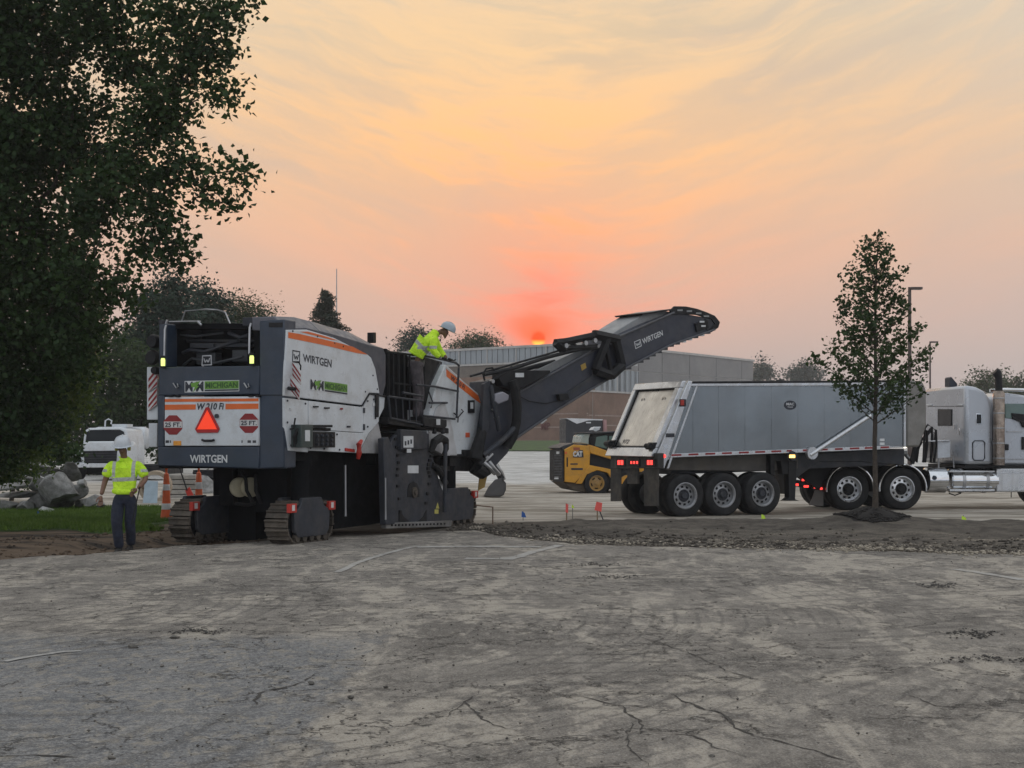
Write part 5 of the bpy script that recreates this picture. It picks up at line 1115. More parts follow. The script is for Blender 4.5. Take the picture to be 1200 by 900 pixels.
wallbox(FR, .2, 3.0, ZT, ZT+.01, .5, .01, 'roof_edge', 'band')

# ------------------------------------------------------------------ light poles, mast
def light_pole(px, Y, ytop, arm, label, r=.09):
    g = gp(px, Y, hz((px-600)/F*Y, Y)); t = thing('light_pole', g, label, 'light pole', 'car park light poles')
    H = CAMH+(HOR-ytop)/F*Y; m = mat('brown_pole_paint', (.07, .05, .045), .5)
    q = MB(); q.tube([g, Vector((g.x, g.y, H))], [r, r*.7], 10); q.build('pole', m, t)
    q = MB(); q.box((g.x, g.y, g.z+.2), (.5, .5, .6)); q.build('base', M['concrete'], t, bevel=.02)
    q = MB(); q.box((g.x+arm/2, g.y, H-.05), (arm, .28, .1)); q.build('lamp_head', m, t, bevel=.02)
light_pole(1066, 60, 336.5, .48, 'tall brown car park light pole behind the trailer and young tree')
light_pole(1090, 100, 400, .5, 'shorter looking distant light pole right of the young tree', .07)
g = gp(394.5, 120, 1.3); q = MB(); q.tube([g, Vector((g.x, g.y, CAMH+(HOR-315)/F*120))], [.08, .035], 8); o = q.build('radio_mast', mat('mast_grey', (.35, .35, .36), .5), None, org=g); tag(o, 'thin grey radio mast rising behind the spruce tree', 'mast')
# ------------------------------------------------------------------ vegetation
def leaf_mat(name, c1, c2, trans=0.35):
    m = bpy.data.materials.new(name); m.use_nodes = True; t = NT(m.node_tree); b = t.t.nodes['Principled BSDF']
    geo = t.n('ShaderNodeNewGeometry'); n1 = t.noise(geo.outputs['Position'], 9, 2, .6); n2 = t.noise(geo.outputs['Position'], .8, 3)
    c = t.mix(t.mrange(t.m('ADD', t.m('MULTIPLY', n1, .55), t.m('MULTIPLY', n2, .45)), .36, .64), c1+(1,), c2+(1,))
    t.put(b.inputs['Base Color'], c); b.inputs['Roughness'].default_value = .65; b.inputs['Specular IOR Level'].default_value = .3
    tr = t.n('ShaderNodeBsdfTranslucent'); t.put(tr.inputs[0], c); mx = t.n('ShaderNodeMixShader'); mx.inputs[0].default_value = trans
    out = t.t.nodes['Material Output']; t.link(b.outputs[0], mx.inputs[1]); t.link(tr.outputs[0], mx.inputs[2]); t.link(mx.outputs[0], out.inputs[0]); return m
M['leafdark'] = leaf_mat('dark_leaves', (.010, .030, .008), (.034, .072, .016), .22)
M['leafbright'] = leaf_mat('bright_leaves', (.045, .085, .018), (.13, .19, .04), .4)
M['leafmid'] = leaf_mat('mid_leaves', (.016, .040, .012), (.050, .085, .025), .3)
M['leafblue'] = leaf_mat('blue_green_leaves', (.012, .034, .024), (.034, .066, .042), .2)
M['needle'] = leaf_mat('needles', (.010, .022, .014), (.026, .044, .026), .1)
M['grass'] = leaf_mat('grass_blades', (.055, .11, .015), (.12, .20, .03), .3)
def leaves(cent, per, spread, size, seed, aspect=.62, flat=.7):
    """cent (N,3) clump centres; every clump gets 'per' leaf faces"""
    g = np.random.RandomState(seed); c = np.repeat(np.asarray(cent, float), per, 0); n = len(c)
    sp_ = np.repeat(np.broadcast_to(spread, (len(cent),)), per)
    c = c+g.normal(size=(n, 3))*sp_[:, None]*np.array([1, 1, flat])
    a = g.normal(size=(n, 3)); a[:, 2] *= .6; a[:, 2] -= .35; a /= np.linalg.norm(a, axis=1)[:, None]
    b = g.normal(size=(n, 3)); b -= (b*a).sum(1)[:, None]*a; b /= np.linalg.norm(b, axis=1)[:, None]
    s = size*(.6+.8*g.rand(n))[:, None]; nn = np.cross(a, b)*s*.12
    V = np.stack([c-a*s*.5, c+b*s*.5*aspect-a*s*.08+nn, c+a*s*.5, c-b*s*.5*aspect-a*s*.08+nn], 1).reshape(-1, 3)
    return V, np.arange(n*4).reshape(-1, 4)
def blobs_to_clumps(bl, dens, seed, depth=1.0):
    g = np.random.RandomState(seed); out = []
    for (px, py, Y, rp) in bl:
        r = rp*Y/F; c = np.array([(px-600)/F*Y, Y, CAMH+(HOR-py)/F*Y]); n = max(3, int(dens*(r**2)*3))
        d = g.normal(size=(n, 3)); d /= np.linalg.norm(d, axis=1)[:, None]; d *= (g.rand(n)**.45)[:, None]
        out.append(c+d*r*np.array([1, depth, .92]))
    return np.concatenate(out)
def branchy(mb, a, b, r0, r1, seed, sub=3, wob=.12):
    g = random.Random(seed); a = Vector(a); b = Vector(b); L_ = (b-a).length; pts = []; n = 6
    for i in range(n+1):
        f = i/n; p = a.lerp(b, f); k = sin(pi*f)*L_*wob
        pts.append(p+Vector((g.uniform(-1, 1), g.uniform(-1, 1), g.uniform(-.3, 1.2)))*k*.5)
    rr = [r0+(r1-r0)*i/n for i in range(n+1)]
    mb.tube(pts, rr, 6, False)
    for s_ in range(sub):
        i = g.randint(2, n-1); d = (pts[i]-pts[i-1]).normalized(); e = pts[i]+(d+Vector((g.uniform(-1, 1), g.uniform(-1, 1), g.uniform(-.3, .8)))*.8)*L_*.3
        mb.tube([pts[i], pts[i].lerp(e, .5)+Vector((0, 0, .03*L_)), e], [rr[i]*.6, rr[i]*.4, rr[i]*.15], 5, False)
    return pts
def tree(name, label, cat, bl, base, leafm, dens, per, spread, size, seed, trunk_r=.2, group=None, depth=.8, flat=.7, aspect=.62, limbs=True, extra=None):
    t = thing(name, base, label, cat, group); base = Vector(base)
    cl = blobs_to_clumps(bl, dens, seed, depth)
    V, Fq = leaves(cl, per, spread, size, seed+1, aspect, flat)
    fast_mesh('crown', V, Fq, leafm, t, org=base)
    mb = MB(); top = Vector(tuple(cl[cl[:, 2].argmax()])); mid = Vector((base.x, base.y, base.z+(top.z-base.z)*.35))
    mb.tube([base, base.lerp(mid, .5)+Vector((.05, 0, 0)), mid], [trunk_r*1.25, trunk_r, trunk_r*.8], 10, False)
    cs = [Vector(((px-600)/F*Y, Y, CAMH+(HOR-py)/F*Y)) for (px, py, Y, rp) in bl]; rs_ = [b[3]*b[2]/F for b in bl]
    order = sorted(range(len(cs)), key=lambda k: (cs[k]-mid).length); done = [(mid, trunk_r*.7)]
    for k in order:
        c = cs[k]; pt, pr = min(done, key=lambda d: (d[0]-c).length+.25*(d[0]-mid).length); nr_ = max(.012, min(pr*.62, rs_[k]*.07))
        if (c-pt).length > .15: branchy(mb, pt, pt.lerp(c, .92), nr_*1.3, nr_*.5, seed+k, 2, .16)
        done.append((c, nr_))
    mb.build('trunk', M['bark'], t, smooth=60)
    return t
g0 = lambda X, Y: (X, Y, hz(X, Y))
bigb = [(60, 70, 27, 62), (5, 60, 28, 60), (-60, 40, 27, 90), (150, 55, 26, 52), (210, 25, 25, 42), (120, -10, 26, 70), (40, -30, 27, 80), (250, 12, 24.5, 26), (282, 3, 24.3, 13), (262, 48, 24.6, 20), (235, 62, 24.8, 26),
        (250, 102, 24.6, 16), (268, 108, 24.4, 9), (215, 95, 25, 26), (90, 160, 27, 66), (165, 150, 25.5, 42), (190, 118, 25.2, 28), (20, 170, 28, 85), (-70, 200, 27, 110), (30, 270, 27.5, 84), (125, 240, 26, 52), (165, 215, 25.4, 38),
        (195, 205, 25, 26), (225, 200, 24.7, 19), (255, 203, 24.5, 13), (283, 203, 24.3, 10), (235, 228, 24.6, 15), (262, 238, 24.4, 10), (185, 250, 25, 30), (175, 282, 25, 22), (205, 285, 24.8, 14), (214, 302, 24.7, 7), (150, 300, 25.4, 17),
        (205, 165, 25, 15), (215, 135, 25, 9), (60, 345, 27, 68), (105, 325, 26, 36), (130, 335, 26, 22), (0, 380, 28, 90), (50, 420, 27.5, 62), (95, 390, 26.5, 40), (150, 352, 25.8, 12), (-60, 400, 28, 90), (10, 480, 28, 55), (40, 495, 28, 32), (-5, 530, 28.5, 36), (-60, 500, 28, 80)]
tree('shade_tree', 'huge dark leafy tree overhanging the whole left side of the picture', 'tree', bigb, g0(-9.9, 28.5), M['leafdark'], 22.0, 42, .17, .105, 21, .28, flat=.9, aspect=.8)
# the bush with brighter leaves below it
tree('bright_shrub', 'brighter yellow green leafy shrub at the foot of the big left tree', 'shrub', [(92, 345, 30, 22), (95, 375, 30, 27), (88, 405, 30, 33), (80, 440, 30, 36), (68, 475, 30, 32), (50, 500, 30, 30), (25, 520, 30, 32), (0, 540, 30, 28), (30, 540, 32, 20)], g0(-11.4, 31.5), M['leafbright'], 38, 34, .16, .11, 31, .05, aspect=.4, flat=1.1)
tree('dark_understory_shrub', 'dark low shrubbery behind the rubble pile under the big tree', 'shrub', [(15, 535, 40, 36), (60, 528, 40, 26), (-30, 540, 40, 40), (85, 532, 40, 14), (35, 555, 40, 20)], g0(-13.2, 40.5), M['leafdark'], 14, 34, .2, .15, 37, .05)
for i, (lab, bl, bx, sz_, dn, mt, ar) in enumerate([
    ('dark hedge like tree low behind the white truck', [(130, 420, 68, 42), (100, 470, 68, 52), (150, 480, 68, 45), (40, 470, 68, 55), (175, 440, 68, 30), (0, 500, 68, 50), (175, 500, 68, 35), (110, 520, 68, 35), (210, 510, 68, 30), (60, 530, 68, 30)], (120, 68), .20, 3.2, 'leafmid', .6),
    ('tall blue green tree left of the machine roof', [(190, 345, 72, 24), (180, 365, 72, 32), (205, 375, 72, 34), (170, 395, 72, 34), (212, 340, 72, 14), (190, 410, 72, 40), (160, 430, 72, 35), (200, 325, 72, 9)], (190, 72), .20, 2.6, 'leafblue', .6),
    ('blue green tree directly behind the roof rail of the machine', [(236, 350, 78, 18), (246, 368, 78, 26), (232, 380, 78, 28), (258, 385, 78, 24), (240, 340, 78, 10), (255, 350, 78, 12)], (243, 78), .20, 2.6, 'leafblue', .6),
    ('paler grey green feathery tree above the engine hood', [(292, 362, 88, 17), (280, 375, 88, 22), (303, 376, 88, 18), (270, 385, 88, 22), (290, 390, 88, 26), (314, 367, 88, 8), (275, 356, 88, 9)], (288, 88), .19, 2.8, 'leafmid', .35),
    ('small dark pointed tree behind the bending worker', [(483, 398, 145, 13), (478, 408, 145, 14), (487, 390, 145, 8), (495, 404, 145, 12), (505, 400, 145, 8)], (487, 145), .28, 2.0, 'leafblue', .4),
    ('rounded tree behind the left wing of the school', [(558, 400, 158, 12), (545, 404, 158, 12), (572, 403, 158, 12), (583, 407, 158, 7), (532, 408, 158, 8), (560, 410, 158, 20)], (558, 158), .28, 1.4, 'leafmid', .4),
    ('faint hazy tree just right of the school', [(892, 432, 330, 11), (884, 440, 330, 12), (902, 440, 330, 9)], (892, 330), .6, .45, 'leafblue', .5),
    ('faint hazy tree above the middle of the trailer', [(942, 436, 330, 12), (930, 440, 330, 11), (955, 441, 330, 11), (940, 446, 330, 14)], (942, 330), .6, .45, 'leafblue', .5),
    ('grey green tree seen right of the sleeper roof', [(1150, 449, 175, 15), (1138, 456, 175, 13), (1163, 456, 175, 16), (1172, 447, 175, 10)], (1152, 175), .30, 1.2, 'leafmid', .5),
    ('grey green tree at the right edge behind the exhaust stack', [(1192, 452, 178, 12), (1205, 456, 178, 20), (1183, 460, 178, 12), (1225, 450, 178, 22)], (1205, 178), .30, 1.2, 'leafmid', .5),
    ('low shrub tree peeping over the school roof near the sun', [(656, 405, 150, 3), (662, 404, 150, 3)], (660, 150), .16, 9, 'leafblue', .4)]):
    X_ = (bx[0]-600)/F*bx[1]
    if i == 10: bl = bl+[(661, 418, 150, 10)]
    tree('background_tree', lab, 'tree', bl, g0(X_, bx[1]), M[mt], dn*2.6, 46, (.12 if i == 10 else .38) if bx[1] < 120 or i == 10 else .5 if bx[1] < 200 else .9, sz_, 50+i*3, .25, 'trees beyond the site', limbs=True, flat=.9, aspect=ar)
# spruce
sb_ = g0((382-600)/F*96, 96); spc = thing('spruce_tree', sb_, 'dark pointed spruce tree rising behind the engine hood', 'tree')
gR = np.random.RandomState(4); tz = CAMH+(HOR-345)/F*96; cl = []; mb = MB(); mb.tube([sb_, (sb_[0], sb_[1], tz)], [.22, .02], 8, False)
for k in range(300):
    f = (k/300)**.8; z = tz-f*7.5; R_ = .12+f*7.5*.50*(.75+.5*gR.rand()); a = gR.rand()*2*pi
    e = Vector((sb_[0]+cos(a)*R_, sb_[1]+sin(a)*R_, z-R_*.18+.2)); mb.tube([(sb_[0], sb_[1], z), e], [.03, .01], 4, False)
    for u in np.linspace(.25, 1, 5): cl.append((sb_[0]+cos(a)*R_*u, sb_[1]+sin(a)*R_*u, z-R_*.18*u+.2*u))
mb.build('trunk', M['bark'], spc, smooth=60)
V, Fq = leaves(np.array(cl), 12, .11, .26, 9, .25, .6); fast_mesh('crown', V, Fq, M['needle'], spc, org=sb_)
# young tree on the mound
yb0 = Vector(g0(6.62, 28.0)); yt = thing('young_tree', yb0, 'slender young tree with a sparse conical crown on the mulched mound', 'tree')
mb = MB(); g = random.Random(12); cl = []
tp = [yb0+Vector((0, 0, -.05)), yb0+Vector((.005, 0, .5)), yb0+Vector((-.01, 0, 1.3)), yb0+Vector((.01, 0, 2.2)), yb0+Vector((.0, 0, 3.4)), yb0+Vector((.02, 0, 4.4)), yb0+Vector((.06, 0, 5.1))]
mb.tube(tp, [.065, .045, .040, .034, .024, .014, .006], 10, False)
for k in range(66):
    z = 1.62+3.4*(k/66)**1.05; f = (z-1.62)/3.5; Lb = (1.42*(1-f)**.8*(.75+.4*g.random()))*(1 if f > .08 else .8)+.1; a = k*2.4+g.uniform(-.3, .3); tilt = .85-.2*g.random()
    s0 = yb0+Vector((0, 0, z)); d = Vector((cos(a), sin(a), tilt)).normalized()
    e = s0+d*Lb; m_ = s0.lerp(e, .5)+Vector((0, 0, -.03)); mb.tube([s0, m_, e], [.012, .008, .003], 5, False)
    nn = max(2, int(Lb*10))
    for j in range(nn):
        u = .22+.78*(j+g.random())/nn; p = s0.lerp(e, u); cl.append((p.x+g.uniform(-.06, .06), p.y+g.uniform(-.06, .06), p.z+g.uniform(-.06, .05)))
        if g.random() < .35: cl.append((p.x+g.uniform(-.15, .15), p.y+g.uniform(-.15, .15), p.z+g.uniform(-.1, .12)))
mb.build('trunk', M['bark'], yt, smooth=60)
V, Fq = leaves(np.array(cl), 7, .05, .08, 77, .7, 1.0); fast_mesh('crown', V, Fq, M['leafmid'], yt, org=yb0)
# mulch
def stones(n, sampler, smin, smax, seed, flat=.6):
    g = np.random.RandomState(seed); P_ = sampler(g, n); n = len(P_); s = smin+(smax-smin)*g.rand(n)**3
    base = np.array([(1, 0, 0), (0, 1, 0), (-1, 0, 0), (0, -1, 0), (0, 0, 1), (0, 0, -1)], float)
    f = np.array([(0, 1, 4), (1, 2, 4), (2, 3, 4), (3, 0, 4), (1, 0, 5), (2, 1, 5), (3, 2, 5), (0, 3, 5)])
    V = base[None]*(.6+.7*g.rand(n, 6, 1)); V[:, :, 2] *= flat; a = g.rand(n)*2*pi; ca, sa = np.cos(a)[:, None], np.sin(a)[:, None]
    x = V[:, :, 0]*ca-V[:, :, 1]*sa; y = V[:, :, 0]*sa+V[:, :, 1]*ca; V = np.stack([x, y*(.6+.6*g.rand(n, 1)), V[:, :, 2]], 2)
    V = V*s[:, None, None]+P_[:, None, :]; return V.reshape(-1, 3), (f[None]+6*np.arange(n)[:, None, None]).reshape(-1, 3)
M['mulch'] = mat('dark_mulch', (.012, .010, .009), .95, var=.4, vscale=20)
def smp(g, n):
    a = g.rand(n)*2*pi; r = np.sqrt(g.rand(n))*(.62+.1*np.sin(3*a)); x = 6.62+r*np.cos(a)*1.05; y = 28.0+r*np.sin(a)*.9
    return np.stack([x, y, hgt(x, y)+.01+.08*np.exp(-(r/.4)**2)], 1)
V, Fq = stones(2600, smp, .018, .05, 3, .5); o = fast_mesh('mulch', V, Fq, M['mulch']); tag(o, 'dark bark mulch heaped round the foot of the young tree', 'mulch', kind='stuff')
q = MB(); rings = [[Vector((6.62+r*cos(2*pi*k/28)*1.05, 28+r*sin(2*pi*k/28)*.9, hz(6.62+r*cos(2*pi*k/28)*1.05, 28+r*sin(2*pi*k/28)*.9)+h+.012*sin(k*5))) for k in range(28)] for r, h in ((.66, -.02), (.5, .03), (.3, .07), (.1, .10), (.01, .11))]
q.loft(rings); tag(q.build('mulch_mound', M['mulch'], None), 'dark mulch mound under the young tree', 'mulch', kind='stuff')
# clods on the dirt bank and the shoulder
def smp1(g, n):
    x = g.uniform(-1.2, 14, n); d = np.abs(g.normal(size=n))*1.5; y = lot_edge(x)+d-.25; k = y < 31; x, y = x[k], y[k]
    return np.stack([x, y, hgt(x, y)+.01], 1)
V, Fq = stones(6000, smp1, .008, .06, 5); o = fast_mesh('dirt_clods', V, Fq, M['dirt']); o['kind'] = 'stuff'
def smp2(g, n):
    x = g.uniform(-14, -3.6, n); y = lot_edge(x)+g.uniform(-.3, 5, n); return np.stack([x, y, hgt(x, y)+.01], 1)
V, Fq = stones(2500, smp2, .008, .06, 6); o = fast_mesh('shoulder_clods', V, Fq, M['dirt']); o['kind'] = 'stuff'
M['pebble'] = mat('loose_millings', (.14, .13, .115), .95, var=.5, vscale=9, bump=.4)
def smp3(g, n):
    cx = g.choice([-1.9, -1.35, -.8, -.55, -2.4, 0, 1.5], n); x = cx+g.normal(size=n)*.5; y = g.uniform(8, 14, n)
    k = g.rand(n) < .45; x[k] = g.uniform(-5, 6, k.sum()); y[k] = g.uniform(6, 24, k.sum())**1.0; y = np.minimum(y, lot_edge(x))
    return np.stack([x, y, np.full(n, .022)+(fbm(x*.5, y*.5)-.47)*.02], 1)
V, Fq = stones(1500, smp3, .003, .015, 8); o = fast_mesh('loose_grit', V, Fq, M['pebble']); o['kind'] = 'stuff'
def rock(name, c, r, seed, m, label=None, cat=None, group=None, sc=(1, 1, .6), rz=0., ry=0., fr=1.6, amp=.55):
    g = np.random.RandomState(seed); bm = bmesh.new(); bmesh.ops.create_icosphere(bm, subdivisions=3, radius=1)
    off = g.rand(3)*20
    pl = g.normal(size=(15, 3)); pl /= np.linalg.norm(pl, axis=1)[:, None]; dd = .5+.4*g.rand(15)
    for v in bm.verts:
        p = np.array(v.co); 
        for a, d_ in zip(pl, dd):
            s_ = p@a
            if s_ > d_: p = p-a*(s_-d_)
        n_ = fbm(np.array([p[0]*fr+off[0]+p[2]]), np.array([p[1]*fr+off[1]-p[2]*.7]))[0]-.47
        p = p*(1+n_*amp); v.co = Vector(p*np.array(sc)*r)
    me = bpy.data.meshes.new(name); bm.to_mesh(me); bm.free(); me.materials.append(m); me.polygons.foreach_set('use_smooth', [True]*len(me.polygons)); me.set_sharp_from_angle(angle=R(28))
    o = bpy.data.objects.new(name, me); COL.objects.link(o); o.location = c; o.rotation_euler = (0, ry, rz); return tag(o, label, cat, group)
M['palesoil'] = mat('pale_sandy_crumbs', (.34, .30, .24), .95, var=.35, vscale=8, bump=.4)
def smp4(g, n):
    x = g.uniform(-.8, 14, n); c_ = fbm(x*1.1+4, x*0)-.42; y = lot_edge(x)+.25+g.normal(size=n)*.45+c_*1.5; k = g.rand(n) < sstep(-.02, .12, fbm(x*.9, y*.9)-.45)+.12; x, y = x[k], y[k]
    return np.stack([x, y, np.maximum(hgt(x, y), .02)+.004], 1)
V, Fq = stones(9000, smp4, .006, .045, 9, .5); o = fast_mesh('pale_soil_crumbs', V, Fq, M['palesoil']); o['kind'] = 'stuff'
# single stones on the lot
for i, (px, py, rp, lab) in enumerate([(156, 757, 7, 'rounded stone alone on the asphalt at the left'), (205, 744, 10, 'flat dark crust of asphalt left of the middle'), (250, 747, 8, 'thin sliver of broken asphalt lying on the lot'), (365, 800, 6, 'upper of the two dark stones near the dusty patch edge'),
        (411, 817, 5, 'dark stone nearest the camera on the dusty patch'), (410, 809, 4, 'small dark stone just behind another on the dusty patch'), (452, 805, 4, 'small stone at the right of the dusty patch'), (130, 888, 6, 'stone at the lower left picture edge'), (190, 780, 4, 'little stone left of the patch middle'), (834, 886, 4, 'little stone on the cracked asphalt near the bottom')]):
    Y = gy(py+rp*.4, .01); rock('stone', gp(px, Y, .02), rp*Y/F, 100+i, M['pebble'], lab, 'stone', 'loose stones on the asphalt', (1, .8, .55 if i not in (1, 2) else .2), i)
# lawn
M['lawn'] = mat('lawn_soil', (.045, .085, .018), .95, var=.35, vscale=2, dirt=.3, dirtcol=(.08, .07, .04, 1), bump=.5)
def lawn(name, xs, ys, edge, dz=.035):
    XX, YY = np.meshgrid(xs, ys); XX = edge(XX, YY); ZZ = hgt(XX, YY)+dz; nx, ny = XX.shape[1], XX.shape[0]
    i = (np.arange(nx-1)[None, :]+np.arange(ny-1)[:, None]*nx).ravel(); o = fast_mesh(name, np.stack([XX.ravel(), YY.ravel(), ZZ.ravel()], 1), np.stack([i, i+1, i+nx+1, i+nx], 1), M['lawn'], smooth=True); o['kind'] = 'structure'; return o
def lx(Y): return -6.2-.20*(Y-27)+.25*np.sin(Y*1.7)
def ly0(X): return 26.7+.35*np.sin(X*1.3)+.30*np.sin(X*3.7)-.12*(X+6)
ys_ = np.linspace(0, 1, 40); xs_ = np.linspace(0, 1, 90)
UU, VV = np.meshgrid(xs_, ys_); XX = -24+UU*(24-6.4); Y0 = ly0(XX); YY = Y0+VV*(36.2-Y0); XX = np.minimum(XX, lx(YY)); ZZ = hgt(XX, YY)+.03+.02*fbm(XX*3, YY*3); ZZ[0] -= .12; ZZ[:, -1] -= .1
i = (np.arange(89)[None, :]+np.arange(39)[:, None]*90).ravel(); o = fast_mesh('lawn', np.stack([XX.ravel(), YY.ravel(), ZZ.ravel()], 1), np.stack([i, i+1, i+91, i+90], 1), M['lawn'], smooth=True); o['kind'] = 'structure'
def blades(n, seed, xf, yf, h, wd, name, filt=None):
    g = np.random.RandomState(seed); x = g.uniform(*xf, n); y = g.uniform(*yf, n)
    if filt is not None: k = filt(x, y); x, y = x[k], y[k]
    n = len(x); z = hgt(x, y)+.03; a = g.rand(n)*2*pi; hh = h*(.5+g.rand(n)); lean = g.normal(size=(n, 2))*hh[:, None]*.35
    dx_, dy_ = np.cos(a)*wd, np.sin(a)*wd
    V = np.stack([np.stack([x-dx_, y-dy_, z], 1), np.stack([x+dx_, y+dy_, z], 1), np.stack([x+lean[:, 0], y+lean[:, 1], z+hh], 1)], 1).reshape(-1, 3)
    o = fast_mesh(name, V, np.arange(n*3).reshape(-1, 3), M['grass']); o['kind'] = 'stuff'; return o
blades(60000, 3, (-13.5, -6.2), (26.5, 36.2), .07, .012, 'grass', lambda x, y: (x < lx(y)-.03) & (y > ly0(x)+.02))
XX, YY = np.meshgrid(np.linspace(-14, 16, 40), np.linspace(96, 120, 20)); o = fast_mesh('school_lawn', np.stack([XX.ravel(), YY.ravel(), (hgt(XX, YY)+.05).ravel()], 1), np.stack([(np.arange(39)[None, :]+np.arange(19)[:, None]*40).ravel()+k for k in (0, 1, 41, 40)], 1), M['lawn'], smooth=True); o['kind'] = 'structure'
q = MB(); 
for a, b in ((-14, 16),):
    q.add([(a, 120.2, hz(a, 120.2)+.06), (b, 120.2, hz(b, 120.2)+.06), (b, 122.5, hz(b, 122.5)+.06), (a, 122.5, hz(a, 122.5)+.06)], [(0, 1, 2, 3)])
tag(q.build('sidewalk', M['concrete'], None), kind='structure')

# painted lines and cracks on the lot
def ribbon(name, pts, wd, m, dz, jit=.0, seed=1, taper=True, step=.06):
    g = np.random.RandomState(seed); W_ = [Vector((*gp(px, gy(py)).xy,)) if not isinstance(px, Vector) else px for px, py in pts]
    P_ = []
    for a, b in zip(W_, W_[1:]):
        n = max(1, int((b-a).length/step))
        for k in range(n): P_.append(a.lerp(b, k/n))
    P_.append(W_[-1]); V = []; n = len(P_); off = 0
    for i, p in enumerate(P_):
        d = (P_[min(i+1, n-1)]-P_[max(i-1, 0)]).normalized(); nrm = Vector((-d.y, d.x)); off = off*.7+g.normal()*jit
        w_ = wd*(min(1, i/5+.15, (n-1-i)/5+.15) if taper else 1)*(1+(.5*g.normal() if jit else 0)); w_ = max(w_, .002)
        c = p+nrm*off
        for s in (-1, 1): q_ = c+nrm*w_*s*.5; V.append((q_.x, q_.y, lotz(q_.x, q_.y)+dz))
    Fq = [(2*i, 2*i+1, 2*i+3, 2*i+2) for i in range(n-1)]; o = fast_mesh(name, V, Fq, m); return o
crm = mat('crack_shadow', (.04, .037, .034), .95)
for i, (pts, wd) in enumerate([([(665, 815), (700, 822), (730, 832), (750, 847), (745, 862), (705, 866)], .014), ([(785, 815), (815, 830), (845, 840), (860, 855), (880, 865), (910, 872), (950, 882), (1000, 897)], .020),
        ([(750, 747), (795, 762), (820, 772), (850, 787), (870, 792), (893, 800)], .012), ([(745, 862), (810, 865), (840, 880), (880, 892)], .012), ([(562, 812), (547, 825), (560, 840), (575, 852), (600, 860)], .014), ([(500, 838), (525, 842), (547, 825)], .010),
        ([(1060, 815), (1100, 828), (1150, 832)], .012), ([(750, 847), (735, 868), (745, 885), (760, 900)], .010), ([(860, 855), (890, 850), (930, 858)], .008), ([(705, 866), (660, 872), (620, 868)], .008),
        ([(300, 828), (305, 815), (330, 808), (355, 800), (375, 790)], .03), ([(275, 762), (310, 764), (348, 760)], .02), ([(0, 888), (40, 886), (92, 890)], .05), ([(60, 878), (85, 874), (98, 880)], .014), ([(310, 697), (352, 694)], .02), ([(55, 770), (110, 768)], .015)]):
    o = ribbon('crack', pts, wd*.85, crm, .004, .012, 200+i); o.parent = lot
paint = ground_mat('worn_white_paint', 'asphalt')
t = NT(paint.node_tree); bs = t.t.nodes['Principled BSDF']; old = bs.inputs['Base Color'].links[0].from_socket
geo = t.n('ShaderNodeNewGeometry'); f_ = t.mrange(t.noise(geo.outputs['Position'], 5, 8, .75), .38, .58, .25, .9); t.put(bs.inputs['Base Color'], t.mix(f_, old, (.42, .41, .39, 1)))
for i, (pts, wd) in enumerate([([(489, 642.2), (560, 641.6), (634, 642)], .30), ([(656, 640.2), (628, 647), (594, 657)], .16), ([(545, 655), (585, 655.5), (612, 653)], .22), ([(489, 641), (455, 649), (420, 660), (395, 672)], .10), ([(1120, 668), (1160, 674), (1200, 681)], .16), ([(5, 778), (40, 771), (75, 766), (95, 765)], .07)]):
    o = ribbon('painted_line', pts, wd, paint, .006, 0, 300+i, False); o.parent = lot
# darker ragged scabs of torn asphalt
for i, (px, py, rx, ry) in enumerate([(1100, 688, 14, 1.5), (1165, 775, 60, 2.2), (1140, 745, 25, 2), (720, 678, 30, 1.2), (700, 663, 18, 1), (235, 742, 30, 1.4), (330, 860, 60, 8)][:6]):
    g = np.random.RandomState(400+i); n = 240; u = g.normal(size=(n, 2)); u[:, 1] += .8*np.sin(u[:, 0]*3); xx = px+u[:, 0]*rx*.7; yy = py+u[:, 1]*ry*1.1; Yv = CAMH*F/(yy-HOR); Xv = (xx-600)/F*Yv
    V, Fq = stones(n, lambda g_, n_: np.stack([Xv, Yv, np.full(n, .02)], 1), .004, .022, 410+i, .35); o = fast_mesh('torn_asphalt_crumbs', V, Fq, mat('black_crumbs', (.06, .056, .052), .95, var=.4, vscale=12)); o['kind'] = 'stuff'

# ------------------------------------------------------------------ rubble, cones, flags and other things on the ground
RL = [(68, 574, 27, (1, .8, .72), 0, 'large pale grey lump of broken concrete in the rubble pile'), (46, 547, 30, (1, .6, .15), .22, 'long dark slab lying on top of the rubble pile'), (84, 553, 17, (1, .8, .22), .7, 'tilted slab at the top right of the rubble pile'),
      (96, 566, 9, (1, .8, .7), 0, 'small lump at the right of the rubble pile'), (22, 580, 26, (1, .9, .22), .05, 'wide flat block at the left of the rubble pile'), (30, 560, 20, (1, .9, .17), -.22, 'dark lump at the upper left of the rubble pile'), (108, 586, 12, (1, .8, .5), .3, 'low fragment on the ground right of the rubble pile'),
      (118, 592, 8, (1, .8, .45), 0, 'lowest fragment beside the walking worker'), (94, 590, 11, (1, .7, .4), -.3, 'dark wedge of concrete under the pale lump'), (8, 592, 14, (1, .8, .6), 0, 'dark lump at the left picture edge'), (42, 543, 9, (1, .6, .5), .4, 'small piece on the crest of the rubble pile')]
RL += [(60, 590, 30, (1, .9, .5), .1, 'broad dark block at the bottom of the rubble pile'), (30, 594, 18, (1, .8, .5), 0, 'flat fragment at the bottom left of the rubble pile'), (88, 577, 14, (1, .9, .8), .3, 'angular lump right of the pale one in the rubble pile'), (66, 560, 20, (1, .8, .2), -.3, 'slab wedged between the pale lump and the top slabs'), (12, 570, 20, (1, .9, .18), .12, 'block stacked at the far left of the rubble pile'), (45, 566, 14, (1, .9, .7), 0, 'small block left of the pale lump')]
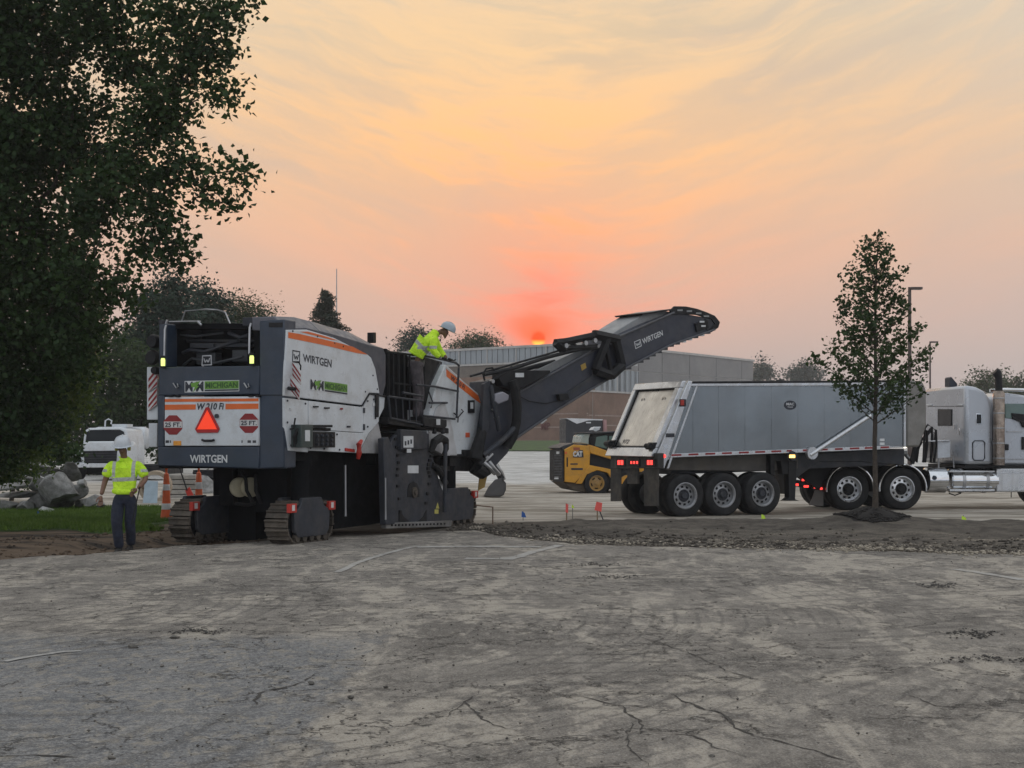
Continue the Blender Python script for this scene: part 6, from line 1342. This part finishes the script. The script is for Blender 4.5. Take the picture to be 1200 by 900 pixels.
for i, (px, py, rp, sc, ry, lab) in enumerate(RL):
    Y = 34.5+.3*(i % 3); c = gp(px, Y); c.z = CAMH+(HOR-py)/F*Y; rock('concrete_rubble', c, rp*Y/F, 500+i, M['rock'], lab, 'rubble', 'lumps in the rubble pile', (sc[0]*1.25, sc[1]*1.1, sc[2]*1.1), i*.7, ry, 2.2, .22)
q = MB(); q.prism([gp(45, 33.8, .14), gp(60, 33.6, .08), gp(72, 33.7, .06), gp(70, 34.1, .10), gp(50, 34.2, .20)], [v-Vector((0, 0, .03)) for v in (gp(45, 33.8, .14), gp(60, 33.6, .08), gp(72, 33.7, .06), gp(70, 34.1, .10), gp(50, 34.2, .20))])
tag(q.build('white_sheet', M['conew'], None, org=gp(60, 33.8, 0)), 'crumpled white sheet at the foot of the rubble pile', 'sheet')
def cone(c, label):
    t = thing('channelizer_cone', c, label, 'traffic cone', 'tall traffic cones behind the worker'); z = c.z; prof = [(.115, .03), (.115, .10), (.098, .22), (.084, .36), (.075, .53), (.066, .68), (.056, .86), (.045, .95), (.022, .97), (.022, 1.04), (.03, 1.05), (.03, 1.08), (0, 1.08)]
    zs = [0.03, .20, .34, .52, .64, .86]
    def rad(h): return np.interp(h, [p[1] for p in prof], [p[0] for p in prof])
    q = MB(); q.lathe(c, (0, 0, 1), [(r_, h) for r_, h in prof], 20); q.build('body', M['coneo'], t, smooth=40)
    for a, b in ((.24, .36), (.62, .74)) if 'nearer' in label else ((.28, .40), (.62, .76)):
        q = MB(); q.lathe(c, (0, 0, 1), [(rad(a)+.002, a), (rad(a)+.005, a+.004), (rad((a+b)/2)+.005, (a+b)/2), (rad(b)+.005, b-.004), (rad(b)+.002, b)], 20); q.build('reflective_band', M['conew'], t)
    q = MB(); q.box(c+Vector((0, 0, .02)), (.34, .34, .04)); q.build('base', M['rubber'], t, bevel=.01)
cone(gp(195, 30.6, hz((195-600)/F*30.6, 30.6)), 'nearer orange and white traffic cone standing between the worker and the machine')
cone(gp(233, 31.4, hz((233-600)/F*31.4, 31.4)), 'orange and white traffic cone half hidden by the left rear crawler')
pc = gp(181, 40.5, .0); q = MB(); q.lathe(pc+Vector((0, 0, .42)), (-.18, 1, 0), [(.33, .05), (.33, 0), (.42, 0), (.42, 1.2), (.33, 1.2), (.33, .05)], 32); o = q.build('concrete_pipe', mat('tan_pipe', (.38, .31, .23), .8, dirt=.4), None, org=pc); tag(o, 'short tan concrete pipe lying behind the walking worker', 'pipe')
pc = gp(175.5, 39.3, 0); q = MB(); A = [gp(167, 39.3, 0), gp(184, 39.1, 0), gp(185, 39.5, .60), gp(170, 39.7, .62)]; q.prism(A, [v+Vector((0, .03, 0)) for v in A]); o = q.build('pale_board', mat('pale_blue_board', (.30, .38, .44), .6), None, org=pc); tag(o, 'pale blue grey board leaning against the concrete pipe', 'board')
for i in range(5):
    c = gp(212+i*.8, 43.5, .06+i*.14); q = MB(); q.box(c, (1.0-.04*i, .8, .12), Matrix.Rotation(.05*(i % 3-1), 3, 'Z')); o = q.build('concrete_slab', M['concrete'], None, bevel=.015, org=c); tag(o, ['lowest slab', 'second slab from the bottom', 'middle slab', 'second slab from the top', 'topmost slab'][i]+' of the stack seen between the two traffic cones', 'slab', 'stacked concrete slabs')
q = MB(); a = gp(222, 41.5, .12); b = gp(206, 41.5, 1.2); q.tube([b, a], .02, 8)
sh = thing('shovel', gp(223, 41.5, 0), 'red bladed shovel leaning beside the second traffic cone', 'shovel'); q.build('handle', M['black'], sh)
q = MB(); A = [gp(217, 41.5, .30), gp(222, 41.5, .40), gp(228, 41.4, .12), gp(225, 41.4, .0), gp(221, 41.4, .04)]; q.prism(A, [v+Vector((0, .03, 0)) for v in A]); q.build('blade', M['red'], sh, bevel=.006)
for i, (px, Y, w_, h_, m_, lab) in enumerate([(258, 47, 1.5, .75, 'black', 'dark machine part standing behind the second cone'), (238, 46, .9, .5, 'rock', 'heap of broken concrete behind the slab stack')]):
    if m_ == 'rock': rock('rubble_heap', gp(px, Y, .15), .8, 640, M['rock'], lab, 'rubble', None, (1, .6, .55), 0, 0, 2, .6)
    else:
        c = gp(px, Y, h_/2); q = MB(); q.box(c, (w_, .8, h_)); q.tube([c+Vector((-w_/2, -.42, .3)), c+Vector((0, -.45, .1)), c+Vector((w_/2, -.42, .33))], .04); o = q.build('engine_part', M['black'], None, bevel=.04, org=gp(px, Y, 0)); tag(o, lab, 'machine part')
# utility flags
def flag(px, py_top, py_base, m, label, Y=None, tilt=0.0, wide=4.0, tri=True):
    Y = Y or gy(py_base); X_ = (px-600)/F*Y; z0 = hz(X_, Y); c = Vector((X_, Y, z0)); zt_ = CAMH+(HOR-py_top)/F*Y; zt_ = max(zt_, z0+.12)
    t = thing('marker_flag', c, label, 'flag', 'utility marker flags'); q = MB(); q.tube([c, Vector((X_+tilt, Y, zt_))], .006, 5); q.build('wire', M['dgrey'], t)
    q = MB(); w_ = wide*Y/F; h_ = w_*1.5; A = [Vector((X_+tilt-w_*.3, Y, zt_)), Vector((X_+tilt+w_*.35, Y-.02, zt_-h_*.25)), Vector((X_+tilt+w_*.75, Y-.03, zt_-h_)), Vector((X_+tilt-w_*.4, Y-.01, zt_-h_*.9))]; q.prism(A, [v+Vector((0, .004, 0)) for v in A]); q.build('flag', m, t, smooth=0)
fy = mat('flag_yellow_green', (.55, .80, .06), .6, emit=.05); fb_ = mat('flag_blue', (.02, .12, .45), .6); fr_ = mat('flag_pink_red', (.8, .12, .10), .6)
flag(45, 599, 606, fb_, 'blue marker flag in the grass near the rubble pile', 32.5, wide=4); flag(613, 599, 609, fb_, 'blue marker flag on the pale dirt right of the machine', 31.6, wide=5)
flag(671, 591.5, 609, fy, 'slim yellow green marker flag between the red ribboned stakes', 31.8, wide=2.6); flag(894, 606, 616, fy, 'yellow green marker flag in front of the rear trailer axle', 30.3, wide=5)
flag(1129, 611, 619, fy, 'yellow green marker flag right of the young tree', 29.6, wide=6)
for px, lab, h0 in ((664, 'thin survey stake with a faded red ribbon', 590), (700, 'survey stake with a bright pink ribbon and a leaning brace', 588)):
    Y = 31.2; c = Vector(((px-600)/F*Y, Y, hz((px-600)/F*Y, Y))); t = thing('survey_stake', c, lab, 'stake', 'survey stakes with ribbons'); zt_ = CAMH+(HOR-h0)/F*Y; q = MB(); q.box((c.x, c.y, (c.z+zt_)/2), (.025, .015, zt_-c.z)); q.build('post', mat('weathered_wood', (.22, .16, .10), .9), t)
    q = MB(); w_ = .035 if px == 664 else .10; A = [Vector((c.x-.02, c.y-.02, zt_)), Vector((c.x+w_, c.y-.03, zt_-.02)), Vector((c.x+w_*.8, c.y-.03, zt_-.20)), Vector((c.x-w_*.6, c.y-.02, zt_-.17))]; q.prism(A, [v+Vector((0, .005, 0)) for v in A]); q.build('ribbon', fr_, t, smooth=0)
    if px == 700: q = MB(); q.tube([Vector((c.x+.02, c.y, zt_-.12)), Vector((c.x+.13, c.y, c.z))], .012, 5); q.build('brace', M['dgrey'], t)
c = gp(577.5, 30.3, 0); t = thing('string_line_pin', c, 'rusty pin with a cross rod standing just right of the front crawler', 'pin'); q = MB(); q.tube([c, c+Vector((0, 0, .36))], .014, 6); q.tube([c+Vector((0, 0, .35)), c+Vector((-.34, -.3, .40))], .012, 6); q.build('rod', mat('rusty_rod', (.14, .08, .05), .8), t)
# excavator bucket resting on the ground
EP = Plane(*gp(578, 45.2).xy, R(5)); bkt = thing('digging_bucket', gp(580, 45.4, 0), 'grey steel excavator bucket with its link arm resting on the dirt under the conveyor', 'bucket')
q = MB(); EP.prism(q, [(567, 581), (572, 571), (580, 562), (588, 560), (593, 566), (593, 574), (590, 580.5), (586, 582)], 0, .02); EP.prism(q, [(567, 581), (572, 571), (580, 562), (588, 560), (593, 566), (593, 574), (590, 580.5), (586, 582)], .7, .02)
EP.prism(q, [(588, 560), (593, 566), (593, 574), (590, 580.5), (586, 582), (585, 580.5), (588.5, 579), (591, 574), (591, 567), (587, 562)], 0, .72); EP.prism(q, [(567, 581), (586, 582), (586, 580.5), (569, 580)], 0, .72); q.build('shell', mat('worn_bucket_steel', (.10, .10, .105), .5, metal=.5, dirt=.4), bkt, bevel=.005)
q = MB(); EP.tube(q, [(588, 561, .3), (584, 552, .3), (577, 541, .3)], .11, 8); q.build('link_arm', M['black'], bkt); q = MB(); EP.tube(q, [(591, 562, .3), (588, 553, .25), (580, 543, .25)], .05, 8); q.build('ram', M['steel'], bkt)
q = MB(); CP.prism(q, [(562, 560), (571, 558), (568, 571), (560.5, 575)], .3, .02); q.build('mud_guard_flap', mat('mustard_flap', (.34, .22, .05), .7, dirt=.4), mill)

# white tank truck at the back
WP = Plane(*gp(117, 60).xy, R(-8)); wt = thing('tank_truck', gp(117, 61, 0), 'white service truck with a round tank parked facing the camera under the trees', 'truck')
def wpr(name, poly, n0, d, m, par=wt, bevel=.03): q = MB(); WP.prism(q, poly, n0, d); return q.build(name, M[m] if isinstance(m, str) else m, par, bevel=bevel)
wpr('cab', [(97, 520), (98.5, 505), (104, 501.5), (140, 500.5), (148, 503), (151, 520), (151, 548), (97, 548)], .9, 1.7, 'white', wt, .06)
hd_ = wpr('hood', [(96.5, 528), (98, 519), (104, 517.3), (146, 517), (150, 521), (150, 546), (96.5, 546)], 0, .95, 'white', wt, .05)
wpr('windshield', [(100, 517.5), (101.5, 506), (106, 503.8), (140, 503.4), (145, 506), (147, 517)], .87, .04, 'glass', wt, .02)
gr_ = wpr('grille', [(97.5, 528.5), (137, 528), (136, 543), (99, 543)], -.03, .05, 'black', hd_, .01)
for k in range(4): wpr('grille_bar', [(98.5, 531+k*3), (136.5, 530.7+k*3), (136.5, 531.4+k*3), (98.5, 531.7+k*3)], -.05, .02, 'dgrey', gr_, 0)
for x0 in (84.5, 138): 
    fd = wpr('wing', [(x0, 533), (x0+4, 528.5), (x0+12, 528), (x0+13, 546), (x0, 545)], .05, .8, 'white', wt, .04); wpr('headlight', [(x0+.8, 536.5), (x0+10, 536), (x0+11, 541.5), (x0+.8, 541.5)], .02, .04, 'glass', fd, .01)
wpr('bumper', [(84, 543), (150, 543), (150, 548), (84, 548)], -.08, .2, 'alu', wt, .02)
q = MB()
for x in (92, 142): q.lathe(WP.at(x, 549, .5), WP.uv(), [(0, -.15), (.42, -.15), (.45, -.1), (.45, .12), (.42, .16), (0, .16)], 24)
q.build('front_tyres', M['rubber'], wt)
q = MB(); a = WP.at(176, 513.5, 3.2); q.lathe(a, (-1, .12, 0), [(0, 0), (.25, .03), (.42, .12), (.47, .25), (.47, 2.2), (.42, 2.35), (0, 2.4)], 32); tk = q.build('tank', M['white'], wt)
q = MB(); WP.tube(q, [(165, 505, 2.6), (165.5, 520, 2.6)], .06, 10); q.build('sight_glass', M['dgrey'], tk)
q = MB(); WP.tube(q, [(123, 500, 1.4), (123.5, 493, 1.4), (127, 491, 1.4), (131, 493, 1.4), (130, 497, 1.4)], .035, 8); WP.rect(q, 131, 497, 149, 501, 1.4, .6); q.build('roof_gear', M['white'], wt, bevel=.02)
wpr('chassis', [(98, 546), (188, 544), (188, 556), (98, 556)], 1.0, 2.6, 'black')
# ------------------------------------------------------------------ people
def skin(name, nodes, edges, m, parent, root=None, sub=2):
    ks = list(nodes); o0 = ORG[parent.name]; me = bpy.data.meshes.new(name)
    me.from_pydata([tuple(Vector(nodes[k][0])-o0) for k in ks], [(ks.index(a), ks.index(b)) for a, b in edges], []); me.materials.append(m)
    o = bpy.data.objects.new(name, me); COL.objects.link(o); o.parent = parent; ORG[o.name] = o0
    md = o.modifiers.new('skin', 'SKIN'); md.use_smooth_shade = True; md.branch_smoothing = .6
    sv = me.skin_vertices[0].data if me.skin_vertices else None
    if sv is None:
        bm = bmesh.new(); bm.from_mesh(me); bm.verts.layers.skin.verify(); bm.to_mesh(me); bm.free(); sv = me.skin_vertices[0].data
    for i, k in enumerate(ks):
        r = nodes[k][1]; sv[i].radius = (r, r) if not isinstance(r, tuple) else r
        sv[i].use_root = (k == (root or ks[0]))
    ss = o.modifiers.new('subsurf', 'SUBSURF'); ss.levels = sub; ss.render_levels = sub
    return o
chain = lambda *a: list(zip(a, a[1:]))
M['skinp'] = mat('skin', (.20, .105, .07), .6, var=.08)
M['jeans'] = mat('navy_trousers', (.018, .024, .045), .85, var=.35, vscale=8, bump=.9, bscale=14)
M['greytr'] = mat('dark_grey_trousers', (.085, .075, .085), .85, var=.35, vscale=8, bump=.9, bscale=14)
M['boot'] = mat('work_boot', (.03, .028, .026), .8)
M['hat'] = mat('white_hard_hat', (.58, .62, .66), .35, var=.06, dirt=.2)
M['hatg'] = mat('grey_hard_hat', (.36, .42, .47), .35, var=.06)
def vest_mat(name, org, stripes):
    """lime fabric with silver bands placed in the wearer's own space"""
    m = bpy.data.materials.new(name); m.use_nodes = True; t = NT(m.node_tree); b = t.t.nodes['Principled BSDF']; tc_ = t.n('ShaderNodeTexCoord'); s_ = t.n('ShaderNodeSeparateXYZ'); t.link(tc_.outputs['Object'], s_.inputs[0])
    n1 = t.noise(tc_.outputs['Object'], 9, 4, .6); c = t.mix(t.mrange(n1, .35, .65), (.42, .66, .02, 1), (.60, .85, .04, 1))
    fac = None
    for f in stripes(t, s_.outputs[0], s_.outputs[1], s_.outputs[2]): fac = f if fac is None else t.m('MAXIMUM', fac, f)
    c = t.mix(fac, c, (.50, .53, .50, 1)); t.put(b.inputs['Base Color'], c); b.inputs['Roughness'].default_value = .8
    t.put(b.inputs['Emission Color'], t.mix(fac, (.45, .8, .03, 1), (0, 0, 0, 1))); b.inputs['Emission Strength'].default_value = .10
    bp = t.n('ShaderNodeBump'); bp.inputs['Strength'].default_value = .9; bp.inputs['Distance'].default_value = .06; t.put(bp.inputs['Height'], t.noise(tc_.outputs['Object'], 11, 3, .6, 1.2)); t.link(bp.outputs[0], b.inputs['Normal']); return m
band = lambda t, v, c, h: t.m('LESS_THAN', t.m('ABSOLUTE', t.m('SUBTRACT', v, c)), h)
def hand(parent, wrist, dirv, side, m, curl=.5):
    w_ = Vector(wrist); d = Vector(dirv).normalized(); s = Vector(side); s = (s-d*s.dot(d)).normalized(); n = d.cross(s)
    nd = {'w': (w_, .028), 'p': (w_+d*.05, (.038)), 'q': (w_+d*.085, .034)}; ed = [('w', 'p'), ('p', 'q')]
    for i, (o_, L_) in enumerate(((-.032, .07), (-.011, .082), (.011, .078), (.032, .06))):
        a = w_+d*.10+s*o_; b = a+d*L_*.5+n*.012*curl; c = b+(d*(1-curl*.5)+n*curl).normalized()*L_*.5
        for k, v in (('a', a), ('b', b), ('c', c)): nd[k+str(i)] = (v, .0095)
        ed += [('q', 'a'+str(i)), ('a'+str(i), 'b'+str(i)), ('b'+str(i), 'c'+str(i))]
    nd['t0'] = (w_+d*.045-s*.045, .012); nd['t1'] = (w_+d*.085-s*.065+n*.01, .0105); nd['t2'] = (w_+d*.11-s*.06+n*.02, .009)
    ed += [('p', 't0'), ('t0', 't1'), ('t1', 't2')]
    return skin('hand', nd, ed, m, parent, 'p', 1)
def hard_hat(parent, c, up, fwd, m, r=.135):
    up = Vector(up).normalized(); fwd = Vector(fwd); fwd = (fwd-up*fwd.dot(up)).normalized(); sd_ = up.cross(fwd)
    q = MB(); rings = []
    for rr, h in ((1.36, -.01), (1.38, 0), (1.02, .02), (1.0, .25), (.93, .6), (.75, .86), (.45, 1.02), (.02, 1.08)):
        ring = []
        for k in range(28):
            a = 2*pi*k/28; fx, sy = cos(a), sin(a); k_ = rr*r*(1.05 if fx > 0 and rr > 1.3 else 1)
            ring.append(Vector(c)+fwd*fx*k_*1.08+sd_*sy*k_*.92+up*h*r)
        rings.append(ring)
    q.loft(rings); o = q.build('hard_hat', m, parent, smooth=40)
    q = MB(); q.tube([Vector(c)+fwd*r*cos(a)*1.0+up*r*(.25+.86*sin(a)) for a in np.linspace(.15, pi-.15, 11)], .012, 6); q.build('ridge', m, o)
    return o
# the walking worker
PY = 23.75; PX = (145-600)/F*PY; pz = lotz(PX, 21.0)*0+hz(PX, PY)
w1_ = thing('person', (PX, PY, pz), 'worker in a lime shirt and navy trousers walking at the left with a thin stick', 'person')
L = lambda x, y, z: Vector((PX+x, PY+y, pz+z))
hd0 = L(.005, -.075, 1.60)
bn = {'pel': (L(.02, 0, .93), .10), 'sp': (L(.02, 0, 1.15), .10), 'ch': (L(.02, 0, 1.33), .10), 'nb': (L(.01, -.01, 1.49), .06), 'nk': (L(.005, -.04, 1.54), .055), 'h1': (L(.005, -.07, 1.59), .082), 'h2': (L(.005, -.085, 1.68), .092), 'nose': (L(.005, -.175, 1.615), .012),
      'sL': (L(-.19, 0, 1.41), .05), 'eL': (L(-.29, .02, 1.15), .047), 'wL': (L(-.335, -.05, .92), .032), 'sR': (L(.22, 0, 1.41), .05), 'eR': (L(.35, .0, 1.17), .047), 'wR': (L(.25, -.14, 1.02), .032),
      'hL': (L(-.08, 0, .86), .08), 'kL': (L(-.085, -.10, .50), .055), 'aL': (L(-.06, -.02, .10), .04), 'hR': (L(.12, 0, .86), .08), 'kR': (L(.085, .03, .50), .055), 'aR': (L(.055, .215, .14), .04)}
be = chain('pel', 'sp', 'ch', 'nb', 'nk', 'h1', 'h2')+[('h1', 'nose')]+[('ch', 'sL'), ('sL', 'eL'), ('eL', 'wL'), ('ch', 'sR'), ('sR', 'eR'), ('eR', 'wR'), ('pel', 'hL'), ('hL', 'kL'), ('kL', 'aL'), ('pel', 'hR'), ('hR', 'kR'), ('kR', 'aR')]
skin('body', bn, be, M['skinp'], w1_, 'pel')
for sx in (-.03, .035):
    q = MB(); q.lathe(L(.003+sx, -.165, 1.645), (0, -1, 0), [(0, -.004), (.009, 0), (0, .006)], 8); q.build('eye', M['black'], w1_)
q = MB(); q.tube([L(-.02, -.163, 1.575), L(.005, -.168, 1.572), L(.03, -.163, 1.575)], .006, 6); q.build('mouth', mat('lips', (.12, .05, .04), .6), w1_)
for sx in (-.092, .10):
    q = MB(); q.lathe(L(sx, -.07, 1.64), (1, 0, 0), [(0, -.025), (.035, -.02), (.035, .02), (0, .025)], 14); q.build('ear_muff', mat('yellow_muff', (.3, .28, .04), .5), w1_)
def st1_(t, x, y, z):
    up_ = t.m('GREATER_THAN', z, .0)
    return [t.m('MULTIPLY', band(t, x, -.13, .027), t.m('GREATER_THAN', z, 1.20)), t.m('MULTIPLY', band(t, x, .17, .027), t.m('GREATER_THAN', z, 1.20)), t.m('MULTIPLY', band(t, t.m('ADD', z, t.m('MULTIPLY', x, -.04)), 1.165, .03), t.m('LESS_THAN', t.m('ABSOLUTE', t.m('SUBTRACT', x, .02)), .215)),
            t.m('MULTIPLY', t.m('GREATER_THAN', t.m('ABSOLUTE', t.m('SUBTRACT', x, .02)), .26), band(t, z, 1.30, .022))]
shirt_m = vest_mat('lime_shirt_fabric', None, st1_)
sn = {'hem': (L(.015, 0, .92), (.15, .215)), 'b': (L(.015, -.01, 1.00), (.165, .22)), 'sp': (L(.02, -.01, 1.14), (.16, .22)), 'ch': (L(.02, 0, 1.32), (.15, .225)), 'nb': (L(.012, -.005, 1.455), (.10, .14)), 'nc': (L(.01, -.02, 1.51), .078),
      'sL': (L(-.185, 0, 1.40), .095), 'mL': (L(-.25, .01, 1.29), .09), 'eL': (L(-.285, .015, 1.19), .085), 'sR': (L(.215, 0, 1.40), .095), 'mR': (L(.29, .0, 1.29), .09), 'eR': (L(.335, .0, 1.19), .085)}
skin('lime_shirt', sn, chain('hem', 'b', 'sp', 'ch', 'nb', 'nc')+[('ch', 'sL'), ('sL', 'mL'), ('mL', 'eL'), ('ch', 'sR'), ('sR', 'mR'), ('mR', 'eR')], shirt_m, w1_, 'sp')
tn = {'top': (L(.02, 0, 1.0), (.125, .16)), 'pel': (L(.02, 0, .92), (.14, .175)), 'hL': (L(-.085, 0, .82), .128), 'kL': (L(-.085, -.10, .50), .092), 'cL': (L(-.075, -.06, .3), .085), 'aL': (L(-.06, -.02, .09), .078), 'hR': (L(.125, 0, .82), .128), 'kR': (L(.085, .03, .50), .085), 'cR': (L(.08, .12, .3), .085), 'aR': (L(.055, .22, .13), .075)}
skin('trousers', tn, [('top', 'pel'), ('pel', 'hL'), ('hL', 'kL'), ('kL', 'cL'), ('cL', 'aL'), ('pel', 'hR'), ('hR', 'kR'), ('kR', 'cR'), ('cR', 'aR')], M['jeans'], w1_, 'pel')
for nm, x, y in (('boot', -.06, -.02), ('boot', .055, .20)):
    skin(nm, {'a': (L(x, y, .12), .055), 'h': (L(x, y+.02, .05), .05), 'm': (L(x-.01, y-.09, .05), .048), 't': (L(x-.015, y-.19, .04), .04)}, [('a', 'h'), ('h', 'm'), ('m', 't')], M['boot'], w1_, 'h')
hand(w1_, L(-.335, -.05, .92), (-.05, -.1, -1), (1, 0, 0), M['skinp'], .5); hand(w1_, L(.25, -.14, 1.02), (-.6, -.3, -.5), (0, .5, -1), M['skinp'], .9)
hard_hat(w1_, L(.005, -.085, 1.70), (0, -.28, 1), (0, -1, -.2), M['hat'])
q = MB(); q.tube([L(.42, -.1, 1.12), L(.22, -.17, .96), L(.18, -.25, .52)], .009, 6)
q = MB(); q.tube([L(.30, -.20, 1.06), L(.24, -.19, .80), L(.17, -.20, .48)], .010, 6); o = q.build('marking_stick', M['black'], None, org=L(.2, -.2, .5)); tag(o, 'thin dark stick held by the walking worker', 'stick')
# the bending worker on the platform
P2 = Plane((490-600)/F*28.75, 28.75, 0.0); A2 = lambda px, py, n=0.: P2.at(px, py, n)
b0 = A2(489, 497); w2_ = thing('person', b0, 'worker in a lime jacket bending over the platform rail of the machine', 'person')
bn = {'pel': (A2(489, 422), .05), 'sp': (A2(494, 411), .09), 'ch': (A2(504, 399), .10), 'nb': (A2(512, 391), .06), 'nk': (A2(516, 389), .052), 'h1': (A2(521, 390), .075), 'h2': (A2(525, 385), .088), 'nose': (A2(521.5, 397), .014),
      'sN': (A2(508, 396, -.17), .06), 'eN': (A2(507, 411, -.2), .045), 'wN': (A2(517, 419, -.2), .03), 'sF': (A2(508, 396, .17), .06), 'eF': (A2(514, 410, .2), .045), 'wF': (A2(524, 420, .15), .03),
      'hN': (A2(487, 432, -.09), .04), 'kN': (A2(490, 458, -.09), .06), 'aN': (A2(487, 490, -.09), .045), 'hF': (A2(487, 432, .09), .04), 'kF': (A2(494, 458, .12), .06), 'aF': (A2(492, 490, .14), .045)}
be = chain('pel', 'sp', 'ch', 'nb', 'nk', 'h1', 'h2')+[('h1', 'nose'), ('ch', 'sN'), ('sN', 'eN'), ('eN', 'wN'), ('ch', 'sF'), ('sF', 'eF'), ('eF', 'wF'), ('pel', 'hN'), ('hN', 'kN'), ('kN', 'aN'), ('pel', 'hF'), ('hF', 'kF'), ('kF', 'aF')]
skin('body', bn, be, M['skinp'], w2_, 'pel')
oz = lambda py: (CAMH+(HOR-py)/F*28.75)-b0.z
def st2_(t, x, y, z):
    s = t.m('ADD', t.m('MULTIPLY', x, .72), t.m('MULTIPLY', t.m('SUBTRACT', z, oz(410)), .70))     # along the bent back
    return [band(t, s, .10, .035), t.m('MULTIPLY', band(t, z, oz(408), .028), t.m('LESS_THAN', y, -.17))]
jk = vest_mat('lime_jacket_fabric', None, st2_)
jn = {'hem': (A2(486, 417), (.18, .20)), 'b': (A2(491, 408), (.19, .20)), 'ch': (A2(502, 397.5), (.20, .18)), 'nb': (A2(510, 391), (.12, .12)), 'col': (A2(512.5, 387), .085),
      'sN': (A2(509, 397, -.19), .095), 'eN': (A2(507, 411, -.23), .075), 'wN': (A2(516, 418.5, -.22), .055), 'sF': (A2(509, 397, .19), .095), 'eF': (A2(514, 410, .22), .075), 'wF': (A2(522, 419, .17), .055)}
skin('lime_jacket', jn, chain('hem', 'b', 'ch', 'nb', 'col')+[('ch', 'sN'), ('sN', 'eN'), ('eN', 'wN'), ('ch', 'sF'), ('sF', 'eF'), ('eF', 'wF')], jk, w2_, 'b')
tn = {'pel': (A2(487.5, 416), (.16, .17)), 'hN': (A2(486.5, 428, -.09), .13), 'kN': (A2(489, 460, -.09), .082), 'aN': (A2(487, 490, -.09), .07), 'hF': (A2(488, 428, .09), .13), 'kF': (A2(493, 460, .12), .082), 'aF': (A2(492, 490, .14), .07)}
skin('trousers', tn, [('pel', 'hN'), ('hN', 'kN'), ('kN', 'aN'), ('pel', 'hF'), ('hF', 'kF'), ('kF', 'aF')], M['greytr'], w2_, 'pel')
for x, n in ((487, -.09), (492, .14)):
    skin('boot', {'a': (A2(x, 490, n), .055), 'h': (A2(x, 494, n), .05), 't': (A2(x+12, 494.5, n), .045)}, [('a', 'h'), ('h', 't')], M['boot'], w2_, 'h')
hand(w2_, A2(517, 419, -.2), (.8, 0, -.3), (0, 1, 0), M['boot'], .8); hand(w2_, A2(524, 420, .15), (.8, 0, -.3), (0, 1, 0), M['boot'], .8)
hard_hat(w2_, A2(524.5, 386.5), (.42, 0, .9), (.9, 0, -.42), M['hatg'], .135)

# ------------------------------------------------------------------ air
hm = bpy.data.materials.new('air'); hm.use_nodes = True; t = NT(hm.node_tree); t.t.nodes.clear()
pv = t.n('ShaderNodeVolumePrincipled'); pv.inputs['Density'].default_value = 0.00055; pv.inputs['Color'].default_value = (.93, .94, .97, 1); pv.inputs['Anisotropy'].default_value = .2
mo = t.n('ShaderNodeOutputMaterial'); t.link(pv.outputs[0], mo.inputs['Volume'])
q = MB(); q.box((0, 285, 7.0), (800, 730, 18.4)); hz_ = q.build('haze', hm, None, smooth=0); hz_['kind'] = 'stuff'
